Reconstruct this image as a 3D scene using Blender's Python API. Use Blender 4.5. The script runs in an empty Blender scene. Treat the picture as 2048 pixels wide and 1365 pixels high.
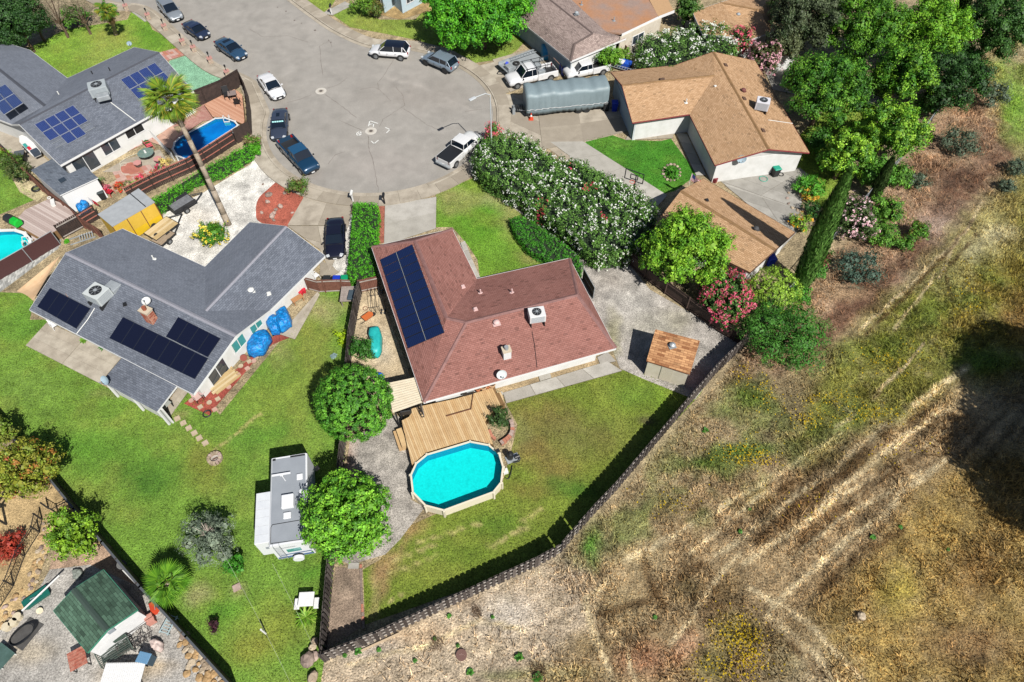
import bpy, math, random
import numpy as np
from mathutils import Vector, Matrix
from mathutils.geometry import delaunay_2d_cdt
random.seed(7); RNG = np.random.default_rng(11)
R = math.radians
sc = bpy.context.scene
# ---------------- camera, world, sun, exposure ----------------
CAMH, FPX, PCX, PCY = 46.0, 1365.0, 1024.0, 682.5
TILT = math.atan((1670 - 682.5) / FPX)
cam = bpy.data.cameras.new('camera'); camo = bpy.data.objects.new('camera', cam)
sc.collection.objects.link(camo); camo.location = (0, 0, CAMH); camo.rotation_euler = (TILT, 0, 0)
cam.sensor_width = 36; cam.lens = 36 * FPX / 2048; cam.clip_start = 0.5; cam.clip_end = 2500
sc.camera = camo
SUNV = Vector((0.50, -0.78, 1.0)).normalized()
ELEV = math.asin(SUNV.z); AZ = math.atan2(SUNV.x, SUNV.y)
w = bpy.data.worlds.new("World"); sc.world = w; w.use_nodes = True
nt = w.node_tree; bg = nt.nodes['Background']
sky = nt.nodes.new('ShaderNodeTexSky'); sky.sky_type = 'NISHITA'; sky.sun_disc = False
sky.sun_elevation = ELEV; sky.sun_rotation = AZ
nt.links.new(sky.outputs[0], bg.inputs[0]); bg.inputs[1].default_value = 0.05
sl = bpy.data.lights.new('sun', 'SUN'); sl.energy = 5.0; sl.angle = R(0.5); sl.color = (1, 0.965, 0.9)
slo = bpy.data.objects.new('sun', sl); sc.collection.objects.link(slo)
slo.rotation_euler = (-SUNV).to_track_quat('-Z', 'Y').to_euler(); slo.location = (30, -40, 80)
sc.view_settings.view_transform = 'Standard'; sc.view_settings.look = 'None'
sc.view_settings.exposure = 0.85; sc.view_settings.gamma = 1
KALB = 0.5   # photographed (sunlit) colour -> base colour
# ---------------- projection helpers (photo pixel + height -> place) ----------------
FW = np.array([0, math.sin(TILT), -math.cos(TILT)]); DN = np.array([0, -math.cos(TILT), -math.sin(TILT)]); RT = np.array([1., 0, 0])
def ray(x, y): return FW + RT * (x - PCX) / FPX + DN * (y - PCY) / FPX
def P(x, y, z=0.0):
    d = ray(x, y); s = (CAMH - z) / -d[2]
    return Vector((d[0] * s, d[1] * s, z))
def PP(pts, z=0.0): return [P(p[0], p[1], z) for p in pts]
def Pl(x, y, plane):          # pixel ray onto plane (point, normal)
    d = Vector(ray(x, y)); o = Vector((0, 0, CAMH)); q, n = plane
    return o + d * ((q - o).dot(n) / d.dot(n))
def pxm(v):                   # metres per photo pixel at a point
    return ((Vector(v) - Vector((0, 0, CAMH))).dot(Vector(FW))) / FPX
def plane3(a, b, c):
    n = (b - a).cross(c - a).normalized()
    if n.z < 0: n = -n
    return (a, n)
# ---------------- colour / noise ----------------
def lin(c): c /= 255; return c / 12.92 if c <= .04045 else ((c + .055) / 1.055) ** 2.4
def C(h, k=None):
    k = KALB if k is None else k
    return tuple(lin(int(h[i:i + 2], 16)) * k for i in (0, 2, 4)) + (1,)
LAT = RNG.random((256, 256))
def vnoise(x, y):
    xi = np.floor(x).astype(int); yi = np.floor(y).astype(int); fx = x - xi; fy = y - yi
    fx = fx * fx * (3 - 2 * fx); fy = fy * fy * (3 - 2 * fy)
    g = lambda a, b: LAT[a & 255, b & 255]
    return (g(xi, yi) * (1 - fx) + g(xi + 1, yi) * fx) * (1 - fy) + (g(xi, yi + 1) * (1 - fx) + g(xi + 1, yi + 1) * fx) * fy
def fbm(x, y, o=4):
    s = 0; a = .5
    for i in range(o): s = s + a * vnoise(x * 2 ** i + 17 * i, y * 2 ** i + 31 * i); a *= .5
    return s / (1 - .5 ** o)
# ---------------- materials ----------------
MATS = {}
def nodes(name):
    m = bpy.data.materials.new(name); m.use_nodes = True; t = m.node_tree
    return m, t, t.nodes['Principled BSDF']
def noise_node(t, vec, scale, detail=4, rough=.6):
    n = t.nodes.new('ShaderNodeTexNoise'); n.inputs['Scale'].default_value = scale
    n.inputs['Detail'].default_value = detail; n.inputs['Roughness'].default_value = rough
    t.links.new(vec, n.inputs['Vector']); return n.outputs['Fac']
def ramp(t, fac, a, b, p0=.3, p1=.7):
    r = t.nodes.new('ShaderNodeMapRange'); r.inputs['From Min'].default_value = p0; r.inputs['From Max'].default_value = p1
    r.inputs['To Min'].default_value = a; r.inputs['To Max'].default_value = b; t.links.new(fac, r.inputs['Value']); return r.outputs[0]
def mixc(t, fac, a, b, mode='MIX'):
    m = t.nodes.new('ShaderNodeMix'); m.data_type = 'RGBA'; m.blend_type = mode
    for sck, v in ((m.inputs[0], fac), (m.inputs[6], a), (m.inputs[7], b)):
        if hasattr(v, 'is_linked'): t.links.new(v, sck)
        else: sck.default_value = v
    return m.outputs[2]
def scalec(t, col, f):        # colour * scalar socket
    m = t.nodes.new('ShaderNodeVectorMath'); m.operation = 'SCALE'
    if hasattr(col, 'is_linked'): t.links.new(col, m.inputs[0])
    else: m.inputs[0].default_value = col[:3]
    if hasattr(f, 'is_linked'): t.links.new(f, m.inputs[3])
    else: m.inputs[3].default_value = f
    return m.outputs[0]
def bump(t, bs, h, strength=.4, dist=.05):
    b = t.nodes.new('ShaderNodeBump'); b.inputs['Strength'].default_value = strength; b.inputs['Distance'].default_value = dist
    t.links.new(h, b.inputs['Height']); t.links.new(b.outputs[0], bs.inputs['Normal'])
def M(name, col, col2=None, rough=.75, metal=0, scale=2.0, fine=25.0, amp=.18, bmp=.15, bdist=.02, spec=.4, coat=0, k=None, thr=(.35, .65)):
    """painted / mineral surface: two tones by large noise, fine grain, light relief"""
    if name in MATS: return MATS[name]
    m, t, b = nodes(name); tc = t.nodes.new('ShaderNodeTexCoord'); v = tc.outputs['Object']
    a = C(col, k); c2 = C(col2, k) if col2 else a
    n1 = noise_node(t, v, scale, 5); base = mixc(t, ramp(t, n1, 0, 1, *thr), a, c2)
    n2 = noise_node(t, v, fine, 3); base = scalec(t, base, ramp(t, n2, 1 - amp, 1 + amp, .3, .7))
    t.links.new(base, b.inputs['Base Color']); b.inputs['Roughness'].default_value = rough; b.inputs['Metallic'].default_value = metal
    b.inputs['Specular IOR Level'].default_value = spec
    if coat: b.inputs['Coat Weight'].default_value = coat; b.inputs['Coat Roughness'].default_value = .05
    if bmp: bump(t, b, n2, bmp, bdist)
    MATS[name] = m; return m
def MATTR(name, rough=.9, fine=6.0, amp=.35, fine2=30., amp2=.3, bmp=.6, bdist=.08, trans=0, spec=.2):
    """colour from the mesh's Col attribute, broken up by procedural grain"""
    if name in MATS: return MATS[name]
    m, t, b = nodes(name); tc = t.nodes.new('ShaderNodeTexCoord'); v = tc.outputs['Object']
    at = t.nodes.new('ShaderNodeAttribute'); at.attribute_name = 'Col'; base = at.outputs['Color']
    if amp:
        n1 = noise_node(t, v, fine, 4, .7); base = scalec(t, base, ramp(t, n1, 1 - amp, 1 + amp, .3, .7))
        n2 = noise_node(t, v, fine2, 3, .7); base = scalec(t, base, ramp(t, n2, 1 - amp2, 1 + amp2, .3, .7))
        if bmp: bump(t, b, n2, bmp, bdist)
    t.links.new(base, b.inputs['Base Color']); b.inputs['Roughness'].default_value = rough
    b.inputs['Specular IOR Level'].default_value = spec
    if trans:
        tr = t.nodes.new('ShaderNodeBsdfTranslucent'); t.links.new(base, tr.inputs[0]); mx = t.nodes.new('ShaderNodeMixShader'); mx.inputs[0].default_value = trans
        t.links.new(b.outputs[0], mx.inputs[1]); t.links.new(tr.outputs[0], mx.inputs[2]); t.links.new(mx.outputs[0], t.nodes['Material Output'].inputs[0])
    MATS[name] = m; return m
def MSHINGLE(name, c1, c2, mort, w=.32, h=.15, patch=.12, odd=.7):
    if name in MATS: return MATS[name]
    m, t, b = nodes(name); uv = t.nodes.new('ShaderNodeUVMap'); v = uv.outputs[0]
    br = t.nodes.new('ShaderNodeTexBrick'); t.links.new(v, br.inputs['Vector'])
    br.inputs['Scale'].default_value = 1; br.inputs['Brick Width'].default_value = w; br.inputs['Row Height'].default_value = h
    br.inputs['Mortar Size'].default_value = .012; br.inputs['Mortar Smooth'].default_value = .2; br.inputs['Bias'].default_value = -.1
    br.inputs['Color1'].default_value = C(c1); br.inputs['Color2'].default_value = C(c2); br.inputs['Mortar'].default_value = C(mort)
    n1 = noise_node(t, v, .35, 4); base = scalec(t, br.outputs[0], ramp(t, n1, 1 - patch, 1 + patch))
    # single odd darker tabs
    mp = t.nodes.new('ShaderNodeMapping'); mp.inputs['Scale'].default_value = (1 / w, 1 / h, 1); t.links.new(v, mp.inputs[0])
    sn = t.nodes.new('ShaderNodeVectorMath'); sn.operation = 'FLOOR'; t.links.new(mp.outputs[0], sn.inputs[0])
    wn = t.nodes.new('ShaderNodeTexWhiteNoise'); t.links.new(sn.outputs[0], wn.inputs[0])
    base = scalec(t, base, ramp(t, wn.outputs['Value'], 1, odd, .93, .97))
    n2 = noise_node(t, v, 18, 3); base = scalec(t, base, ramp(t, n2, .8, 1.2, .3, .7))
    t.links.new(base, b.inputs['Base Color']); b.inputs['Roughness'].default_value = .92; b.inputs['Specular IOR Level'].default_value = .2
    bump(t, b, br.outputs['Fac'], -.6, .03)
    MATS[name] = m; return m
def MCELL(name, col, line, n):   # photovoltaic module: dark cells, thin grid
    if name in MATS: return MATS[name]
    m, t, b = nodes(name); uv = t.nodes.new('ShaderNodeUVMap')
    br = t.nodes.new('ShaderNodeTexBrick'); t.links.new(uv.outputs[0], br.inputs['Vector']); br.offset = 0
    br.inputs['Scale'].default_value = 1; br.inputs['Brick Width'].default_value = 1 / n[0]; br.inputs['Row Height'].default_value = 1 / n[1]
    br.inputs['Mortar Size'].default_value = .008 if line != col else .002
    br.inputs['Color1'].default_value = C(col); br.inputs['Color2'].default_value = C(col); br.inputs['Mortar'].default_value = C(line)
    t.links.new(br.outputs[0], b.inputs['Base Color']); b.inputs['Roughness'].default_value = .18; b.inputs['Specular IOR Level'].default_value = .5
    MATS[name] = m; return m
def MGLASS(name, col='0c1018'):
    if name in MATS: return MATS[name]
    m, t, b = nodes(name); b.inputs['Base Color'].default_value = C(col); b.inputs['Roughness'].default_value = .04
    b.inputs['Specular IOR Level'].default_value = .8; MATS[name] = m; return m
def MWATER(name, tint):
    m, t, b = nodes(name); tc = t.nodes.new('ShaderNodeTexCoord')
    n = noise_node(t, tc.outputs['Object'], 5, 3)
    bp = t.nodes.new('ShaderNodeBump'); bp.inputs['Strength'].default_value = .25; bp.inputs['Distance'].default_value = .05; t.links.new(n, bp.inputs['Height'])
    tr = t.nodes.new('ShaderNodeBsdfTransparent'); tr.inputs[0].default_value = tint
    gl = t.nodes.new('ShaderNodeBsdfGlossy'); gl.inputs['Roughness'].default_value = .03; t.links.new(bp.outputs[0], gl.inputs['Normal'])
    fr = t.nodes.new('ShaderNodeFresnel'); fr.inputs[0].default_value = 1.33; t.links.new(bp.outputs[0], fr.inputs['Normal'])
    mx = t.nodes.new('ShaderNodeMixShader'); t.links.new(fr.outputs[0], mx.inputs[0]); t.links.new(tr.outputs[0], mx.inputs[1]); t.links.new(gl.outputs[0], mx.inputs[2])
    t.links.new(mx.outputs[0], t.nodes['Material Output'].inputs[0]); return m
# ---------------- object helpers ----------------
COL = sc.collection
def tag(o, label=None, cat=None, group=None, kind=None):
    if label: o['label'] = label
    if cat: o['category'] = cat
    if group: o['group'] = group
    if kind: o['kind'] = kind
    return o
def empty(name, loc, label, cat, group=None, rz=0):
    o = bpy.data.objects.new(name, None); o.empty_display_size = .2; COL.objects.link(o)
    o.location = loc; o.rotation_euler = (0, 0, rz); return tag(o, label, cat, group)
class MB:
    def __init__(s): s.v = []; s.f = []; s.uv = {}
    def face(s, pts, uv=None):
        n = len(s.v); s.v += [tuple(p) for p in pts]; s.f.append(tuple(range(n, n + len(pts))))
        if uv: s.uv[len(s.f) - 1] = uv
        return s
    def prism(s, pts, z0, z1, bottom=False):      # pts: xy list; z0/z1 scalar or list
        n = len(pts); a = len(s.v)
        area = sum(pts[i][0] * pts[(i + 1) % n][1] - pts[(i + 1) % n][0] * pts[i][1] for i in range(n))
        if area < 0: pts = list(pts)[::-1]; z1 = z1[::-1] if isinstance(z1, list) else z1
        g = lambda z, i: z[i] if isinstance(z, list) else z
        s.v += [(p[0], p[1], g(z0, i)) for i, p in enumerate(pts)] + [(p[0], p[1], g(z1, i)) for i, p in enumerate(pts)]
        s.f.append(tuple(range(a + n, a + 2 * n)))
        if bottom: s.f.append(tuple(range(a + n - 1, a - 1, -1)))
        for i in range(n): j = (i + 1) % n; s.f.append((a + i, a + j, a + n + j, a + n + i))
        return s
    def box(s, c, d, rz=0, rot=None):
        m = (rot if rot is not None else Matrix.Rotation(rz, 3, 'Z')); c = Vector(c); a = len(s.v)
        for i in range(8):
            s.v.append(tuple(c + m @ Vector((((i & 1) - .5) * d[0], ((i >> 1 & 1) - .5) * d[1], ((i >> 2) - .5) * d[2]))))
        for f in ((0, 2, 3, 1), (4, 5, 7, 6), (0, 1, 5, 4), (2, 6, 7, 3), (0, 4, 6, 2), (1, 3, 7, 5)): s.f.append(tuple(a + k for k in f))
        return s
    def cyl(s, p0, p1, r0, r1=None, n=8, caps=True):
        r1 = r0 if r1 is None else r1; p0 = Vector(p0); p1 = Vector(p1); d = (p1 - p0).normalized()
        u = d.orthogonal().normalized(); v = d.cross(u); a = len(s.v)
        for p, r in ((p0, r0), (p1, r1)):
            for i in range(n):
                t = 2 * math.pi * i / n; s.v.append(tuple(p + u * (r * math.cos(t)) + v * (r * math.sin(t))))
        for i in range(n): j = (i + 1) % n; s.f.append((a + i, a + j, a + n + j, a + n + i))
        if caps: s.f.append(tuple(range(a + n - 1, a - 1, -1))); s.f.append(tuple(range(a + n, a + 2 * n)))
        return s
    def tube(s, pts, r, n=5):
        for i in range(len(pts) - 1):
            ra = r[i] if isinstance(r, (list, tuple)) else r; rb = r[i + 1] if isinstance(r, (list, tuple)) else r
            s.cyl(pts[i], pts[i + 1], ra, rb, n)
        return s
    def slab(s, q, n, th):     # quad points raised along normal n by th
        a = [Vector(p) for p in q]; b = [p + n * th for p in a]; s.face(b, [(0, 0), (1, 0), (1, 1), (0, 1)] if len(q) == 4 else None)
        for i in range(len(q)): j = (i + 1) % len(q); s.face([a[i], a[j], b[j], b[i]])
        return s
    def loft(s, rings, caps=True):
        a = len(s.v); n = len(rings[0])
        for r in rings: s.v += [tuple(p) for p in r]
        for k in range(len(rings) - 1):
            for i in range(n): j = (i + 1) % n; s.f.append((a + k * n + i, a + k * n + j, a + (k + 1) * n + j, a + (k + 1) * n + i))
        if caps: s.f.append(tuple(range(a + n - 1, a - 1, -1))); b = a + (len(rings) - 1) * n; s.f.append(tuple(range(b, b + n)))
        return s
    def build(s, name, mat, parent=None, smooth=False, loc=None, bevel=0):
        me = bpy.data.meshes.new(name); off = Vector((0, 0, 0))
        if parent is not None and not getattr(s, 'local', False):
            off = Vector(parent.get('_w', parent.location)) if parent else off
        if loc is not None: off = Vector(loc)
        me.from_pydata([tuple(Vector(v) - off) for v in s.v], [], s.f)
        if s.uv:
            ul = me.uv_layers.new(name='UVMap')
            for p in me.polygons:
                u = s.uv.get(p.index)
                if u:
                    for k, li in enumerate(p.loop_indices): ul.data[li].uv = u[k]
        me.materials.append(mat); me.update()
        if smooth: me.shade_smooth()
        o = bpy.data.objects.new(name, me); COL.objects.link(o)
        if parent is not None: o.parent = parent; o['_w'] = tuple(off)
        elif loc is not None: o.location = loc
        if bevel:
            bv = o.modifiers.new('bevel', 'BEVEL'); bv.width = bevel; bv.segments = 2; bv.limit_method = 'ANGLE'
        return o
class LB(MB): local = True      # verts already local to the parent
def one(name, mb, mat, label, cat, group=None, smooth=False, bevel=0):   # a thing that is one mesh, origin at its base
    vs = np.array(mb.v); c = vs.mean(0); loc = (c[0], c[1], vs[:, 2].min())
    return tag(mb.build(name, mat, None, smooth, loc, bevel), label, cat, group)
def share(o, parent, name=None, loc=(0, 0, 0), rz=0, scale=None, rot=None):   # another piece with the same mesh
    c = o.copy(); COL.objects.link(c); c.parent = parent; c.location = loc; c.rotation_euler = rot or (0, 0, rz)
    if scale: c.scale = scale
    return c
def copy_tree(root):
    r = root.copy(); COL.objects.link(r)
    for ch in list(root.children):
        c = ch.copy(); COL.objects.link(c); c.parent = r
        for g in list(ch.children):
            d = g.copy(); COL.objects.link(d); d.parent = c
    return r
def fastmesh(name, verts, faces_n, nv, mat, colors=None, smooth=False):   # faces all with nv corners, verts laid in order
    me = bpy.data.meshes.new(name); N = len(verts); F = N // nv if faces_n is None else len(faces_n)
    me.vertices.add(N); me.vertices.foreach_set('co', np.asarray(verts, dtype=np.float32).ravel())
    idx = np.arange(N, dtype=np.int32) if faces_n is None else np.asarray(faces_n, dtype=np.int32).ravel()
    me.loops.add(len(idx)); me.loops.foreach_set('vertex_index', idx)
    me.polygons.add(F); me.polygons.foreach_set('loop_start', np.arange(F, dtype=np.int32) * nv)
    if colors is not None:
        ca = me.color_attributes.new('Col', 'FLOAT_COLOR', 'POINT')
        cc = np.ones((N, 4), dtype=np.float32); cc[:, :3] = colors; ca.data.foreach_set('color', cc.ravel())
    me.materials.append(mat); me.update(calc_edges=True)
    if smooth: me.shade_smooth()
    return me
def smoothpath(pts, n=6, closed=False):
    out = []; N = len(pts)
    rng = range(N if closed else N - 1)
    for i in rng:
        p1 = pts[i]; p2 = pts[(i + 1) % N]; p0 = pts[i - 1] if (i > 0 or closed) else p1 * 2 - p2
        p3 = pts[(i + 2) % N] if (i + 2 < N or closed) else p2 * 2 - p1
        for k in range(n):
            t = k / n; out.append(.5 * ((2 * p1) + (p2 - p0) * t + (2 * p0 - 5 * p1 + 4 * p2 - p3) * t * t + (3 * p1 - p0 - 3 * p2 + p3) * t ** 3))
    if not closed: out.append(pts[-1])
    return out
def resample(pts, step):
    out = [pts[0].copy()]; acc = 0
    for a, b in zip(pts, pts[1:]):
        L = (b - a).length
        while acc + L >= step:
            t = (step - acc) / L; a = a.lerp(b, t); out.append(a.copy()); L = (b - a).length; acc = 0
        acc += L
    return out
def offset(pts, d):      # left-hand offset of an open path
    out = []
    for i in range(len(pts)):
        a = pts[max(i - 1, 0)]; b = pts[min(i + 1, len(pts) - 1)]; t = (b - a); t.z = 0; t.normalize()
        out.append(pts[i] + Vector((-t.y, t.x, 0)) * d)
    return out
def inset(poly, d):      # inward offset of a closed polygon (world vectors)
    n = len(poly); area = sum(poly[i].x * poly[(i + 1) % n].y - poly[(i + 1) % n].x * poly[i].y for i in range(n))
    sg = 1 if area > 0 else -1; out = []
    for i in range(n):
        a = poly[i - 1]; b = poly[i]; c = poly[(i + 1) % n]
        d1 = Vector((b.x - a.x, b.y - a.y)).normalized(); d2 = Vector((c.x - b.x, c.y - b.y)).normalized()
        n1 = Vector((-d1.y, d1.x)) * sg; n2 = Vector((-d2.y, d2.x)) * sg
        bis = (n1 + n2); k = d / max(.35, bis.dot(n1)) if bis.length > 1e-4 else d
        out.append(Vector((b.x + bis.x * k, b.y + bis.y * k, b.z)))
    return out
# ================= GROUND =================
def QN(X, Y):                       # world xy (z=0) -> photo pixels
    vx, vy, vz = X, Y, -CAMH
    Z = vy * FW[1] + vz * FW[2]
    Z = np.where(Z < 1, 1, Z)
    return PCX + FPX * vx / Z, PCY + FPX * (vy * DN[1] + vz * DN[2]) / Z
def sdist(x, y, poly, closed=True):
    d = np.full(x.shape, 1e9); ins = np.zeros(x.shape, bool); n = len(poly)
    for i in range(n if closed else n - 1):
        x0, y0 = poly[i][:2]; x1, y1 = poly[(i + 1) % n][:2]; dx, dy = x1 - x0, y1 - y0
        t = np.clip(((x - x0) * dx + (y - y0) * dy) / (dx * dx + dy * dy + 1e-9), 0, 1)
        d = np.minimum(d, np.hypot(x - x0 - t * dx, y - y0 - t * dy))
        if closed and dy != 0: ins ^= ((y0 > y) != (y1 > y)) & (x < (x1 - x0) * (y - y0) / dy + x0)
    return np.where(ins, -d, d) if closed else d
# soil / plant tones of the place: (kind, shape, photographed colour, softness or width, strength)
ST = [
 ('p', [(1480,690),(1640,560),(1760,380),(1900,190),(2048,100),(2300,60),(2300,240),(2048,260),(1960,380),(1830,520),(1720,640),(1600,760),(1480,770)], 'b3957a', 22, .95),
 ('p', [(2060,200),(1960,330),(1890,350),(1850,420),(1790,520),(1700,560),(1640,640),(1580,740),(1620,745),(1700,660),(1790,590),(1870,510),(1950,400),(2060,290)], '6b4c3a', 16, .85),
 ('b', (1870,455,60,28), 'bba595', 1, .7), ('b', (1900,420,50,16), '98806f', 1, .6), ('b', (1690,590,60,20), 'c9ab86', 1, .6), ('b', (1830,560,45,20), 'b39c8a', 1, .6),
 ('b', (1740,610,60,22), '5c4032', 1, .7), ('b', (1900,350,70,35), '5e4638', 1, .7), ('b', (1960,290,50,40), '6a5244', 1, .6),
 ('p', [(2300,60),(2048,75),(1975,120),(1990,200),(2010,290),(2048,300),(2300,330)], '8aa84a', 20, .8),
 ('b', (2040,110,40,22), 'bca98a', 1, .8), ('b', (2030,205,30,50), '80b03c', 1, .7),
 ('p', [(2060,300),(2000,400),(1930,450),(1850,545),(1770,610),(1680,700),(1600,760),(1500,820),(1600,900),(1800,850),(1930,770),(2300,760),(2300,300)], '808238', 30, .95),
 ('p', [(1960,400),(2048,380),(2048,500),(1950,560),(1880,600),(1900,470)], 'aaa068', 22, .8),
 ('b', (1990,470,45,30), 'cdc49a', 1, .8), ('b', (1945,500,30,30), 'c4bd94', 1, .7), ('b', (1905,560,50,26), 'a9a86a', 1, .6),
 ('b', (2010,560,70,45), '8f7436', 1, .6), ('b', (2040,640,50,50), 'a3714a', 1, .55), ('b', (1930,650,60,35), '8d7740', 1, .5),
 ('b', (1850,620,60,30), '778032', 1, .95), ('b', (1760,700,90,28), '74802f', 1, .95), ('b', (1960,720,70,28), '5f7c30', 1, .95),
 ('p', [(1480,720),(1560,745),(1640,760),(1600,860),(1480,930),(1400,960),(1260,1060),(1150,1120),(1110,1110),(1220,1000),(1370,850)], 'a49270', 18, .85),
 ('b', (1420,930,60,25), '5a7a2c', 1, .95), ('b', (1500,800,50,40), '6a8034', 1, .95), ('b', (1330,1010,60,40), '78784c', 1, .95), ('b', (1240,1090,70,30), '7d8058', 1, .95),
 ('b', (1185,1095,22,50), '5f9038', 1, .95), ('b', (1140,1130,30,16), '5f9038', 1, .7), ('b', (1090,1150,22,12), '5f9038', 1, .95), ('b', (1005,1205,22,12), '5f9038', 1, .7), ('b', (1085,1280,18,8), '5f9038', 1, .7),
 ('b', (1500,905,90,18), '5c7c32', 1, .95), ('b', (1790,740,60,26), '858432', 1, .6),
 ('p', [(640,1330),(980,1165),(1130,1105),(1200,1180),(1190,1260),(1100,1320),(900,1420),(600,1420)], 'cfbca2', 22, .95),
 ('b', (1010,1230,80,38), 'c9bfb2', 1, .8), ('b', (740,1300,70,30), 'c2b6aa', 1, .7), ('b', (900,1200,70,18), 'b79e84', 1, .6), ('b', (840,1270,90,26), 'c9ab88', 1, .6),
 ('p', [(1400,960),(1640,880),(1800,860),(1930,760),(1990,900),(1940,1060),(1700,1200),(1560,1300),(1480,1400),(1050,1400),(1190,1250),(1200,1130)], 'a48c68', 30, .85),
 ('b', (1600,1000,60,30), '6a4f2c', 1, .55), ('b', (1700,920,110,20), '5f5a2c', 1, .6), ('b', (1500,1060,90,40), '8c7a60', 1, .5), ('b', (1290,1110,50,60), 'c8b68c', 1, .6),
 ('b', (1240,1210,70,45), 'b8a67e', 1, .6), ('b', (1380,1180,45,30), '5f5630', 1, .6), ('b', (1440,1200,45,45), '6b4f30', 1, .6), ('b', (1180,1290,40,30), '7a6a4a', 1, .6),
 ('b', (1290,1320,70,40), 'b07c60', 1, .6), ('b', (1370,1300,30,40), 'c99a7c', 1, .6), ('b', (1460,1190,40,60), '6a5a38', 1, .5), ('b', (1420,1330,50,40), '6c7030', 1, .6), ('b', (1120,1345,100,22), 'a9a070', 1, .6), ('b', (1010,1350,60,16), '6f7a3a', 1, .6),
 ('p', [(1990,900),(1900,940),(1800,1010),(1750,1100),(1650,1180),(1620,1230),(1690,1365),(1760,1450),(2300,1450),(2300,900)], 'a48c54', 26, .95),
 ('b', (1800,1180,50,60), 'a0943c', 1, .6), ('b', (1950,1150,60,70), '8b6a40', 1, .6), ('b', (1940,1290,110,60), '87684a', 1, .7), ('b', (1770,1290,60,50), 'b29656', 1, .6), ('b', (1870,1060,60,60), 'b29858', 1, .6), ('b', (1660,1180,60,40), '8b7048', 1, .5), ('b', (1720,1230,12,12), '9a8f86', 1, .8),
 ('b', (1470,1270,60,40), '8f8a38', 1, .6), ('b', (1600,1260,60,60), '7d6a48', 1, .5), ('b', (1560,1320,50,60), '6f6a44', 1, .5),
]
LIGHT = 'e2cfa6'
for pts, wdt in (
 ([(1430,1110),(1488,1078),(1573,1005),(1655,950),(1714,897),(1775,850)], 8), ([(1490,1130),(1561,1078),(1637,1022),(1693,963),(1766,908),(1816,873),(1869,832),(1919,806)], 9),
 ([(1546,1213),(1602,1161),(1669,1105),(1720,1058),(1760,1037),(1801,990),(1845,958),(1889,923)], 10), ([(1440,1010),(1509,979),(1573,935),(1637,897),(1684,867)], 7),
 ([(1831,809),(1875,777),(1930,736)], 10), ([(1673,856),(1708,829),(1690,815)], 6), ([(1749,794),(1801,739)], 5), ([(1800,742),(1850,690)], 4),
 ([(1536,1230),(1613,1300),(1690,1380)], 10), ([(1500,1180),(1546,1202),(1613,1243),(1669,1301),(1727,1365)], 8), ([(1567,1079),(1672,1000),(1740,960)], 7),
 ([(1963,400),(1933,459),(1872,520),(1810,582),(1728,655)], 4), ([(1945,440),(1900,500),(1880,560)], 4), ([(1872,553),(1831,605),(1787,658)], 4), ([(1575,1123),(1680,1040),(1842,945)], 5), ([(1382,1101),(1460,1040),(1530,985)], 6), ([(1700,1005),(1790,930),(1900,860)], 4), ([(1250,1120),(1330,1080),(1450,1010)], 9), ([(1230,1370),(1190,1280),(1170,1200),(1230,1150)], 8), ([(1270,1370),(1255,1300),(1220,1260)], 6), ([(1480,1110),(1440,1150),(1380,1240),(1340,1290)], 7),
 ([(700,1330),(860,1290),(960,1240),(1050,1260)], 7)):
    ST.append(('l', pts, LIGHT, wdt * .68, .92))
for pts, wdt in (([(1520,1085),(1600,1010),(1680,950),(1740,905)], 11), ([(1600,1085),(1690,1010),(1770,950),(1840,905)], 11), ([(1470,1060),(1560,985),(1640,925)], 8), ([(1640,1180),(1720,1110),(1800,1060)], 9), ([(1770,870),(1850,830)], 10), ([(1580,1280),(1640,1350)], 10), ([(1945,440),(1880,520),(1815,590),(1730,670)], 3), ([(1950,470),(1900,530)], 3), ([(1890,540),(1905,600)], 4), ([(1325,1210),(1290,1130)], 10), ([(1200,1230),(1300,1200),(1400,1130)], 8)):
    ST.append(('l', pts, '644c2e', wdt * 1.15, .8))
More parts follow.
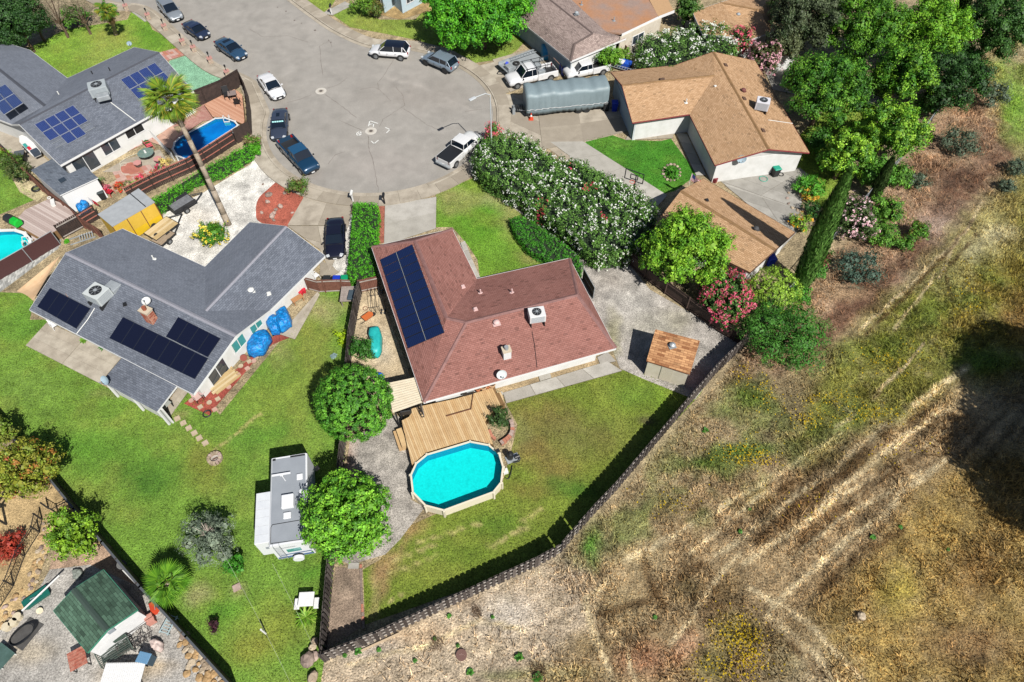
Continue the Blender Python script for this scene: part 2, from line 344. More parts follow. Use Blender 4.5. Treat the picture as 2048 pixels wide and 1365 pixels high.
# lawn patches
LW = [
 ('b', (250,900,120,50), '6c9a36', 1, .6), ('b', (60,780,70,60), '7fa046', 1, .6), ('b', (300,960,60,40), '3f7a24', 1, .6), ('b', (410,930,50,60), '7c7a34', 1, .6), ('b', (620,700,50,100), '8c9444', 1, .7), ('b', (560,800,80,60), '8a9a40', 1, .6), ('b', (640,620,50,30), 'b3a878', 1, .75), ('b', (560,690,24,50), 'a89c6c', 1, .5), ('b', (360,830,24,14), 'a09a6a', 1, .6), ('b', (230,790,60,12), '9aa062', 1, .5),
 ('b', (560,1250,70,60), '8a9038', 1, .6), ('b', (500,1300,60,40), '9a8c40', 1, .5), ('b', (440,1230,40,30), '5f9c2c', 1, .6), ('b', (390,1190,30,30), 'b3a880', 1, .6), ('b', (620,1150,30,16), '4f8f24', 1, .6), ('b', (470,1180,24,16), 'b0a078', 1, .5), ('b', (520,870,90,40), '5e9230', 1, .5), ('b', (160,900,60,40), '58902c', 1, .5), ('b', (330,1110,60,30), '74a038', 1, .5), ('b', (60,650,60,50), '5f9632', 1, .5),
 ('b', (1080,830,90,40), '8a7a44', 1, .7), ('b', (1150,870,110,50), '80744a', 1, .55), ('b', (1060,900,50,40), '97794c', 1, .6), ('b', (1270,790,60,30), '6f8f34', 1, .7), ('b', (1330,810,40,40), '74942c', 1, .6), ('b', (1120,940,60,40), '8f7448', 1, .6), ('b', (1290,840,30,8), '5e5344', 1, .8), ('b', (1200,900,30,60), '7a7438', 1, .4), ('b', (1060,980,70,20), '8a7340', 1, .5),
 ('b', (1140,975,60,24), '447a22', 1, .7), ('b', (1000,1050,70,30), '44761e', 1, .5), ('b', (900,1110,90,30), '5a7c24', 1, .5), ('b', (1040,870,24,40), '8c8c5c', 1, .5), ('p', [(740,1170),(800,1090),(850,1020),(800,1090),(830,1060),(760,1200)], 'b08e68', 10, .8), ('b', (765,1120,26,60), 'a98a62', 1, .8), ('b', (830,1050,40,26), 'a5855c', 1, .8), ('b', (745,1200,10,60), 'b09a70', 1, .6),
 ('b', (920,400,60,26), 'a8a268', 1, .8), ('b', (1000,400,60,22), 'b7aa80', 1, .9), ('b', (1020,430,40,50), 'aaa06c', 1, .6), ('b', (960,440,50,60), '5e9a24', 1, .6), ('b', (1080,520,40,20), '9a9a58', 1, .8), ('b', (1000,500,30,30), '6f9c34', 1, .5), ('b', (1060,500,30,30), 'a09a60', 1, .6),
 ('b', (220,75,50,26), 'b0a85c', 1, .5), ('b', (200,110,50,26), '9ca85a', 1, .5), ('b', (90,70,40,20), '86b03a', 1, .5), ('b', (310,70,40,30), '5f9a28', 1, .6), ('b', (740,50,60,18), '9aa050', 1, .7), ('b', (800,60,60,16), '8fa048', 1, .5), ('b', (1230,290,30,14), '78a040', 1, .5), ('b', (30,390,40,30), '7ca040', 1, .5)]
for pts in ([(794,1120),(874,1088)], [(778,1150),(869,1112)], [(778,1203),(813,1190)], [(980,1094),(1028,1070),(1060,1050)], [(1033,1048),(1085,1015)], [(840,1085),(960,1050)], [(1000,1080),(1060,1060)], [(430,900),(520,830)], [(440,760),(560,700)]):
    LW.append(('l', pts, 'c0b478', 2.4, .85))
ST += [('b', (120,35,140,45), '8d8272', 1, .6), ('b', (30,20,60,40), '5c5448', 1, .5)]
FIELD = C('b6a482')
def paint(X, Y, base, strokes, wob=9, var=1., dry=0):
    px, py = QN(X, Y)
    nx = (fbm(X * .7, Y * .7, 4) - .5); ny = (fbm(X * .7 + 50, Y * .7 + 20, 4) - .5)
    qx = px + nx * wob * 4; qy = py + ny * wob * 3
    col = np.tile(np.array(base[:3]), (len(X), 1)).astype(float)
    brk = fbm(X * 1.7 + 9, Y * 1.7, 4)
    for k, g, c, s, op in strokes:
        if k == 'p': m = np.clip(.5 - sdist(qx, qy, g) / (2 * s), 0, 1)
        elif k == 'b': r = np.hypot((qx - g[0]) / g[2], (qy - g[1]) / g[3]); m = np.clip((1.25 - r) / .9, 0, 1)
        else: d = sdist(px + nx * 12, py + ny * 12, g, False); m = np.clip(1.5 - d / s, 0, 1) * np.clip(brk * 2.6 - .35, .35, 1)
        if k != 'l': m = m * np.clip(.45 + brk * 1.1, 0, 1)
        m = (m * op)[:, None]; col = col * (1 - m) + np.array(C(c)[:3]) * m
    big = fbm(X * .25 + 3, Y * .25, 4); med = fbm(X * 1.1 + 30, Y * 1.1 + 8, 4); fine = fbm(X * 4.3, Y * 4.3 + 11, 3)
    if base[:3] == FIELD[:3]:   # old plough furrows, all running one way
        fm = np.clip(.5 - sdist(px, py, [(1400,1120),(1640,880),(1930,700),(2060,860),(1960,960),(1800,1010),(1560,1260)]) / 60, 0, 1); u_ = X * .78 + Y * .62; v_ = -X * .62 + Y * .78
        gm = np.clip(.5 - sdist(px, py, [(1490,730),(1760,690),(1960,520),(2060,560),(1960,700),(1720,860),(1450,1040),(1180,1130),(1130,1110)]) / 50, 0, 1) * np.clip((fbm(X * .45 + 90, Y * .45, 5) - .44) * 5, 0, 1) * .6; col = col * (1 - gm[:, None]) + np.array(C('647a34')[:3]) * gm[:, None]
        col *= (1 + fm * 1.5 * (fbm(u_ * .12 + 5, v_ * 2.4, 3) - .5) + (1 - fm) * .5 * (fbm(u_ * .5 + 9, v_ * 2.0, 3) - .5))[:, None]
    if dry: q = (np.clip((fbm(X * .55 + 70, Y * .55, 5) - .48) * 3.2, 0, 1) * dry)[:, None]; col = col * (1 - q) + np.array(C('a8a052')[:3]) * q
    col *= (1 + var * ((big - .5) * .45 + (med - .5) * .8 + (fine - .5) * .9))[:, None]
    return np.clip(col, .004, .9)
def axis(lo, hi, step, far):
    a = list(np.arange(lo, hi, step)); L = []; d = step
    x = lo
    while x > -far: d *= 1.35; x -= d; L.append(x)
    Rr = []; d = step; x = a[-1]
    while x < far: d *= 1.35; x += d; Rr.append(x)
    return np.array(L[::-1] + a + Rr)
gx2 = axis(-70, 70, .24, 700); gy = axis(4, 96, .24, 700)
def heightmap(X, Y):
    px, py = QN(X, Y); f = np.clip((X - 0) / 8, 0, 1) * np.clip((sdist(px, py, [(640,1330),(1118,1108),(1225,990),(1490,690),(1610,560),(1760,370),(1900,180),(2400,-40),(2400,1600),(640,1600)]) * -1 - 14) / 25, 0, 1)
    d = fbm(X * .9, Y * .9, 4) - .5
    return f * (d * .16 + (fbm(X * 3, Y * 3, 3) - .5) * .10)
XX, YY = np.meshgrid(gx2, gy); XX = XX.ravel(); YY = YY.ravel()
gcol = paint(XX, YY, FIELD, ST); gz = heightmap(XX, YY)
nxg, nyg = len(gx2), len(gy); ii = (np.arange(nyg - 1)[:, None] * nxg + np.arange(nxg - 1)[None, :]).ravel()
gf = np.stack([ii, ii + 1, ii + 1 + nxg, ii + nxg], 1)
MGROUND = MATTR('field_ground', fine=2.2, amp=.3, fine2=8, amp2=.7, bmp=.9, bdist=.15)
MGRASS = MATTR('lawn_grass', fine=2.5, amp=.16, fine2=8, amp2=.55, bmp=.8, bdist=.1)
MBLADE = MATTR('grass_blades', amp=0, rough=.8, trans=.25)
go = bpy.data.objects.new('ground', fastmesh('ground', np.stack([XX, YY, gz], 1), gf, 4, MGROUND, gcol, True)); COL.objects.link(go)
tag(go, kind='structure')
LV = [0.0]
def sheet(name, poly, base, mat, strokes=(), step=.45, lift=None, smooth=0, kind='structure', px=True, wob=9, var=None, dry=0):
    """flat ground cover cut exactly to its outline and coloured point by point"""
    pts = PP(poly) if px else poly
    if smooth: pts = smoothpath(pts, smooth, True)
    out = []
    for i in range(len(pts)):
        a, b = pts[i], pts[(i + 1) % len(pts)]; k = max(1, int((b - a).length / step))
        out += [a.lerp(b, j / k) for j in range(k)]
    xs = [p.x for p in out]; ys = [p.y for p in out]
    GX, GY = np.meshgrid(np.arange(min(xs), max(xs), step), np.arange(min(ys), max(ys), step)); GX = GX.ravel(); GY = GY.ravel()
    GX = GX + RNG.uniform(-.15, .15, GX.shape) * step; GY = GY + RNG.uniform(-.15, .15, GY.shape) * step
    pl = [(p.x, p.y) for p in out]; d = sdist(GX, GY, pl); k = d < -step * .4
    co = [Vector(q) for q in pl] + [Vector((a, b)) for a, b in zip(GX[k], GY[k])]
    n = len(pl); v, e, f, *_ = delaunay_2d_cdt(co, [], [list(range(n))], 1, 1e-5)
    v = np.array([tuple(q) for q in v]); LV[0] += .0008; z = lift if lift is not None else .012 + LV[0]
    col = paint(v[:, 0], v[:, 1], C(base), strokes, wob, var if var is not None else {'asphalt': .3, 'old_concrete': .35, 'lawn_grass': .6}.get(mat.name, 1.), dry)
    o = bpy.data.objects.new(name, fastmesh(name, np.column_stack([v, np.full(len(v), z)]), [tuple(t) for t in f if len(t) == 3], 3, mat, col)); COL.objects.link(o)
    tag(o, kind=kind); return o, pl, z
MCONC = MATTR('old_concrete', fine=1.3, amp=.16, fine2=16, amp2=.12, bmp=.2, bdist=.02)
MGRAV = MATTR('loose_gravel', fine=3, amp=.14, fine2=11, amp2=.55, bmp=.9, bdist=.06)
LAWNS = []
def lawn(poly, base, strokes=LW, smooth=0, dry=.2):
    o, pl, z = sheet('lawn', poly, base, MGRASS, strokes, .3, smooth=smooth, dry=dry); LAWNS.append((pl, base, z)); return o
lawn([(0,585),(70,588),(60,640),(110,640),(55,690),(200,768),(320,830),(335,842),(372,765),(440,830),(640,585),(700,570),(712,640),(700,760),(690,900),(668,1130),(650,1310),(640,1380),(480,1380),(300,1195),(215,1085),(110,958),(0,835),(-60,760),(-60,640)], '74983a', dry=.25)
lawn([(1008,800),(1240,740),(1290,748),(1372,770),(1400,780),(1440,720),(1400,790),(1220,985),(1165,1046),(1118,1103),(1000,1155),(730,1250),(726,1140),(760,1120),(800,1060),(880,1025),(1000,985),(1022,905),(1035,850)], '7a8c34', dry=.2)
lawn([(872,388),(950,355),(985,372),(1040,420),(1180,500),(1165,545),(1060,552),(960,558),(955,520),(935,490),(905,455),(872,455)], '729a32', dry=.25)
lawn([(40,105),(130,60),(255,40),(262,25),(290,30),(305,60),(345,80),(360,98),(318,108),(268,98),(180,140),(130,158),(60,110)], '82a63e', smooth=0)
lawn([(600,-30),(690,-30),(665,10),(645,28),(600,0)], '8aa044')
lawn([(665,30),(700,8),(760,40),(830,40),(850,20),(960,-20),(1060,30),(1070,60),(1035,100),(1010,118),(945,127),(900,108),(840,82),(780,70),(700,55)], '86a042')
lawn([(1163,283),(1216,268),(1250,280),(1320,283),(1342,278),(1380,330),(1392,352),(1350,382),(1330,388),(1240,330)], '4a8a26', dry=.1)
lawn([(-60,300),(10,330),(60,380),(70,400),(-60,455)], '6f9838')
lawn([(1570,300),(1690,180),(1760,170),(1800,230),(1700,330),(1640,420),(1600,380)], '86a03c')
o_turf, _, _ = sheet('artificial_turf', [(340,122),(372,112),(400,108),(430,128),(456,152),(440,162),(392,180),(350,195),(330,140)], '92c4a2', MGRASS, [], .4)
# gravel, stone chips, bark, soil
sheet('white_gravel', [(330,520),(318,455),(330,420),(400,390),(500,330),(515,310),(535,318),(575,345),(600,370),(560,380),(520,400),(512,430),(525,450),(500,446),(410,535)], 'e6e2da', MGRAV, [('b', (400,430,40,20), 'cfc4b4', 1, .5), ('b', (470,470,30,30), 'f0ece6', 1, .5)])
sheet('white_gravel', [(645,515),(700,430),(705,430),(695,555),(650,555),(672,540)], 'e6e2da', MGRAV)
sheet('red_gravel', [(573,352),(600,375),(607,392),(596,430),(573,455),(520,445),(512,425),(516,400),(535,380)], 'b56553', MGRAV, smooth=4)
sheet('red_gravel', [(757,413),(774,413),(768,440),(771,485),(753,490)], 'ab6a58', MGRAV)
sheet('gravel_path', [(965,375),(1010,385),(1090,440),(1190,500),(1250,520),(1300,580),(1370,620),(1480,680),(1390,800),(1290,760),(1240,738),(1200,640),(1160,560),(1100,470),(1010,405)], 'b9b2aa', MGRAV, [('b', (1270,600,50,40), 'c8c4bc', 1, .6), ('b', (1230,680,16,60), 'a6a070', 1, .7), ('b', (1300,650,60,30), 'bcb8a4', 1, .5), ('b', (1000,395,40,12), 'bfae88', 1, .9), ('b', (1220,560,40,20), 'a79d92', 1, .5), ('b', (1360,640,40,30), 'a09a80', 1, .5), ('b', (1400,720,30,30), 'bcb6ac', 1, .6)])
sheet('gravel_path', [(700,880),(790,830),(830,850),(830,940),(822,1000),(850,1015),(800,1080),(770,1110),(700,1130),(680,1120),(690,960)], 'b4ada4', MGRAV, [('b', (700,940,16,60), 'b0785c', 1, .6), ('b', (790,900,40,40), 'c4bcb0', 1, .5)])
sheet('side_yard', [(722,585),(757,580),(815,735),(830,790),(760,800),(700,790),(704,700)], 'cdb998', MGRAV, [('b', (760,700,30,40), 'd0c2ae', 1, .6)])
sheet('soil_bed', [(672,1135),(722,1138),(730,1250),(668,1290),(650,1315),(662,1200)], 'a08c7a', MGRAV, [('b', (690,1170,20,30), 'b09c88', 1, .6)])
sheet('sandy_yard', [(-80,930),(20,930),(110,965),(220,1105),(250,1150),(150,1120),(110,1060),(60,1210),(0,1260),(-80,1280)], 'cdb182', MGRAV, [('b', (60,1090,30,50), 'd8bd8c', 1, .6), ('b', (20,1120,40,20), 'b89c70', 1, .5)])
sheet('sandy_yard', [(215,1085),(300,1190),(250,1200),(150,1130),(90,1180),(110,1090),(150,1110)], 'b89c84', MGRAV)
sheet('gravel_yard', [(-80,1290),(0,1262),(60,1210),(100,1140),(180,1130),(270,1170),(310,1205),(340,1245),(475,1400),(480,1480),(-80,1480)], 'b4afa8', MGRAV, [('b', (300,1330,50,20), 'c8b08c', 1, .7), ('b', (60,1300,60,30), 'c2b090', 1, .5), ('b', (250,1345,60,30), 'c0a883', 1, .5), ('b', (120,1260,50,40), 'b2ada6', 1, .6), ('b', (340,1300,40,30), 'b5b0aa', 1, .5)])
sheet('gravel_strip', [(60,335),(90,390),(75,405),(40,385),(20,350)], 'cdbf98', MGRAV)
sheet('garden_path', [(1722,165),(1745,188),(1775,205),(1815,212),(1808,232),(1765,222),(1735,208),(1718,185)], 'c8bcae', MGRAV)
sheet('bark_bed', [(870,20),(900,0),(1040,-30),(900,-40),(750,-40),(740,25),(800,40)], 'b89c6c', MGRAV)
# grass blades on the lawns and the rough field
def blades(name, X, Y, col, hgt, wid, z0, per=1, lean=.5):
    n = len(X); a = RNG.uniform(0, 2 * np.pi, n); la = RNG.uniform(0, 2 * np.pi, n); L = hgt * RNG.uniform(.5, 1.3, n)
    dx = np.cos(a) * wid / 2; dy = np.sin(a) * wid / 2; k = RNG.uniform(.1, lean, n) * L
    v = np.zeros((n, 3, 3)); v[:, 0] = np.column_stack([X - dx, Y - dy, z0]); v[:, 1] = np.column_stack([X + dx, Y + dy, z0])
    v[:, 2] = np.column_stack([X + np.cos(la) * k, Y + np.sin(la) * k, z0 + L])
    o = bpy.data.objects.new(name, fastmesh(name, v.reshape(-1, 3), None, 3, MBLADE, np.repeat(np.clip(col, 0, 1), 3, 0))); COL.objects.link(o); return o
for pl, base, z in LAWNS:
    xs = [p[0] for p in pl]; ys = [p[1] for p in pl]; A = (max(xs) - min(xs)) * (max(ys) - min(ys)); n = int(A * 40)
    X = RNG.uniform(min(xs), max(xs), n); Y = RNG.uniform(min(ys), max(ys), n); px, py = QN(X, Y)
    k = (sdist(X, Y, pl) < -.05) & (px > -40) & (px < 2090) & (py > -30); X = X[k]; Y = Y[k]
    if len(X) == 0: continue
    c = paint(X, Y, C(base), LW, dry=.2, var=.6) * RNG.uniform(.5, 2.1, (len(X), 1)) * np.array([1.05, 1, .8])
    tag(blades('grass', X, Y, c, .11, .07, np.full(len(X), z)), 'short mown grass blades of the lawn', 'grass', kind='stuff')
n = 520000; X = RNG.uniform(-16, 62, n); Y = RNG.uniform(5, 86, n); px, py = QN(X, Y)
FP = [(645,1335),(1000,1172),(1122,1112),(1232,994),(1375,828),(1500,690),(1620,570),(1770,380),(1900,190),(2000,60),(2200,0),(2200,1420),(620,1420)]
k = (sdist(px, py, FP) < -4) & (px < 2100) & (py < 1400); X = X[k]; Y = Y[k]; px = px[k]; py = py[k]
bare = np.clip(1 - sdist(px, py, [(660,1335),(980,1190),(1130,1190),(1170,1240),(1080,1300),(900,1400),(640,1400)]) / 30, 0, 1) * .8
bare = np.maximum(bare, np.clip(1 - sdist(px, py, ST[1][1]) / 14, 0, 1) * .75)
k = RNG.random(len(X)) > bare; X = X[k]; Y = Y[k]; px = px[k]; py = py[k]
c = paint(X, Y, FIELD, ST) * RNG.uniform(.5, 2.5, (len(X), 1)) * np.array([1.1, 1.0, .88])
lv = .10 + .34 * np.clip((fbm(X * .5, Y * .5, 3) - .35) * 2.5, 0, 1)
g = blades('dry_grass', X, Y, c, 1, .075, heightmap(X, Y) - .01, lean=1.3)
g.data.vertices.foreach_get('co', buf := np.empty(len(X) * 9, dtype=np.float32)); b3 = buf.reshape(-1, 3, 3)
b3[:, 2] = b3[:, 0] + (b3[:, 2] - b3[:, 0]) * lv[:, None]; g.data.vertices.foreach_set('co', b3.ravel()); g.data.update()
tag(g, 'dry and green wild grass covering the open field', 'wild grass', kind='stuff')
# yellow wildflowers
fx = []
for cx, cy, rx, ry, n_ in ((1475,1265,28,28,190), (1500,1310,18,30,130), (1460,1300,50,50,110), (1480,905,40,18,160), (1510,920,30,10,120), (1740,830,40,14,160), (1610,840,30,12,110), (1655,800,40,10,110), (1940,600,30,50,130), (1770,720,60,24,140), (1530,790,20,30,90), (1345,1005,40,16,60), (1490,750,16,20,60), (1800,900,60,20,60), (1620,1000,50,20,40), (1460,1340,50,20,160)):
    for _ in range(n_):
        q = P(random.gauss(cx, rx * .85), random.gauss(cy, ry * .85)); fx.append((q.x, q.y))
fx = np.array(fx); v = np.zeros((len(fx), 4, 3)); s_ = RNG.uniform(.022, .05, len(fx))
for i, (a, b) in enumerate(((-1, -1), (1, -1), (1, 1), (-1, 1))): v[:, i] = np.column_stack([fx[:, 0] + a * s_, fx[:, 1] + b * s_, np.full(len(fx), .2) + RNG.uniform(-.05, .1, len(fx))])
o = bpy.data.objects.new('wildflowers', fastmesh('wildflowers', v.reshape(-1, 3), None, 4, MBLADE, np.tile(np.array(C('d8b81c', .5)[:3]), (len(fx) * 4, 1)))); COL.objects.link(o)
tag(o, 'small yellow wildflowers scattered over the field', 'wildflowers', kind='stuff')
# ================= ROAD, KERB, WALKS =================
CC = Vector((-14.3, 63.5, 0)); RC = 12.25
def ang(x, y): q = P(x, y) - CC; return math.atan2(q.y, q.x)
left = PP([(120,-60),(180,-22),(228,4),(275,8),(308,20),(344,51),(385,87),(436,128),(487,149),(513,163)])
a0 = ang(536, 225); a1 = ang(925, 135) + 2 * math.pi if ang(925, 135) < ang(536, 225) else ang(925, 135)
a0 = a0 - 2 * math.pi if a0 > 0 else a0
a1 = ang(925, 135)
if a0 > a1: a0 -= 2 * math.pi
arc = [CC + Vector((math.cos(a0 + (a1 - a0) * i / 40) * RC, math.sin(a0 + (a1 - a0) * i / 40) * RC, 0)) for i in range(41)]
right = PP([(880,116),(820,102),(765,100),(723,93),(664,66),(613,31),(567,-4),(480,-70)])
kerb = smoothpath(left, 5)[:-1] + smoothpath([left[-1]] + [arc[0]], 4)[:-1] + arc + smoothpath(right, 5)
kerb = resample(kerb, .6)
road = [Vector(p) for p in kerb]
MASPH = MATTR('asphalt', fine=.5, amp=.07, fine2=14, amp2=.12, bmp=.25, bdist=.01, rough=.85)
sheet('concrete_pad', [(990,188),(1240,200),(1262,262),(1170,285),(1312,425),(1290,440),(1100,300),(1000,265)], 'b8ab98', MCONC, lift=.03)
sheet('concrete_pad', [(1440,362),(1600,336),(1618,352),(1580,405),(1596,462),(1562,500),(1535,440)], 'b4b0a8', MCONC, lift=.028)
RS = [('b', (840,190,120,40), 'a09890', 1, .5), ('b', (760,330,100,40), 'b5ada6', 1, .5), ('l', [(700,140),(830,170),(960,230)], 'bdb6ae', 3, .5), ('b', (600,60,80,30), 'b2aca4', 1, .5), ('b', (640,350,30,8), '9a9490', 1, .5), ('l', [(560,170),(570,290),(640,360)], '9d968f', 10, .5)]
sheet('road', road + [P(420, -75)], 'a9a49d', MASPH, RS, .6, lift=.02, px=False)
MJOINT = M('joint_dirt', '6e6656', '857b68', scale=2, fine=14)
# outward side of the kerb line is on its right hand
def strip(name, inner, outer, z0, z1, step, mat, gap=.012, parent=None, var=.04, jit=0.0):
    """row of separate cast pieces between two offsets of the kerb"""
    A = offset(kerb, -inner); B = offset(kerb, -outer); per = max(1, round(step / .6)); k = 0
    bed = MB(); vis = [i for i in range(len(kerb) - 1) if -90 < QN(kerb[i].x, kerb[i].y)[0] < 2100 and QN(kerb[i].x, kerb[i].y)[1] > -60]
    for i in vis: bed.face([(q.x, q.y, z1 - .03) for q in (A[i], B[i], B[i + 1], A[i + 1])])
    root = bed.build(name, MJOINT); tag(root, kind='structure')
    for i in range(0, len(kerb) - per, per):
        qa, qb = A[i:i + per + 1], B[i:i + per + 1]
        if not any(-60 < QN(q.x, q.y)[0] < 2100 and QN(q.x, q.y)[1] > -40 for q in (qa[0], qa[-1])): continue
        ca = qa[0].lerp(qa[-1], .5)
        pts = qa + qb[::-1]; c = sum(pts, Vector((0, 0, 0))) / len(pts); sh = 1 - gap / max(.4, (pts[0] - c).length)
        pts = [c + (p - c) * sh for p in pts]; t = random.uniform(-jit, jit)
        mb = MB(); mb.prism([(p.x, p.y) for p in pts], z0, z1 + t)
        mm = mat if not isinstance(mat, list) else random.choice(mat); mb.build({'sidewalk': 'slab', 'kerb': 'kerb_stone', 'gutter': 'gutter_section'}[name], mm, root)
def concs(base, n=4, rough=.88):
    cols = {'c': ('c2b7a6', 'b0a594', 'c9bfae', 'a79c8c'), 'w': ('c8c3ba', 'bdb8ae', 'cec9bf', 'b5afa6'), 'g': ('b8b4ac', 'aeaaa2', 'c0bcb3', 'a6a29a')}[base]
    return [M('concrete_' + base + str(i), c, {'c': '9c9181', 'w': 'a9a49a', 'g': '97938b'}[base], scale=.9, fine=14, amp=.12, bmp=.15, rough=.9, thr=(.4, .75)) for i, c in enumerate(cols)]
CS = concs('c'); CW = concs('w'); CG = concs('g')
strip('gutter', .0, .42, .0, .045, 3.0, CS[:2]); strip('kerb', .43, .60, .0, .15, 3.0, [CS[2], CS[0]]); strip('sidewalk', .61, 1.95, .0, .145, 1.8, CS, jit=.004)
def slabs(name, quad, nx, ny, mats, z0=0, z1=.07, gap=.02, sub='slab', px=True, jit=.003):
    """paved area of separate slabs inside a four-cornered outline"""
    q = PP(quad) if px else quad; root = MB().prism([(a.x, a.y) for a in q], 0, z1 - .015).build(name, MJOINT); tag(root, kind='structure')
    f = lambda u, v: q[0].lerp(q[1], u).lerp(q[3].lerp(q[2], u), v)
    for i in range(nx):
        for j in range(ny):
            p = [f(i / nx, j / ny), f((i + 1) / nx, j / ny), f((i + 1) / nx, (j + 1) / ny), f(i / nx, (j + 1) / ny)]
            c = sum(p, Vector((0, 0, 0))) / 4; p = [c + (a - c).normalized() * ((a - c).length - gap) for a in p]
            MB().prism([(a.x, a.y) for a in p], z0, z1 + random.uniform(-jit, jit)).build(sub, random.choice(mats), root)
    return root
slabs('driveway', [(610,392),(705,405),(698,452),(575,452)], 2, 1, CS); slabs('driveway', [(575,453),(697,453),(660,545),(640,500)], 2, 2, CS, z1=.068)
slabs('driveway', [(770,412),(873,395),(872,458),(768,492)], 1, 2, CW); slabs('driveway_apron', [(700,398),(772,400),(772,412),(704,404)], 1, 1, CW)
slabs('driveway', [(1005,185),(1075,218),(1085,300),(1000,262)], 1, 3, CS, z1=.066); slabs('driveway', [(1075,215),(1155,215),(1168,285),(1085,300)], 1, 2, CS, z1=.069)
slabs('driveway', [(1155,215),(1235,210),(1260,262),(1166,284)], 1, 2, CS, z1=.067)
slabs('driveway', [(1100,285),(1166,284),(1335,392),(1300,430)], 1, 4, CW, z1=.074); slabs('garden_path', [(1258,268),(1350,262),(1345,278),(1250,281)], 3, 1, CS)
slabs('garden_path', [(1350,264),(1374,270),(1412,352),(1392,352)], 1, 4, CW)
slabs('driveway', [(985,120),(1075,95),(1130,150),(1020,185)], 2, 1, CS, z1=.062)
slabs('driveway', [(955,133),(1010,120),(1018,186),(990,190)], 1, 2, CS, z1=.063)
slabs('garden_path', [(645,28),(690,4),(705,12),(665,32)], 1, 1, CG); slabs('garden_path', [(240,8),(262,8),(300,40),(290,45)], 1, 2, CG)
slabs('patio', [(1445,365),(1590,335),(1618,350),(1600,420)], 4, 2, CG, z1=.06); slabs('patio', [(1450,372),(1600,421),(1590,455),(1520,430)], 2, 2, CG, z1=.055)
slabs('concrete_walk', [(1006,787),(1215,724),(1244,743),(1012,808)], 4, 1, CW, z1=.1); slabs('concrete_walk', [(1075,749),(1099,742),(1103,757),(1080,764)], 1, 1, CW, z1=.104); slabs('concrete_walk', [(1194,716),(1215,705),(1232,724),(1200,730)], 1, 1, CW, z1=.095)
for q in ([(985,776),(1075,750),(1079,764),(1004,787)], [(1099,742),(1194,716),(1199,730),(1103,758)]): sheet('planting_bed', q, 'b09a78', MGRAV, lift=.05)
slabs('planting_bed_edge', [(1000,785),(1004,784),(1008,790),(1004,792)], 1, 1, CW, z1=.09); slabs('concrete_walk', [(921,488),(930,484),(944,520),(934,524)], 1, 2, CW, z1=.15); slabs('concrete_walk', [(934,524),(944,520),(962,560),(950,560)], 1, 1, CW, z1=.15)
slabs('patio', [(52,692),(95,645),(245,715),(200,768)], 3, 2, [CS[0], CS[2]], z1=.07); slabs('patio', [(320,835),(360,770),(380,780),(335,842)], 1, 2, [CS[0], CS[2]], z1=.068)
slabs('concrete_walk', [(635,585),(560,670),(590,680),(640,590)], 1, 3, [CS[0], CS[2]], z1=.06); slabs('patio', [(640,520),(680,545),(660,556),(640,552)], 1, 1, [CS[1]], z1=.05)
slabs('side_yard_paving', [(-60,240),(20,260),(100,325),(60,345)], 3, 2, [CS[0], CS[2]], z1=.05); slabs('patio', [(120,320),(215,275),(235,310),(150,350)], 3, 2, [CS[0], CS[2]], z1=.055)
slabs('patio', [(1520,120),(1570,110),(1590,190),(1545,180)], 1, 3, CG, z1=.05)
# ================= BUILDINGS =================
SH_RED = MSHINGLE('shingle_red', 'ac796f', '9c6a60', '6e4c46'); SH_GREY = MSHINGLE('shingle_grey', '7e8490', '686e7a', '4e525c', h=.16, odd=.86)
SH_GREYN = MSHINGLE('shingle_grey_smooth', '868c98', '787e8a', '666a76', h=.16, patch=.08, odd=.9); SH_TAN = MSHINGLE('shingle_tan', 'd6b08a', 'bc9670', '8c6a4a', patch=.06, odd=.72)
SH_BRN = MSHINGLE('shingle_brown', 'b5a29a', '94827c', '6e605c'); SH_GRN = MSHINGLE('shingle_green', '5d7c68', '3f5748', '2c3d34', w=.45, h=.2); SH_BRICK = MSHINGLE('shingle_rust', 'dca878', '905a38', '74482c', w=.55, h=.2)
SH_SHED = MSHINGLE('shingle_shed', '78808c', '626a76', '4c525c')
WHT = M('white_paint', 'f4f4f2', 'e6e6e2', amp=.05, scale=1.2); TRIM = M('white_trim', 'f4f4f4', None, amp=.03, bmp=0); GUT = M('gutter_grey', 'd8dade', None, amp=.05, rough=.4, metal=.2)
CREAM = M('cream_stucco', 'e6dccb', 'd6cab6', amp=.1); BLUEG = M('blue_siding', 'b9cbd8', 'a6bac9', amp=.06); REDTR = M('red_trim', '943a40', None, amp=.08)  # BLUEG: blue-grey shade of the garage walls, put into their colour
REDWALL = M('maroon_panel', '8c3038', None, amp=.1); DARK = M('dark_void', '1a1a1c', None, amp=.05); GLASS = MGLASS('window_glass', '3c4650'); GLASST = MGLASS('window_glass_teal', '4fa09a')
GREYW = M('grey_wall', '9aa2aa', None); METAL = M('galvanised', 'c6ccd0', 'aeb5ba', rough=.45, metal=.3, amp=.08); DMETAL = M('dark_metal', '2e2f32', None, rough=.5, amp=.1, bmp=0)
BLACK = M('black_plastic', '26272a', None, rough=.5, amp=.05, bmp=0); PVBLK = MCELL('pv_black', '1c2c58', '121c3c', (10, 6)); PVNAVY = MCELL('pv_navy', '161a30', '161a30', (6, 10)); PVBLUE = MCELL('pv_blue', '182f6c', '6474a4', (6, 10))
PVFR = M('pv_frame', 'c8ccd2', None, rough=.4, metal=.3, bmp=0); PVFRD = M('pv_frame_dark', '2a2f3c', None, rough=.4, bmp=0)
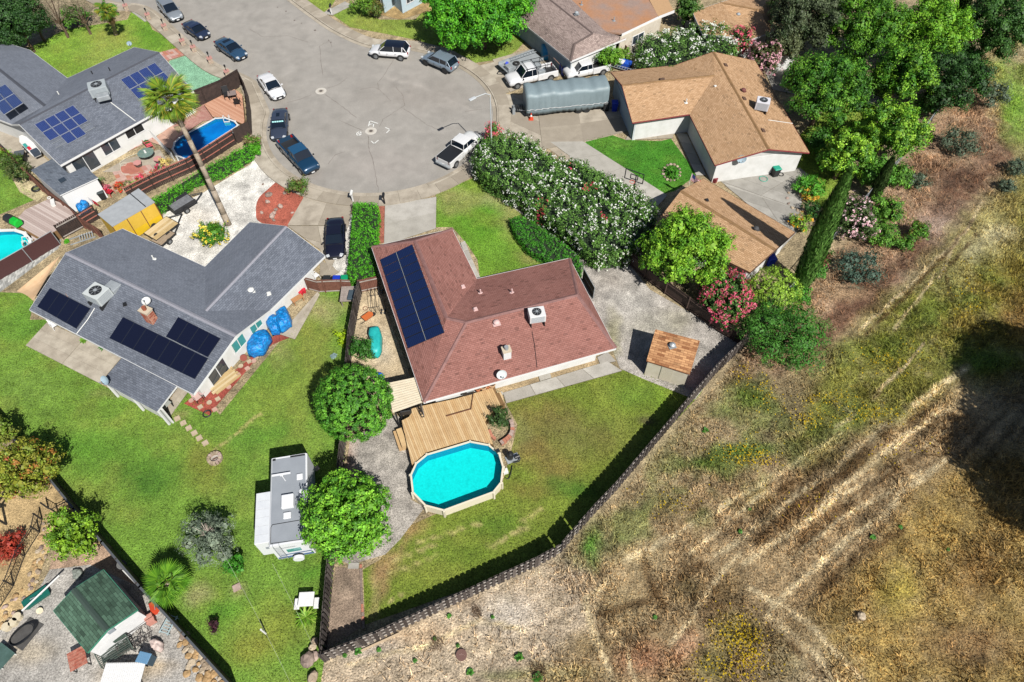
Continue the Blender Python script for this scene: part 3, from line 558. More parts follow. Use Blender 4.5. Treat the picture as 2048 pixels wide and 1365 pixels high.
def roofmesh(vs, faces, flip=None):
    mb = MB()
    for k, f in enumerate(faces):
        p = [vs[i] for i in f]; n = Vector((0, 0, 0))
        for i in range(len(p)): n += (p[i] - p[0]).cross(p[(i + 1) % len(p)] - p[0])
        n.normalize(); 
        if n.z < 0: p = p[::-1]; n = -n
        # along-eave axis: horizontal direction in the face, up-slope axis
        e = Vector((-n.y, n.x, 0)); e = e.normalized() if e.length > 1e-3 else Vector((1, 0, 0)); u = n.cross(e)
        mb.face(p, [(q.dot(e) * 1.0, q.dot(u)) for q in p])
    return mb
def facade(mb, a, b, z0, z1, th=.12):
    d = (b - a); L = Vector((d.x, d.y, 0)).length; c = (a + b) / 2; mb.box((c.x, c.y, (z0 + z1) / 2), (L + th, th, z1 - z0), math.atan2(d.y, d.x))
def house(name, label, cat, vs, faces, eave, rmat, ze, caps=(), capmat=None, wmat=None, ins=.55, fascia=None, gables=(), fh=.2, z0=0, group=None, fmats={}, wallmats={}, skip=(), smoothfaces=()):
    """vs: name -> (px, py, z); eave: ring of names round the footprint; gables: (corner, peak, corner)"""
    W = {k: P(*v) for k, v in vs.items()}; names = list(W); eav = [W[k] for k in eave]
    c = sum(eav, Vector((0, 0, 0))) / len(eav); root = empty(name, (c.x, c.y, z0), label, cat, group)
    groups = {}
    for f in faces: groups.setdefault(fmats.get(tuple(f), rmat).name, []).append(f)
    for mn, fs in groups.items():
        roofmesh(W, fs).build('roof', MATS[mn], root)
    # deck underside, fascia boards
    ed = {}
    for f in faces:
        for i in range(len(f)): e = (f[i], f[(i + 1) % len(f)]); ed[frozenset(e)] = ed.get(frozenset(e), 0) + 1
    fm = fascia or TRIM; top = Vector((0, 0, .012)); dn = Vector((0, 0, -fh))
    for e, n in ed.items():
        if n == 1 and e not in [frozenset(s) for s in skip]:
            a, b = [W[k] for k in e]; d = (b - a); h = Vector((-d.y, d.x, 0)).normalized() * .025
            if (a + b).dot(h) / 2 - c.dot(h) < 0: h = -h
            m = MB(); m.face([a, b, b + dn, a + dn]); q = [a + top + h, b + top + h, b + dn + h, a + dn + h]; m.face(q); m.face([a + top, b + top, b + top + h, a + top + h]); m.face([a + dn, b + dn, b + dn + h, a + dn + h]); m.build('fascia', fm, root)
    roofmesh({k: v + Vector((0, 0, -.14)) for k, v in W.items()}, faces).build('soffit', wmat or WHT, root)
    if caps:
        for i, cp in enumerate(caps):
            a, b = W[cp[0]], W[cp[1]]; d = (b - a).normalized(); s = Vector((-d.y, d.x, 0)).normalized() * .16
            up = Vector((0, 0, .05)); dnn = Vector((0, 0, -.02)); m = MB(); m.face([a + s + dnn, b + s + dnn, b + up, a + up]); m.face([a + up, b + up, b - s + dnn, a - s + dnn]); m.build('ridge_cap', capmat or rmat, root)
    wl = inset(eav, ins)
    for i in range(len(wl)):
        a, b = wl[i], wl[(i + 1) % len(wl)]; m = MB(); facade(m, a, b, z0, ze - .12 + ins * .1); m.build('wall', wallmats.get(i, wmat or WHT), root)
    cc = sum(wl, Vector((0, 0, 0))) / len(wl)
    for g in gables:
        a, p, b = [W[k] for k in g]; mid = (a + b) / 2; inw = Vector((-(b - a).y, (b - a).x, 0)).normalized()
        if (cc - mid).dot(inw) < 0: inw = -inw
        o_ = inw * (ins * .98); sx = (b - a).normalized() * ins; lo = Vector((0, 0, -.13))
        m = MB(); m.face([a + o_ + sx * .6 + lo, b + o_ - sx * .6 + lo, Vector((p.x, p.y, p.z)) + o_ * 1 + lo]); m.build('gable_wall', wallmats.get('g', wmat or WHT), root)

    return root, W, wl
def window(root, a, b, t, w, z0, z1, glass=None, frame=None, out=None, name='window', panes=2):
    d = (b - a); L = d.length; d.normalize(); n = Vector((-d.y, d.x, 0))
    if out is not None and (Vector(out) - a).dot(n) < 0: n = -n
    c = a + d * (L * t) + n * .075; c.z = 0; rz = math.atan2(d.y, d.x); f = MB(); zc = (z0 + z1) / 2; h = z1 - z0
    for s, zz, ww, hh in ((0, z1, w + .16, .08), (0, z0, w + .16, .08), (-w / 2, zc, .08, h), (w / 2, zc, .08, h)): f.box(c + d * s + Vector((0, 0, zz)), (ww, .07, hh), rz)
    if panes == 2: f.box(c + Vector((0, 0, zc)), (.06, .06, h), rz)
    fr = f.build(name, frame or TRIM, root)
    g = MB(); g.box(c + Vector((0, 0, zc)) - n * .01, (w, .02, h), rz); g.build('pane', glass or GLASS, fr); return fr
def pv(root_label, plane, quad, nx, ny, mat, frmat, gap=.028, skip=(), group='solar panels', lift=.12, uvr=0, mid=False):
    """solar array: modules on a roof plane, each module a part"""
    q = [Pl(x, y, plane) for x, y in quad]; n = plane[1]; c = sum(q, Vector((0, 0, 0))) / 4
    root = empty('solar_array', c, root_label, 'solar panels', group)
    f = lambda u, v: q[0].lerp(q[1], u).lerp(q[3].lerp(q[2], u), v)
    gx_ = gap / (q[1] - q[0]).length; gy_ = gap / (q[3] - q[0]).length
    for i in range(nx):
        for j in range(ny):
            if (i, j) in skip: continue
            p = [f(i / nx + gx_, j / ny + gy_), f((i + 1) / nx - gx_, j / ny + gy_), f((i + 1) / nx - gx_, (j + 1) / ny - gy_), f(i / nx + gx_, (j + 1) / ny - gy_)]
            p = [a + n * lift for a in p]; m = MB(); a = p; b = [v - n * .045 for v in p]
            for k in range(4): l = (k + 1) % 4; m.face([a[k], a[l], b[l], b[k]])
            m.face(b[::-1]); s = m; s.face(a); fr = s.build('solar_panel', frmat, root)
            cc = sum(p, Vector((0, 0, 0))) / 4; inn = [cc + (v - cc) * .965 + n * .004 for v in p]
            uv = [(0, 0), (1, 0), (1, 1), (0, 1)] if not uvr else [(0, 0), (0, 1), (1, 1), (1, 0)]
            MB().face(inn, uv).build('cells', mat, fr)
    r = MB()
    for j in range(ny):
        for v in (.25, .75): r.tube([f(-.01, (j + v) / ny) + n * (lift * .5), f(1.01, (j + v) / ny) + n * (lift * .5)], .02, 4)
    r.build('rail', METAL, root)
    if mid: MB().tube([f(.5, 0) + n * (lift + .01), f(.5, 1) + n * (lift + .01)], .02, 4).build('centre_rail', METAL, root)
    return root
# --- H1: red-brown hip roofed house in the centre ---
h1v = dict(A=(743,494,2.7), B=(905,458,2.7), Cc=(954,558,2.7), D=(1139,517,2.7), E=(1232,697,2.7), F=(847,805,2.7), r1=(830,482,4.1), r2=(893,636,4.3), r3=(932,645,4.35), r4=(1155,590,4.3), ta=(800,496,3.5), tb=(857,484,3.5), td=(1120,545,3.6), te=(1175,650,3.5))
H1, W1, L1 = house('single_storey_house', 'L-shaped house under a reddish brown hip roof, beside the turquoise pool', 'house', h1v,
  [('A','r1','B'), ('A','F','r2','r1'), ('B','r1','r2','Cc'), ('Cc','r2','r3'), ('Cc','r3','r4','D'), ('D','r4','E'), ('F','E','r4','r3'), ('F','r3','r2')], ['A','F','E','D','Cc','B'], SH_RED, 2.7,
  caps=[('A','r1'),('B','r1'),('r1','r2'),('r2','r3'),('r3','r4'),('D','r4'),('E','r4'),('F','r3')], capmat=M('cap_red', '9a706a', '86605c', fine=12), wmat=WHT, ins=1.1)
pl1 = plane3(W1['A'], W1['F'], W1['r2']); pls = plane3(W1['F'], W1['E'], W1['r4']); pln = plane3(W1['Cc'], W1['r3'], W1['r4']); plw = plane3(W1['B'], W1['r2'], W1['Cc'])
pv('two columns of ten navy panels on the reddish roof slope facing the side yard', pl1, [(761,521),(826,490),(891,667),(817,699)], 2, 10, PVBLK, PVFRD, group='rooftop solar arrays', mid=True)
a, b = L1[1], L1[2]; window(H1, a, b, .62, 1.5, 1.3, 2.2, out=(2, 20, 0)); window(H1, a, b, .84, 1.5, 1.3, 2.2, out=(2, 20, 0)); window(H1, a, b, .22, 2.2, .95, 2.3, out=(2, 20, 0), name='sliding_door')
window(H1, L1[0], L1[1], .4, 1.2, 1.0, 2.0, out=(-20, 30, 0)); window(H1, L1[3], L1[4], .5, 1.6, 1.0, 2.1, out=(0, 50, 0))
# --- H2: grey gabled house with the white gravel yard ---
h2v = dict(W=(59,620,2.6), N=(245,458,2.6), pk=(132,506,4.5), V=(410,534,2.6), NW=(499,445,2.6), np=(572,453,4.0), NE=(650,512,2.6), J=(541,620,2.6), ep=(472,672,4.3), S=(387,789,2.6), wr=(411,622,4.05))
H2, W2, L2 = house('single_storey_house', 'grey shingled gabled house with blue tarps along its side wall', 'house', h2v,
  [('W','S','ep','pk'), ('N','pk','ep','wr','V'), ('NW','V','wr','np'), ('np','wr','J','NE'), ('wr','ep','J')], ['W','S','J','NE','NW','V','N'], SH_GREYN, 2.6,
  caps=[('pk','ep'),('np','wr')], capmat=M('cap_grey', '9a9aa4', None, fine=12), wmat=WHT, gables=[('W','pk','N'),('NW','np','NE'),('S','ep','J')], fmats={('W','S','ep','pk'): SH_GREY, ('np','wr','J','NE'): SH_GREY}, ins=1.0)
p2s = plane3(W2['W'], W2['S'], W2['ep']); p2n = plane3(W2['N'], W2['pk'], W2['V']); p2e = plane3(W2['np'], W2['NE'], W2['J'])
pv('four black panels at the left end of the grey roof', p2s, [(102,577),(183,618),(154,659),(76,615)], 4, 1, PVNAVY, PVFRD, gap=.015, group='rooftop solar arrays')
pv('seven black panels in the lower row on the grey roof', p2s, [(248,635),(418,718),(391,760),(220,678)], 7, 1, PVNAVY, PVFRD, gap=.015, group='rooftop solar arrays')
pv('four black panels in the upper row near the gable of the grey roof', p2s, [(358,635),(443,678),(417,716),(333,675)], 4, 1, PVNAVY, PVFRD, gap=.015, group='rooftop solar arrays')
# porch roof off the south eave
po = [P(259,698,2.62), P(203,764,2.3), P(314,824,2.3), P(369,752,2.62)]
mb = roofmesh(dict(zip('abcd', po)), [tuple('abcd')]); mb.build('porch_roof', SH_GREY, H2)
m = MB(); 
for i in range(4): a, b = po[i], po[(i + 1) % 4]; m.face([a, b, b - Vector((0, 0, .18)), a - Vector((0, 0, .18))])
m.face([p - Vector((0, 0, .16)) for p in po]); m.build('porch_fascia', TRIM, H2)
for p in (po[1], po[2], po[1].lerp(po[2], .5)): q = p.lerp((po[0] + po[3]) / 2, .05); MB().box((q.x, q.y, 1.05), (.14, .14, 2.1)).build('porch_post', TRIM, H2)
facade(mb2 := MB(), po[1].lerp(po[0], .12), po[2].lerp(po[3], .12), 0, 2.1); mb2.build('porch_wall', WHT, H2)
a, b = L2[1], L2[2]
window(H2, a, b, .84, 1.3, .9, 2.0, GLASST, out=(-10, 25, 0), frame=TRIM); window(H2, a, b, .58, 1.4, .9, 2.1, GLASST, out=(-10, 25, 0)); window(H2, a, b, .24, 1.9, .1, 2.1, GLASS, out=(-10, 25, 0), name='sliding_door')
a, b = L2[2], L2[3]; window(H2, a, b, .8, .9, .05, 2.1, WHT, out=(-10, 30, 0), name='side_door', panes=1)
# --- H3: blue-grey house top left ---
h3v = dict(TL=(-70,60,2.6), c1=(60,101,2.6), V=(135,157,2.6), N=(268,95,2.6), pk=(318,105,4.45), E=(387,183,2.6), S=(120,331,2.6), wk=(38,249,4.45), wS=(23,249,2.6), wr=(90,212,4.2), wt=(-45,105,4.2), L=(-80,210,2.6))
H3, W3, L3 = house('single_storey_house', 'bluish grey roofed house with blue gridded solar panels behind the tall palm', 'house', h3v,
  [('wk','S','E','pk'), ('wk','pk','N','V','wr'), ('V','c1','TL','wt','wr'), ('wt','L','wS','wk','wr')], ['L','wS','wk','S','E','pk','N','V','c1','TL'], SH_GREYN, 2.6,
  caps=[('wk','pk'),('wt','wr')], capmat=M('cap_dark', '4f525c', None), wmat=WHT, ins=.5, fmats={('wk','S','E','pk'): SH_GREY}, gables=[])
for ch in list(H3.children):
    if ch.name.startswith('wall'): bpy.data.objects.remove(ch)
h3w = inset([P(*h3v[k][:2], 2.6) for k in ('L','wS','S','E','N','V','c1','TL')], .5)
for i in range(8): m = MB(); facade(m, h3w[i], h3w[(i + 1) % 8], 0, 2.5); m.build('wall', WHT, H3)
for g, a_, p_, b_ in ((0,'wS','wk','S'), (1,'E','pk','N')):
    A_, P_, B_ = W3[a_], W3[p_], W3[b_]; inw = ((W3['wk'] + W3['pk']) / 2 - (A_ + B_) / 2); inw.z = 0; inw = inw.normalized() * .48; lo = Vector((0, 0, -.12))
    MB().face([A_ + inw + lo, B_ + inw + lo, P_ + inw * 2 + lo]).build('gable_wall', WHT, H3)
p3s = plane3(W3['wk'], W3['S'], W3['E']); p3w = plane3(W3['wt'], W3['L'], W3['wk'])
pv('ten blue gridded panels in three staggered rows on the bluish grey roof', p3s, [(69,251),(147,212),(193,260),(117,301)], 4, 3, PVBLUE, PVFR, skip=((0,2),(3,2)), group='rooftop solar arrays', uvr=0)
pv('blue gridded panels partly hidden by the tall palm crown', p3s, [(241,161),(310,127),(346,165),(279,202)], 4, 2, PVBLUE, PVFR, group='rooftop solar arrays')
pv('blue gridded panels at the left edge of the picture on the bluish grey wing', p3w, [(-26,190),(13,170),(49,208),(10,232)], 2, 2, PVBLUE, PVFR, group='rooftop solar arrays')
window(H3, h3w[2], h3w[3], .12, 2.4, .2, 2.1, GLASS, out=(-25, 50, 0), name='sliding_door'); window(H3, h3w[2], h3w[3], .32, 1.8, .8, 2.1, GLASS, out=(-25, 50, 0)); window(H3, h3w[2], h3w[3], .52, 2., 1.2, 2.1, DARK, out=(-25, 50, 0))
# --- H4: brown roof and rusty flat roof house, top ---
h4v = dict(a=(1065,62,2.6), b=(1141,123,2.6), c=(1252,77,2.6), d=(1211,63,3.2), e=(1149,88,3.7), f=(1185,67,3.9), T=(913,-60,2.6), T2=(1024,-60,3.9), T3=(1079,-60,3.2))
H4, W4, L4 = house('single_storey_house', 'house with brownish hip roof at the garage and rusty flat roof behind', 'house', h4v, [('a','b','e','f','T2','T'), ('b','c','e'), ('c','d','f','e'), ('f','d','T3','T2')], ['a','b','c','d','T3','T'], SH_BRN, 2.6, caps=[('b','e'),('e','f'),('f','T2')], capmat=SH_BRN, wmat=WHT, wallmats={0: BLUEG, 5: BLUEG}, skip=[('c','d'),('d','T3'),('T3','T2')])  # BLUEG walls carry the garage front's shade as paint
RUST = M('rusty_roll_roofing', 'c08a62', 'a89084', scale=.35, fine=8, amp=.15); TANR = M('tan_roll_roofing', 'cba47a', None, fine=9, amp=.12)
fr = [P(1079,-60,3.2), P(1211,63,3.2), P(1244,69,3.1), P(1316,33,3.1), P(1260,-70,3.5)]; MB().prism([(p.x, p.y) for p in fr], 3.0, 3.18).build('flat_roof', RUST, H4)
fr2 = [P(1316,33,3.1), P(1347,22,3.1), P(1300,-70,3.1), P(1260,-70,3.1)]; MB().prism([(p.x, p.y) for p in fr2], 2.98, 3.15).build('flat_roof', TANR, H4)
e1 = [P(1244,70,3.1), P(1317,35,3.1), P(1348,23,3.1)]
for a, b in zip(e1, e1[1:]): m = MB(); facade(m, a, b, 2.9, 3.2, .08); m.build('fascia', TRIM, H4)
wa = P(1241,74,3.0); wb = P(1322,36,3.0); wa.z = wb.z = 0; m = MB(); facade(m, wa, wb, 0, 2.98); m.build('wall', CREAM, H4); window(H4, wa, wb, .45, 1.8, 1.2, 2.3, out=(20, 60, 0), glass=GLASS)
# --- H5: tan house right ---
h5v = dict(a=(1222,145,2.6), p=(1244,171,3.95), b=(1265,246,2.6), v=(1379,229,2.6), s=(1430,331,2.6), q=(1538,299,3.9), t=(1619,306,2.6), u=(1510,122,2.6), n=(1427,104,3.9), m=(1350,131,2.6), w=(1429,151,3.75))
H5, W5, L5 = house('single_storey_house', 'tan shingled house with dark red trim beside the covered trailer', 'house', h5v,
  [('a','p','w','m'), ('p','b','v','w'), ('m','w','n'), ('w','v','s','q','n'), ('n','q','t','u')], ['a','b','v','s','t','u','m'], SH_TAN, 2.6, caps=[('p','w'),('n','q')], capmat=M('cap_tan', 'a07c52', '8d6b46', fine=9),
  wmat=WHT, fascia=REDTR, fh=.12, gables=[('a','p','b'),('s','q','t')], ins=.5, wallmats={0: BLUEG})
p5s = plane3(W5['p'], W5['b'], W5['v']); p5e = plane3(W5['n'], W5['q'], W5['t']); p5w = plane3(W5['v'], W5['s'], W5['q']); p5n = plane3(W5['a'], W5['p'], W5['m'])
m = MB(); facade(m, L5[0] + Vector((-.1, 0, 0)), L5[0].lerp(L5[1], .98) + Vector((-.1, 0, 0)), .1, 2.1, .06); m.build('garage_door', M('garage_door_blue', 'a8bccc', None), H5)
# --- H6: tan garage right below H5 ---
h6v = dict(a=(1407,357,2.6), p=(1362,382,3.75), b=(1309,450,2.6), c=(1500,545,2.6), q=(1551,500,3.75), d=(1590,465,2.6))
H6, W6, L6 = house('garage', 'tan gabled garage roof crossed by the long cypress shadow', 'garage', h6v, [('a','d','q','p'), ('p','q','c','b')], ['a','b','c','d'], SH_TAN, 2.6, caps=[('p','q')], capmat=MATS['cap_tan'], wmat=WHT, gables=[('a','p','b'),('d','q','c')], ins=.45, fascia=M('brown_trim2', '6a4a38', None))
p6n = plane3(W6['a'], W6['d'], W6['q']); p6s = plane3(W6['p'], W6['q'], W6['c'])
# --- H7 top right tan house, H8 pale blue house ---
h7v = dict(a=(1385,24,2.6), p=(1441,5,3.7), b=(1560,-30,2.6), q=(1580,40,3.7), d=(1541,66,2.6), e=(1502,79,2.6), f=(1405,68,2.6), r=(1520,20,3.7))
H7, W7, L7 = house('single_storey_house', 'tan roofed house half hidden by the far white oleanders', 'house', h7v, [('a','f','e','p'), ('p','e','d','r'), ('p','r','b'), ('b','r','d')], ['a','f','e','d','b','p'], SH_TAN, 2.6, caps=[('p','r')], capmat=MATS['cap_tan'], wmat=WHT, fascia=TRIM, ins=.4)
H8c = [P(748,-20,0), P(756,12,0), P(770,26,0), P(789,12,0), P(806,27,0), P(856,0,0), P(860,-60,0), P(750,-60,0)]
c8 = sum(H8c, Vector((0, 0, 0))) / 8; H8 = empty('single_storey_house', (c8.x, c8.y, 0), 'pale blue sided house with white framed bay windows at the top edge', 'house')
for i in range(6): m = MB(); facade(m, H8c[i], H8c[i + 1], 0, 3); m.build('wall', M('pale_blue_siding', 'c8dce6', 'bcd2de', amp=.05), H8)
window(H8, H8c[4], H8c[5], .3, 1.2, .9, 2.3, out=(-8, 60, 0)); window(H8, H8c[4], H8c[5], .7, 1.6, .9, 2.3, out=(-8, 60, 0)); window(H8, H8c[1], H8c[2], .5, .8, .9, 2.3, out=(-20, 70, 0), panes=1)
MB().prism([(p.x, p.y) for p in inset(H8c, -.5)], 3.02, 3.2).build('roof', SH_GREYN, H8)
MB().box((H8c[1].x + .2, H8c[1].y - .5, 1.6), (.2, .2, 3.2)).build('downpipe', GREYW, H8)
# --- sheds ---
def planeroof(name, label, cat, roofpts, rmat, wmat, z0=0, ins=.12, fasc=None, th=.1):
    """roofpts: ring of (px,py,z)"""
    W = [P(*p) for p in roofpts]; c = sum(W, Vector((0, 0, 0))) / len(W); root = empty(name, (c.x, c.y, z0), label, cat)
    roofmesh(dict(enumerate(W)), [tuple(range(len(W)))]).build('roof', rmat, root); m = MB()
    for i in range(len(W)): a, b = W[i], W[(i + 1) % len(W)]; m.face([a, b, b - Vector((0, 0, th)), a - Vector((0, 0, th))])
    m.build('fascia', fasc or TRIM, root); wl = inset(W, ins)
    for i in range(len(wl)):
        a, b = wl[i], wl[(i + 1) % len(wl)]; MB().face([(a.x, a.y, z0), (b.x, b.y, z0), (b.x, b.y, b.z - .02), (a.x, a.y, a.z - .02)]).build('wall', wmat if not isinstance(wmat, dict) else wmat.get(i, wmat[0]), root)
    return root, W, wl
S1, S1W, S1L = planeroof('garden_shed', 'small shed with patchy rust coloured shingles and pale front wall', 'shed', [(1311,659,2.5), (1400,682,2.5), (1380,749,2.1), (1293,722,2.1)], SH_BRICK, {0: M('brown_wall', '8c4c3c', None), 2: M('beige_wall', 'e8e0cc', 'dcd2bc', amp=.06)}, fasc=M('brown_trim', '8a5238', None))
MB().box(((S1L[2] + S1L[3]) / 2 + Vector((0, -.03, -1.1))), (.9, .03, 1.8), math.atan2((S1L[2] - S1L[3]).y, (S1L[2] - S1L[3]).x)).build('door', M('beige_door', 'ded4be', None), S1)
S2, _, _ = planeroof('garden_shed', 'white walled shed with grey notched roof and a skylight, beside the blue tarp', 'shed', [(62,341,2.5), (104,318,2.6), (138,348,2.6), (170,333,2.65), (196,356,2.45), (120,391,2.35)], SH_SHED, M('shed_white', 'f6f6f6', None, amp=.03))
sk = [P(x, y, 2.52) for x, y in ((116,361), (128,355), (134,361), (122,367))]; MB().slab(sk, Vector((0, 0, 1)), .06).build('skylight', GLASS, S2)
g3 = dict(a=(107,1222,2.1), p=(146,1179,2.7), b=(207,1140,2.1), c=(275,1220,2.1), q=(214,1261,2.7), d=(175,1306,2.1))
S3, W3s, L3s = house('garden_shed', 'white gabled shed with green shingles and green gutters', 'shed', g3, [('a','d','q','p'), ('p','q','c','b')], ['a','b','c','d'], SH_GRN, 2.1, caps=[('p','q')], capmat=M('cap_green', '3e5048', None), wmat=M('shed_white2', 'f4f4f4', 'e8e8e8', amp=.04), fascia=M('green_gutter', '3f8f74', None), gables=[('d','q','c')], ins=.15, fh=.14)
MB().box(((L3s[2] + L3s[3]) / 2 + Vector((.0, -.1, -.1))), (.4, .06, .3), .7).build('vent', GREYW, S3)
S4, _, _ = planeroof('garden_shed', 'white shed with orange tiled roof behind the pink oleander', 'shed', [(1545,92,2.4), (1580,88,2.4), (1596,107,2.0), (1556,114,2.0)], M('orange_tile', 'd2693a', 'b5562e', fine=5), WHT)
# patio cover of ribbed pans
pc = [P(772,768,2.45), P(830,756,2.45), P(845,806,2.4), P(786,827,2.4)]; c = sum(pc, Vector((0, 0, 0))) / 4
PCV = empty('patio_cover', (c.x, c.y, 0), 'cream ribbed patio cover joining the round tree and the reddish roof', 'patio cover'); PAN = M('cream_metal', 'f0e4cc', 'e6d8be', amp=.04, rough=.5)
for j in range(12):
    f = lambda u, v: pc[0].lerp(pc[1], u).lerp(pc[3].lerp(pc[2], u), v); a, b, c_, d = f(0, j / 12 + .006), f(1, j / 12 + .006), f(1, (j + 1) / 12 - .012), f(0, (j + 1) / 12 - .012)
    m = MB().slab([a, b, c_, d], Vector((0, 0, 1)), .03); m.slab([a + Vector((0, 0, .03)), b + Vector((0, 0, .03)), b.lerp(c_, .12) + Vector((0, 0, .03)), a.lerp(d, .12) + Vector((0, 0, .03))], Vector((0, 0, 1)), .045); m.build('roof_pan', PAN, PCV)
for u, v in ((.08, .95), (.92, .95), (.08, .1)): q = f(u, v); MB().box((q.x, q.y, 1.2), (.1, .1, 2.4)).build('post', DMETAL, PCV)
# roof fittings
def onroof(x, y, pl): return Pl(x, y, pl)
def vent(x, y, pl, kind, label, mat=None):
    p = onroof(x, y, pl); r = empty('roof_vent', p, label, 'roof vent', 'roof vents'); mt = mat or M('vent_pink', 'e8c4c0', None, amp=.06)
    if kind == 'dome':
        MB().cyl(p - Vector((0, 0, .1)), p + Vector((0, 0, .18)), .14, n=12).build('pipe', mt, r); MB().cyl(p + Vector((0, 0, .18)), p + Vector((0, 0, .26)), .26, .24, n=16).cyl(p + Vector((0, 0, .26)), p + Vector((0, 0, .36)), .24, .08, n=16).build('cap', mt, r); MB().box(p + Vector((0, 0, .02)), (.6, .5, .03), .3).build('flashing', mt, r)
    elif kind == 'box': MB().box(p + Vector((0, 0, .04)), (.35, .35, .03), .4).build('flashing', mt, r); MB().box(p + Vector((0, 0, .12)), (.26, .22, .14), .4).build('hood', mt, r)
    else: MB().cyl(p - Vector((0, 0, .1)), p + Vector((0, 0, .45)), .06, n=8).build('pipe', mt, r); MB().cyl(p, p + Vector((0, 0, .04)), .2, .09, n=10).build('flashing', mt, r)
    return r
vent(993,648, pls, 'dome', 'pink domed roof vent on the reddish roof'); vent(926,575, plw, 'box', 'pale pink box vent nearest the inner corner of the reddish roof'); vent(961,587, pln, 'pipe', 'small pink pipe vent right of the inner corner of the reddish roof'); vent(951,620, pln, 'box', 'pink box vent above the ridge of the reddish roof'); vent(1024,586, pln, 'pipe', 'tiny pink pipe vent by the middle of the far reddish slope')
WV = M('vent_white', 'f0f0ec', None, amp=.04)
for x, y, pl, k, lb in ((308,519,p2n,'pipe','small white pipe vent on the smooth grey slope'), (456,536,p2n,'box','white box vent near the valley of the grey roof'), (503,583,p2e,'dome','white domed vent left of its twin on the grey wing'), (538,589,p2e,'box','white hooded vent near the lower eave of the grey wing'), (251,610,p2s,'box','small black box vent between chimney and cooling unit')):
    vent(x, y, pl, k, lb, BLACK if 'black' in lb else WV)
for x, y, pl, k, lb in ((1430,175,p5w,'box','white box vent high on the tan roof'), (1372,206,p5s,'pipe','grey pipe vent low on the tan roof'), (1486,183,p5e,'dome','round maroon vent beside the tan ridge')): vent(x, y, pl, k, lb, M('vent_maroon', '7a4640', None) if 'maroon' in lb else WV)
BROWNV = M('vent_brown', '6a5040', None)
for x, y, pl, lb in ((1324,159,p5n,'flat brown vent on the far slope of the tan wing'), (1451,131,p5e,'flat brown vent near the top of the tan ridge'), (1488,198,p5e,'flat brown vent below the round maroon vent'), (1526,262,p5e,'flat brown vent near the foot of the tan ridge')):
    p = onroof(x, y, pl); n = pl[1]; q = n.to_track_quat('Z', 'Y').to_matrix(); one('roof_vent', MB().box(p + n * .05, (.5, .35, .1), rot=q), BROWNV, lb, 'roof vent', 'roof vents')
vent(1511,460, p6n, 'dome', 'dark domed vent in the shade on the garage roof', M('vent_dark', '4a4a4c', None)); vent(1413,402, p6n, 'box', 'dark box vent on the sunlit garage slope', DMETAL)
for x, y, z, lb in ((1153,29,3.9,'small blue grey vent on the brownish roof'), (1228,42,3.2,'tall stovepipe on the rusty flat roof'), (1163,10,3.2,'short white pipe on the rusty flat roof'), (1476,32,3.1,'maroon banded vent on the far tan roof')): p = P(x, y, z); vent(x, y, (p, Vector((0, 0, 1))), 'pipe' if 'pipe' in lb else 'dome', lb, METAL)
p = (S1W[0] + S1W[2]) / 2; p = P(1344,696,2.35); vent(1344,693, (p, Vector((0, 0, 1))), 'dome', 'round galvanised vent in the middle of the rust coloured shed roof', METAL)
for x, y, lb in ((186,150,'dark pipe vent nearest the front lawn on the bluish roof'), (221,143,'dark pipe vent beside the upper ridge of the bluish roof'), (119,191,'small white vent in the middle of the bluish roof'), (103,160,'dark hooded vent on the bluish wing roof')):
    pl = plane3(W3['wk'], W3['pk'], W3['N']); vent(x, y, pl, 'pipe', lb, DMETAL if 'dark' in lb else WV)
def acunit(x, y, pl, rz, size, label, col, duct=None, line=None):
    p = onroof(x, y, pl); w, d, h = size; r = empty('rooftop_cooler', p, label, 'air conditioner', 'rooftop air conditioners', rz); mt = M('ac_' + col, col, None, amp=.06, rough=.5)
    z = .25; b = LB().box((0, 0, z + h / 2), (w, d, h)); b.build('cabinet', mt, r, bevel=.02)
    LB().cyl((0, 0, z + h), (0, 0, z + h + .05), min(w, d) * .36, n=20).build('fan_guard', DMETAL, r)
    f = LB()
    for k in range(4): a = k * math.pi / 4; rr = min(w, d) * .34; f.tube([(-math.cos(a) * rr, -math.sin(a) * rr, z + h + .06), (math.cos(a) * rr, math.sin(a) * rr, z + h + .06)], .012, 4)
    f.cyl((0, 0, z + h + .05), (0, 0, z + h + .09), min(w, d) * .1, n=10); f.build('fan_grille', METAL, r)
    g = LB()
    for k in range(7): g.box((0, -d / 2 - .012, z + .1 + k * h / 8), (w * .82, .02, .03))
    for k in range(7): g.box((w / 2 + .012, 0, z + .1 + k * h / 8), (.02, d * .82, .03))
    g.build('louvre', GREYW, r)
    s = LB()
    for sx in (-1, 1): s.box((sx * w * .42, 0, .02), (.06, d * 1.2, .45))
    s.build('stand', DMETAL, r)
    if duct: LB().box((duct[0], duct[1], .45), (duct[2], duct[3], .5)).build('duct', METAL, r, bevel=.05)
    return r
acunit(1073,640, pls, .18, (1.25,1.0,.75), 'white cooling unit on the reddish roof with a black fan', 'eeeeee', None)
acunit(205,600, p2s, -.45, (1.5,1.35,.9), 'pale cooling unit with silver duct on the grey roof', 'd2d8d8', (.3, 1.15, 1.1, .9))
acunit(204,190, p3s, .45, (1.7,1.5,.95), 'grey cooling unit beside the ridge of the bluish roof', 'b4bcc0', (.2, -1.2, 1.2, .8))
acunit(1521,220, p5e, -.3, (1.3,1.1,.9), 'white boxy cooling unit on the tan roof', 'e8e6ec')
def conduit(pts, pl, label, mat, r=.03):
    c = [onroof(x, y, pl) + pl[1] * .04 for x, y in pts]; one('conduit', MB().tube(c, r, 5), mat, label, 'conduit', 'roof conduits')
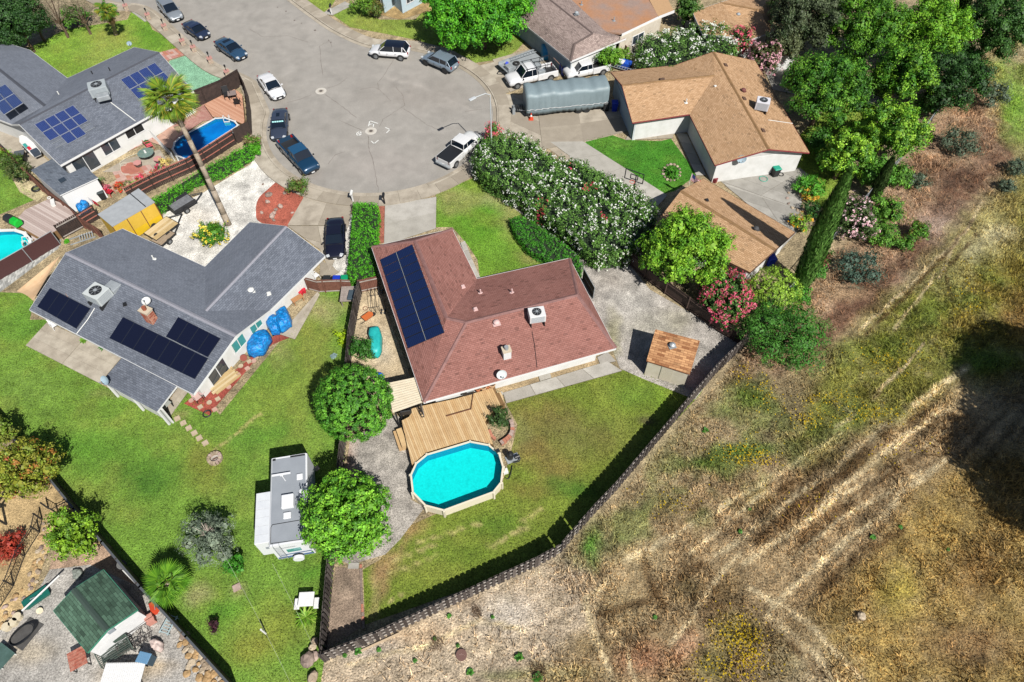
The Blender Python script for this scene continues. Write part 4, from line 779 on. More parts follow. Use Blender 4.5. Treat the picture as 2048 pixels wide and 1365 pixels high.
conduit([(1064,664),(1069,690),(1074,736)], pls, 'thin dark conduit running down the reddish roof', DMETAL, .02)
conduit([(1536,241),(1585,248)], p5e, 'white pipe running to the eave of the tan roof', WV); conduit([(222,206),(271,243)], p3s, 'white pipe running down to the eave of the bluish roof', WV, .045); conduit([(190,617),(176,640),(154,668)], p2s, 'white pipe curving down the grey roof beside four panels', WV, .035)
conduit([(330,672),(418,722)], p2s, 'pale conduit between the two rows of black panels', METAL, .03); conduit([(103,577),(130,585),(140,600)], p2s, 'thin orange cable above the four panel array', M('orange_wire', 'c88a5c', None), .015)
def chimney(x, y, pl, rz, size, mat, label, brick=True):
    p = onroof(x, y, pl); w, d, h = size; r = empty('chimney', p - Vector((0, 0, .3)), label, 'chimney', None, rz)
    LB().box((0, 0, h / 2), (w, d, h)).build('stack', mat, r)
    if brick:
        for k in range(int(h / .22)):
            for s in range(4):
                a = s * math.pi / 2; ww = w if s % 2 == 0 else d; dd = d if s % 2 == 0 else w; n = 3
                for j in range(n):
                    u = (j - (n - 1) / 2) * ww / n; o = Vector((math.sin(a) * dd / 2, -math.cos(a) * dd / 2, 0)); t = Vector((math.cos(a), math.sin(a), 0))
                    q = o + t * u * .96; LB().box((q.x, q.y, .12 + k * .22), (ww / n * .9, .03, .18), a).build('brick', MATS[random.choice(['brick_a', 'brick_b'])], r)
    LB().box((0, 0, h + .05), (w * 1.15, d * 1.15, .1)).build('crown', M('chimney_crown', 'd8c8b0', None), r); LB().cyl((0, 0, h + .1), (0, 0, h + .4), .16, n=12).build('flue', METAL if not brick else M('flue_clay', 'a05a40', None), r); return r
M('brick_a', 'b5654c', 'a0543e'); M('brick_b', 'cf8d74', 'bd7a62')
chimney(304,640, p2s, -.45, (.75,.6,1.5), M('mortar', 'c8b8a4', None), 'red brick chimney on the grey roof with pale crown')
ch = chimney(1013,712, pls, .3, (.6,.55,1.1), M('chase_white', 'ececec', None), 'white boxed chimney with dark cap on the reddish roof', False)
def dish(p, rz, label, mat=None, r=.4, tilt=.9):
    t = empty('satellite_dish', p, label, 'satellite dish', 'satellite dishes', rz); mt = mat or M('dish_grey', 'd6dcde', None, amp=.03)
    m = LB(); rings = []; T = Matrix.Rotation(tilt, 3, 'X')
    for rr, zz in ((.02, 0), (r * .5, .03), (r * .85, .09), (r, .13)): rings.append([T @ Vector((rr * math.cos(k * math.pi / 9), rr * .9 * math.sin(k * math.pi / 9), zz)) + Vector((0, 0, .55)) for k in range(18)])
    m.loft(rings, False); m.face(rings[0]); m.build('reflector', mt, t, True); LB().tube([(0, .15, 0), (0, .1, .5)], .03, 6).build('mast', METAL, t)
    a = T @ Vector((0, -r * .8, .1)) + Vector((0, 0, .55)); b = T @ Vector((0, -.1, .5)) + Vector((0, 0, .55)); LB().tube([a, b], .015, 5).build('arm', DMETAL, t); LB().box(b, (.1, .08, .12)).build('receiver', METAL, t); return t
dish(onroof(1003,757,pls), .3, 'grey satellite dish at the eave of the reddish roof'); dish(onroof(219,768,(po[1], Vector((0,0,1)))), -.4, 'blue grey satellite dish at the corner of the grey porch roof', M('dish_blue', '9fb6c4', None))
dish(onroof(300,612,p2s), 0, 'round white satellite dish behind the brick chimney', WV, .36, .4); dish(P(263,97,2.6), .5, 'small grey satellite dish on the corner of the bluish roof beside the lawn', M('dish_blue', '9fb6c4', None), .27); dish(P(1480,327,2.4), 0, 'satellite dish on the white gable wall of the tan house', M('dish_blue', '9fb6c4', None), .45, 1.2)
# ================= VEHICLES =================
TYRE = M('tyre_rubber', '2a2a2b', None, amp=.1, rough=.9); RIM = M('alloy_rim', 'b8bcc0', '8d9196', rough=.35, metal=.6, bmp=0); HEAD = MGLASS('headlight_glass', 'd8dde2'); TAIL = M('tail_red', 'a01c1c', None, rough=.2, bmp=0); PLATE = M('plate_white', 'e8e8e8', None, bmp=0)
CARGLASS = MGLASS('car_glass', '16202c')
def paintm(h, metal=.35): return M('car_paint_' + h, h, None, rough=.28, metal=metal, amp=.03, fine=60, bmp=0, spec=.5, coat=.7)
def car(kind, front, rear, L, W, H, col, label, cat='car', zc=.75, group='cars parked round the cul-de-sac', roofc=None, bedc=None, sun=None, visor=False, metal=.35, rimm=None):
    a = P(*front, zc); b = P(*rear, zc); c = (a + b) / 2; rz = math.atan2(a.y - b.y, a.x - b.x)
    root = empty(cat.replace(' ', '_'), (c.x, c.y, .02), label, cat, group, rz); pm = paintm(col, metal); hl = L / 2; hw = W / 2
    truck = kind == 'pickup'; suv = kind == 'suv'; gz = .34 if not (truck or suv) else .42
    hood = .92 if kind == 'sedan' else (1.02 if suv else 1.12); tail = 1.0 if kind == 'sedan' else (1.05 if suv else 1.1); wr = .33 if kind == 'sedan' else .38
    # body loft: stations (x, half width, z low, z belt)
    if truck: st = [(-hl, .90, .5, tail), (-hl + .08, .96, .42, tail + .02), (-hl + 1.0, 1, gz, tail + .02), (0, 1, gz, 1.14), (hl - 1.6, 1, gz, 1.16), (hl - .5, .97, gz, hood), (hl - .12, .90, .42, hood - .1), (hl, .80, .5, hood - .3)]
    elif suv: st = [(-hl, .78, .55, .95), (-hl + .1, .9, .42, tail), (-hl + .7, .98, gz, 1.08), (-.3, 1, gz, 1.04), (hl - 1.3, .99, gz, hood), (hl - .55, .95, gz, hood - .1), (hl - .15, .84, .38, hood - .28), (hl, .66, .42, .62)]
    else: st = [(-hl, .70, .5, .85), (-hl + .12, .85, .36, tail - .02), (-hl + .7, .96, gz - .04, tail), (-.4, 1, gz - .06, .94), (hl - 1.5, 1, gz - .06, hood), (hl - .6, .93, gz - .04, hood - .13), (hl - .18, .80, .32, hood - .27), (hl, .58, .38, .55)]
    prof = [(0, 0), (.88, 0), (1, .22), (1, .55), (.96, .82), (.86, .96), (.5, 1.02), (0, 1.035)]
    rings = []
    for x, ww, zl, zt in st:
        r = [(x, hw * ww * u, zl + (zt - zl) * v) for u, v in prof]; rings.append(r + [(x, -y, z) for x, y, z in r[::-1][1:-1]])
    if truck:   # hollow bed: body only from the cab forward plus bed walls
        xb = -.45; cut = [s for s in rings if s[0][0] > xb]; s0 = rings[3]; cut = [[(xb, p[1], p[2]) for p in s0]] + cut[0:] if cut[0][0][0] > xb else cut
        LB().loft(cut).build('body', pm, root, True)
        bl = xb - .04 + hl; bx = (-hl + xb - .04) / 2; m = LB()
        for s in (-1, 1): m.box((bx, s * (hw - .09), .78), (bl, .17, .66)); m.box((bx, s * (hw - .1), 1.125), (bl, .14, .035))
        m.build('bed_side', pm, root, bevel=.03); LB().box((bx, 0, .62), (bl - .1, W - .3, .05)).build('bed_floor', DMETAL, root)
        LB().box((-hl + .04, 0, .8), (.08, W - .34, .62)).build('tailgate', pm, root, bevel=.02); LB().box((-hl - .08, 0, .55), (.16, W * .9, .18)).build('rear_bumper', METAL, root, bevel=.03)
        LB().box((xb - .08, 0, .8), (.06, W - .3, .6)).build('bed_front', pm, root)
        if bedc == 'cover': LB().box((bx, 0, 1.15), (bl - .05, W - .2, .03)).build('tonneau_cover', BLACK, root)
    else: LB().loft(rings).build('body', pm, root, True)
    # cabin
    if truck: xs = (-.42, -.32, .95, 1.62); tb = 1.1
    elif suv: xs = (-hl + .12, -hl + .55, .35, 1.15); tb = 1.02
    else: xs = (-hl + .85, -hl + 1.55, .25, 1.05); tb = .9
    k = hw; wb_ = .92 * k; wt = .74 * k if kind == 'sedan' else .78 * k; zt = H - .04
    B = [(xs[0], wb_ * .9, tb), (xs[3], wb_ * .93, tb - .02)]; T_ = [(xs[1], wt, zt - (.03 if not truck else 0)), (xs[2], wt, zt - .02)]
    mid = ((xs[1] + xs[2]) / 2, wt * 1.03, zt + .03)
    def q4(p, name, mat, **kw): return LB().face(p).build(name, mat, root, **kw)
    bl_, bf = B; tr, tf = T_; sgn = lambda p, s: (p[0], p[1] * s, p[2])
    q4([sgn(bf, 1), sgn(bf, -1), sgn(tf, -1), sgn(tf, 1)], 'windshield', CARGLASS); q4([sgn(bl_, -1), sgn(bl_, 1), sgn(tr, 1), sgn(tr, -1)], 'rear_window', CARGLASS)
    for s in (-1, 1):
        q4([sgn(bl_, s), sgn(bf, s), sgn(tf, s), sgn(tr, s)], 'side_window', CARGLASS)
        pil = LB(); e = 1.012
        for u, v in ((bl_, tr), (bf, tf)): pil.tube([(u[0], u[1] * s * e, u[2]), (v[0], v[1] * s * e, v[2])], .045 if u is bl_ and suv else .035, 5)
        md = (xs[1] + xs[2]) / 2 + (.05 if not truck else -.1); pil.tube([(md, wb_ * s * 1.0, tb), (md, wt * s * 1.03, zt)], .03, 5)
        if suv or (truck and False): pil.tube([(xs[1] + .15, wb_ * s, tb), (xs[1] + .1, wt * s * 1.02, zt)], .06, 5)
        pil.build('pillar', pm, root)
    rp = [[(x, wt * f * s, zt + dz) for s, f, dz in ((-1, 1.03, -.04), (-1, .96, .02), (-.5, 1, .05), (0, 1, .06), (.5, 1, .05), (1, .96, .02), (1, 1.03, -.04))] for x in (xs[1] - .02, (xs[1] + xs[2]) / 2, xs[2] + .04)]
    for i, r in enumerate(rp):
        if i != 1: rp[i] = [(p[0], p[1], p[2] - .02) for p in r]
    m = LB()
    for i in range(2):
        for j in range(6): m.face([rp[i][j], rp[i][j + 1], rp[i + 1][j + 1], rp[i + 1][j]])
    m.build('roof', paintm(roofc, .2) if roofc else pm, root, False)
    if sun: LB().box((sun[0], 0, zt + .065), (sun[1], sun[2], .012)).build('sunroof', CARGLASS, root)
    if visor:
        for j in range(5): y = (j - 2) * .24; LB().face([(bf[0] - .22, y - .1, tb + .05), (bf[0] - .22, y + .1, tb + .05), (tf[0] + .1, y + .1, zt - .06), (tf[0] + .1, y - .1, zt - .06)]).build('sunshade_fold', M('sunshade', 'a8e4e4', None, bmp=0), root)
    # bits
    for s in (-1, 1):
        LB().box((xs[3] - .25, s * (hw + .07), tb + .04), (.14, .18, .12)).build('mirror', pm if not truck else BLACK, root, bevel=.03)
        LB().box((hl - .22, s * hw * .66, hood - (.26 if not truck else .2)), (.26, hw * .32, .12), 0, Matrix.Rotation(-s * .35, 3, 'Z')).build('headlight', HEAD, root, bevel=.02)
        LB().box((-hl + .07, s * hw * .74, tail - .14), (.14, hw * .2, .16 if not (suv or truck) else .3)).build('taillight', TAIL, root, bevel=.02)
        for x in (hl - .88, -hl + .9):
            t = LB().cyl((x, s * (hw - .2), wr), (x, s * (hw + .015), wr), wr, n=18).build('wheel', TYRE, root); r_ = LB(); r_.cyl((x, s * (hw + .01), wr), (x, s * (hw + .03), wr), wr * .62, n=14); r_.build('rim', rimm or RIM, t)
            ar = LB(); rr = [[(x + (wr + d) * math.cos(q), s * (hw + .008), wr + (wr + d) * math.sin(q)) for q in [i * math.pi / 10 for i in range(11)]] for d in (.0, .07)]
            for i in range(10): ar.face([rr[0][i], rr[0][i + 1], rr[1][i + 1], rr[1][i]])
            ar.build('wheel_arch', DMETAL, root)
            m2 = LB(); 
        LB().box((.15, s * (hw + .005), .62 if not truck else .7), (.012, .012, .55)).box((.95 if not truck else 1.25, s * (hw + .005), .62), (.012, .012, .5)).box((-.85 if not truck else -.4, s * (hw + .004), .66), (.012, .012, .5)).build('door_seam', DMETAL, root)
        LB().box((0.02, s * (hw + .015), .84), (.16, .03, .03)).box((-.95, s * (hw + .01), .86), (.16, .03, .03)).build('door_handle', pm if col != 'f2f2f4' else METAL, root)
    LB().box((hl - .03, 0, .52), (.1, hw * .95, .2)).build('grille', DMETAL, root); LB().box((hl + .025, 0, .46), (.03, .34, .13)).build('licence_plate', PLATE, root); LB().box((-hl - .01, 0, .78 if not truck else .62), (.04, .34, .15)).build('licence_plate', PLATE, root)
    ln = LB(); zz = hood + .0
    for s in (-1, 1): ln.tube([(hl - 1.35, s * hw * .7, zz + .035), (hl - .5, s * hw * .6, zz - .09)], .008, 4)
    ln.build('hood_crease', pm, root); LB().box((xs[3] + .02, 0, tb + .0), (.1, W * .8, .03)).build('wiper_cowl', BLACK, root)
    return root
car('suv', (362,44), (318,-4), 4.8, 1.85, 1.65, 'a4acb4', 'silver SUV parked topmost of the row beside the front lawn')
car('sedan', (413,72), (372,45), 4.1, 1.76, 1.28, '33405e', 'small dark blue sports car with curved soft roof between two parked cars', sun=None)
car('sedan', (487,113), (437,80), 4.85, 1.83, 1.38, '3c5f80', 'steel blue sedan with open sunroof beside the turf strip', sun=(-.55, .5, .9))
car('sedan', (562,196), (524,147), 4.75, 1.82, 1.42, 'f2f2f4', 'white sedan parked on the left curve of the cul-de-sac', metal=.0)
car('sedan', (556,276), (561,220), 4.85, 1.82, 1.42, '4a5468', 'dark slate sedan with turquoise sunshade folded behind its windscreen', sun=(-.55, .6, .35), visor=True)
car('pickup', (630,345), (565,275), 5.9, 1.98, 1.8, '1f4a6c', 'dark blue pickup with open bed nosing down the left curb', cat='pickup truck', roofc='2a5f88', zc=.8)
car('suv', (741,98), (818,104), 4.8, 1.9, 1.7, 'f2f2f4', 'white SUV with black glass roof parked at the top of the cul-de-sac', roofc='141a2a', metal=0)
car('suv', (851,110), (908,134), 4.65, 1.85, 1.66, '97a8b8', 'silver blue SUV parked beneath the big bright tree', rimm=DMETAL)
car('pickup', (951,270), (888,324), 5.6, 1.95, 1.75, 'f0f0f0', 'white pickup with black bed cover beside the oleander hedge', cat='pickup truck', bedc='cover', zc=.8, metal=0)
WP = car('pickup', (1020,158), (1104,138), 5.9, 1.98, 1.95, 'f2f2f4', 'white work pickup with ladder rack behind the covered trailer', cat='pickup truck', zc=.9, group='vehicles on the driveways', metal=0)
car('pickup', (1140,143), (1205,128), 5.3, 1.9, 1.75, 'f0f0f2', 'white pickup nosing out between the covered trailer and the cream garage wall', cat='pickup truck', zc=.9, group='vehicles on the driveways', metal=0)
car('sedan', (669,516), (671,437), 4.85, 1.85, 1.4, '1f2136', 'black sedan parked beside the tall clipped hedge', zc=.7, group='vehicles on the driveways')
r = LB()
for x in (-.3, .8, -1.4, -2.6):
    r.tube([(x, -.85, 1.1 if x < -.4 else 1.9), (x, -.85, 2.1), (x, .85, 2.1), (x, .85, 1.1 if x < -.4 else 1.9)], .035, 5)
for s in (-.85, .85): r.tube([(-2.7, s, 2.1), (1.0, s, 2.1)], .035, 5)
r.build('ladder_rack', DMETAL, WP); LB().box((-1.0, .62, 1.25), (.9, .5, .45)).box((-1.0, -.62, 1.25), (.9, .5, .45)).build('tool_box', METAL, WP, bevel=.03)
def wheelset(root, xs, hw, r, ms=True):
    for x in xs:
        for s in (-1, 1):
            t = LB().cyl((x, s * (hw - .16), r), (x, s * hw, r), r, n=14).build('wheel', TYRE, root); LB().cyl((x, s * hw, r), (x, s * (hw + .02), r), r * .55, n=10).build('rim', RIM, t)
# travel trailer (white, slide-out)
a = P(578,912,2.9); b = P(576,1088,2.9); c = (a + b) / 2; rz = math.atan2(a.y - b.y, a.x - b.x); Lt = (a - b).length
TT = empty('travel_trailer', (c.x, c.y, 0), 'white travel trailer with grey roof and a slide-out, parked on the lawn', 'travel trailer', None, rz)
TW = M('trailer_white', 'f4f6fa', None, amp=.03, rough=.4, bmp=.02); TG = M('trailer_roof_grey', 'a2a8b0', '989ea6', amp=.05, rough=.7, scale=.7)
w_ = 2.45; LB().loft([[(x, y, z) for y, z in ((-w_/2, .5), (w_/2, .5), (w_/2, 2.82), (w_/2 - .08, 2.9), (-w_/2 + .08, 2.9), (-w_/2, 2.82))] for x in (-Lt/2, Lt/2)]).build('body', TW, TT)
LB().box((0, 0, 2.905), (Lt - .25, w_ - .2, .02)).build('roof', TG, TT)
LB().box((-Lt*.16, 1.72 - .05, 1.75), (Lt * .56, 1.0, 2.1)).build('slide_out', TW, TT, bevel=.03)
for k in range(6): LB().box((-Lt*.16 - Lt*.28 + (k + .5) * Lt * .093, 1.70, 2.815), (Lt*.088, .9, .012)).build('awning_panel', M('awning_white', 'e6eaee', 'dce0e6', amp=.04), TT)
LB().box((-Lt*.445, 1.5, 1.9), (.02, .35, .25)).build('vent_grille', GREYW, TT)
for x, y, sx, sy, h, nm in ((Lt*.22, -.75, .45, .42, .12, 'roof_hatch'), (-.05*Lt, -.0, .95, .8, .3, 'air_conditioner'), (-.2*Lt, 0.05, .45, .5, .14, 'roof_hatch'), (.05*Lt, -1.02, .3, .6, .1, 'roof_hatch')): LB().box((x, y, 2.915 + h/2), (sx, sy, h)).build(nm, TW, TT, bevel=.05)
LB().box((Lt*.27, .45, 3.15), (.14, 1.25, .05)).box((Lt*.27, .45, 3.05), (.1, .2, .2)).tube([(Lt*.27, .45, 3.0), (Lt*.2, .2, 2.95)], .03).build('antenna', TW, TT)
LB().box((Lt/2 - .12, -.6, 2.93), (.1, 1.0, .05)).box((Lt/2 - .16, 1.0, 2.93), (.14, .2, .05)).build('marker_strip', DMETAL, TT)
lm = LB().tube([(-Lt/2 + 1.45, -1.1, 2.93), (-Lt/2 + 1.45, 1.0, 2.93), (-Lt/2 + 1.3, 1.1, 2.93), (-Lt/2 + .2, 1.1, 2.93), (-Lt/2 + .1, -1.1, 2.93)], .02, 5); lm.build('roof_rail', DMETAL, TT)
ld = LB()
for s in (.55, .95): ld.tube([(-Lt/2 + .1, s, 3.05), (-Lt/2 - .08, s, 2.9), (-Lt/2 - .1, s, .6)], .02, 5)
for k in range(7): ld.tube([(-Lt/2 - .1, .55, .8 + k * .3), (-Lt/2 - .1, .95, .8 + k * .3)], .018, 5)
ld.build('ladder', METAL, TT); LB().box((-Lt/2 - .02, -.1, 1.75), (.03, .9, .45)).build('window', GLASST, TT); LB().box((-Lt/2 - .03, 0, .75), (.06, 2.3, .14)).box((-Lt/2 - .04, -.1, 1.2), (.03, 2.0, .05)).build('blue_stripe', M('stripe_blue', '4c6a94', None), TT)
sc_ = LB()   # faint script lettering on the end wall
xx = -.62
for k, ch_ in enumerate('wwmnumvw'):
    sc_.tube([(-Lt/2 - .012, -xx, 2.3), (-Lt/2 - .012, -(xx + .035), 2.36 + (.05 if k in (0, 4) else 0)), (-Lt/2 - .012, -(xx + .07), 2.3), (-Lt/2 - .012, -(xx + .1), 2.35)], .012, 4); xx += .12
sc_.build('lettering', M('script_grey', '6a7078', None), TT)
LB().cyl((-Lt/2 - .2, -.2, .95), (-Lt/2 - .42, -.2, .95), .37, n=20).build('spare_wheel_cover', TW, TT, bevel=.04)
wheelset(TT, (-.6, .5), w_/2 + .01, .36)
# big trailer under a grey cover
a = P(1048,198,1.7); b = P(1214,182,1.7); c = (a + b) / 2; rz = math.atan2(a.y - b.y, a.x - b.x); L_ = (a - b).length - .2
CT = empty('covered_trailer', (c.x, c.y, .05), 'long trailer wrapped in a grey fabric cover on the driveway', 'trailer', None, rz); rings = []
hw = 1.3
for i in range(41):
    t = i / 40; x = (t - .5) * L_; sag = .06 * math.sin(t * 19) + .05 * math.sin(t * 47 + 1); e = min(1, .35 + (min(t, 1 - t) * 14)) if min(t, 1 - t) < .05 else 1; hh = 3.0 - .12 * abs(math.sin(t * math.pi * 3)) - (.12 * (1 - e)); r = []
    for j, (y, z) in enumerate(((1, .16), (1.02, .3), (1.03, .36), (1.0, .62), (.99, .84), (.94, .95), (.7, .985), (.35, 1.0), (0, 1.005), (-.35, 1.0), (-.7, .985), (-.94, .95), (-.99, .84), (-1, .62), (-1.03, .36), (-1.02, .3), (-1, .16))):
        fl = (.05 * math.sin(t * 90 + j) + .03 * math.sin(t * 170)) * (1 if z < .8 else .25); r.append((x, y * hw * (.97 + .03 * e) + fl * (1 if y > 0 else -1), z * hh + sag * (1 if z > .9 else .3) + (.08 * math.sin(t * 14) if z < .2 else 0)))
    rings.append(r)
CVR = M('grey_cover_fabric', '8fa0a6', '84959b', scale=.6, amp=.06, rough=.55, bmp=.2, fine=10); LB().loft(rings).build('fabric_cover', CVR, CT, True)
sm = LB(); sm.tube([(rings[i][3][0], rings[i][2][1] + .07, rings[i][2][2] + .1) for i in range(0, 41)], .022, 4); sm.build('white_seam', TRIM, CT)
fr_ = LB(); hx = L_/2; fr_.tube([(hx, .5, .5), (hx + 1.3, .06, .5)], .06, 5).tube([(hx, -.5, .5), (hx + 1.3, -.06, .5)], .06, 5).tube([(hx + 1.2, 0, .1), (hx + 1.2, 0, 1.0)], .06, 6); fr_.build('hitch_frame', METAL, CT)
for k in range(4): LB().box((hx + .25 + k * .22, 0, .62), (.1, .8, .3)).build('step_rung', DMETAL, CT)
fw = LB()
for s in (-1, 1): fw.box((hx + 1.25, s * .3, .3), (.3, .1, .9))
fw.build('jack', METAL, CT)
LB().tube([(-1.5, 1.25, .2), (-1.5, -1.25, .2)], .05, 6).build('axle', DMETAL, CT)
for x in (-2.2, -1.3):
    for s in (-1, 1): LB().cyl((x, s * 1.0, .36), (x, s * 1.25, .36), .36, n=14).build('wheel', TYRE, CT)
# work trailer behind the white pickup
a = P(1003,141,.7); b = P(1080,112,.7); c = (a + b) / 2; rz = math.atan2(a.y - b.y, a.x - b.x); L_ = (a - b).length
UT = empty('utility_trailer', (c.x, c.y, .05), 'grey flatbed work trailer carrying a ladder and spare tyre behind the white work pickup', 'trailer', None, rz)
LB().box((0, 0, .72), (L_ * .92, 2.1, .1)).build('deck', METAL, UT); LB().box((L_*.36, .45, .95), (.7, .9, .5)).build('tool_chest', METAL, UT, bevel=.03); m = LB()
for s in (-1, 1): m.box((0, s * 1.05, .9), (L_ * .9, .06, .3))
m.build('side_rail', METAL, UT); LB().tube([(L_*.46, .4, .55), (L_*.56, 0, .55), (L_*.46, -.4, .55)], .06, 5).build('drawbar', DMETAL, UT); wheelset(UT, (-.5, .3), 1.1, .35)
t = Matrix.Rotation(rz, 3, 'Z'); wl = lambda x, y, z: tuple(c + t @ Vector((x, y, z)))
def torus(R1, r1, c, ax='Z', n=18, m=8):
    mb = MB(); rings = []
    for i in range(n):
        q = 2 * math.pi * i / n; rings.append([Vector((math.cos(q) * (R1 + r1 * math.cos(p)), math.sin(q) * (R1 + r1 * math.cos(p)), r1 * math.sin(p))) + Vector(c) for p in [2 * math.pi * j / m for j in range(m)]])
    rings.append(rings[0]); mb.loft(rings, False); return mb
cc_ = Vector((c.x, c.y, .05)); wl = lambda x, y, z: tuple(cc_ + t @ Vector((x, y, z)))
one('spare_tyre', torus(.3, .12, wl(.7, .1, .9)), TYRE, 'black tyre lying on the grey work trailer', 'tyre', smooth=True)
def ladder(p0, p1, wdt, label, mat=None, n=9, up=Vector((0, 0, 1))):
    p0 = Vector(p0); p1 = Vector(p1); d = (p1 - p0); s = d.cross(up).normalized() * wdt / 2; r = empty('ladder', p0.lerp(p1, .5), label, 'ladder', 'ladders')
    for k in (-1, 1): MB().tube([p0 + s * k, p1 + s * k], .04, 4).build('stile', mat or METAL, r)
    for i in range(n): q = p0.lerp(p1, (i + .5) / n); MB().tube([q - s, q + s], .03, 4).build('rung', mat or METAL, r)
    return r
ladder(wl(-2.4, -.6, 1.1), wl(1.0, -.7, 1.1), .45, 'aluminium ladder lying on the grey work trailer'); ladder(P(1222,130,1.2), P(1268,143,1.2), .5, 'aluminium ladder lying beside the blue and white cooler behind the tan roof')
# black utility trailer with cage and low flat trailers by the yellow container
def flat(front, rear, W, h, label, deckm, planks=0, sides=0, cage=False, group='trailers by the yellow container'):
    a = P(*front, h); b = P(*rear, h); c = (a + b) / 2; rz = math.atan2(a.y - b.y, a.x - b.x); L = (a - b).length; r = empty('flat_trailer', (c.x, c.y, 0), label, 'trailer', group, rz)
    fr = LB()
    for s in (-1, 1): fr.box((0, s * W / 2, h - .06), (L, .08, .14))
    for s in (-1, 1): fr.box((s * L / 2, 0, h - .06), (.08, W + .08, .14))
    fr.tube([(L/2, W*.4, h - .08), (L/2 + 1.1, 0, h - .08), (L/2, -W*.4, h - .08)], .05, 5); fr.build('frame', DMETAL, r)
    n = planks or 1
    for k in range(n): LB().box((0, (k + .5) / n * W - W / 2, h), (L - .06, W / n - .02, .04)).build('plank' if planks else 'deck', random.choice(deckm) if isinstance(deckm, list) else deckm, r)
    if sides:
        for s in (-1, 1): LB().box((0, s * W / 2, h + sides / 2), (L, .03, sides)).build('side_panel', DMETAL, r)
        LB().box((-L/2, 0, h + sides * .8), (.03, W, sides * 1.6)).build('ramp', DMETAL, r)
    wheelset(r, (-.1,), W/2 + .22, .3); return r
WOODS = [M('plank_grey', 'b4a088', 'a08c76'), M('plank_tan', 'd6bb88', 'c4a878'), M('plank_light', 'e0caa0', None)]
flat((384,396), (342,421), 1.5, .55, 'black mesh trailer with grey load, nearest the hedge', M('load_grey', '8a8c90', '6f7074', scale=4), 0, .35)
flat((345,440), (300,474), 1.7, .5, 'flat trailer with tan plank deck beside the yellow container', [WOODS[1], WOODS[2]], 6); flat((340,462), (312,487), 1.3, .45, 'flat trailer with weathered grey deck at the corner of the grey roof', [WOODS[0]], 5)
# yellow box container
yc = [P(195,429,2.5), P(224,453,2.5), P(309,404,2.5), P(277,377,2.5)]; c = sum(yc, Vector((0, 0, 0))) / 4
YC = empty('box_container', (c.x, c.y, .1), 'yellow sided box container with pale grey roof', 'container'); YEL = M('yellow_panel', 'ecc24a', 'e0b83c', amp=.08, scale=.8); YEL2 = M('yellow_bright', 'f2c818', 'e6bc14', amp=.05)
MB().prism([(p.x, p.y) for p in yc], 2.4, 2.5).build('roof', M('roof_grey', 'b4b8bc', 'a8acb0', amp=.05), YC)
iw = inset(yc, .04)
for i in range(4):
    a, b = iw[i], iw[(i + 1) % 4]; n = 3 if i == 1 else 1
    for k in range(n):
        u, v = a.lerp(b, k / n), a.lerp(b, (k + 1) / n); d = (v - u).normalized() * .02
        if i == 1: m = MB(); facade(m, u + d, v - d, .95, 2.38, .05); m.build('side_panel', YEL, YC); m = MB(); facade(m, u + d, v - d, .12, .95, .052); m.build('side_panel', YEL2, YC)
        else: m = MB(); facade(m, u + d, v - d, .12, 2.38, .05); m.build('side_panel', YEL, YC)
for k in range(4): q = iw[1].lerp(iw[2], k / 3); MB().box((q.x, q.y - .03, 1.25), (.07, .07, 2.3), .5).build('frame_post', M('rust_post', '7a4a34', None), YC)
a, b = yc[3], yc[2]; MB().prism([(p.x, p.y) for p in (yc[3].lerp(yc[0], .22), yc[2].lerp(yc[1], .22), yc[2].lerp(yc[1], .2), yc[3].lerp(yc[0], .2))], 2.5, 2.53).build('roof_seam', DMETAL, YC)
# ================= POOLS AND DECK =================
def pool(poly, zr, label, railm, linerm, wallm, wdrop=.2, depth=1.2, railw=.16, tint=(.35, .9, .95, 1), floor=0.03, wallskip=()):
    W = PP(poly, zr); c = sum(W, Vector((0, 0, 0))) / len(W); r = empty('swimming_pool', (c.x, c.y, 0), label, 'swimming pool'); n = len(W); inn = inset(W, railw)
    for i in range(n):
        j = (i + 1) % n; a, b, p, q = W[i], W[j], inn[j], inn[i]; s = (b - a).normalized() * .012
        MB().slab([a + s - Vector((0, 0, .04)), b - s - Vector((0, 0, .04)), p - s - Vector((0, 0, .04)), q + s - Vector((0, 0, .04))], Vector((0, 0, 1)), .05).build('top_rail', railm, r)
        MB().box((a.x, a.y, zr / 2), (.13, .13, zr - .02), math.atan2((b - a).y, (b - a).x)).build('upright', railm, r)
    o1 = inset(W, railw * .45); o2 = inset(W, railw * .6); m = MB(); k = MB()
    for i in range(n): j = (i + 1) % n; m.face([(o1[i].x, o1[i].y, 0), (o1[j].x, o1[j].y, 0), (o1[j].x, o1[j].y, zr - .03), (o1[i].x, o1[i].y, zr - .03)]); k.face([(o2[i].x, o2[i].y, floor), (o2[j].x, o2[j].y, floor), (o2[j].x, o2[j].y, zr - .03), (o2[i].x, o2[i].y, zr - .03)])
    m.build('outer_wall', wallm, r); k.build('liner_wall', M('liner_wall_blue', '2898b8', '2088b0', amp=.06, k=.6), r); MB().face([(p.x, p.y, floor) for p in o2]).build('liner', linerm, r)
    wt = inset(W, railw * .62); ar_ = sum(wt[i].x * wt[i - 1].y - wt[i - 1].x * wt[i].y for i in range(n)); wt = wt[::-1] if ar_ > 0 else wt; MB().face([(p.x, p.y, zr - wdrop) for p in wt]).build('water', MWATER('pool_water_' + str(len(bpy.data.materials)), tint), r); return r, W
RAIL = M('pool_rail_beige', 'f2e8d0', None, amp=.04, rough=.5); LIN = M('liner_cyan', '2ce4de', '18ccc8', amp=.1, k=.6, bmp=.3, scale=2.2, fine=7, thr=(.5, .8)); LINB = M('liner_blue', '1486c4', '0c68a8', amp=.06, scale=.4, k=.8); LINT = M('liner_teal', '28d0d0', '1cb4b0', scale=.3, amp=.04, k=.8)
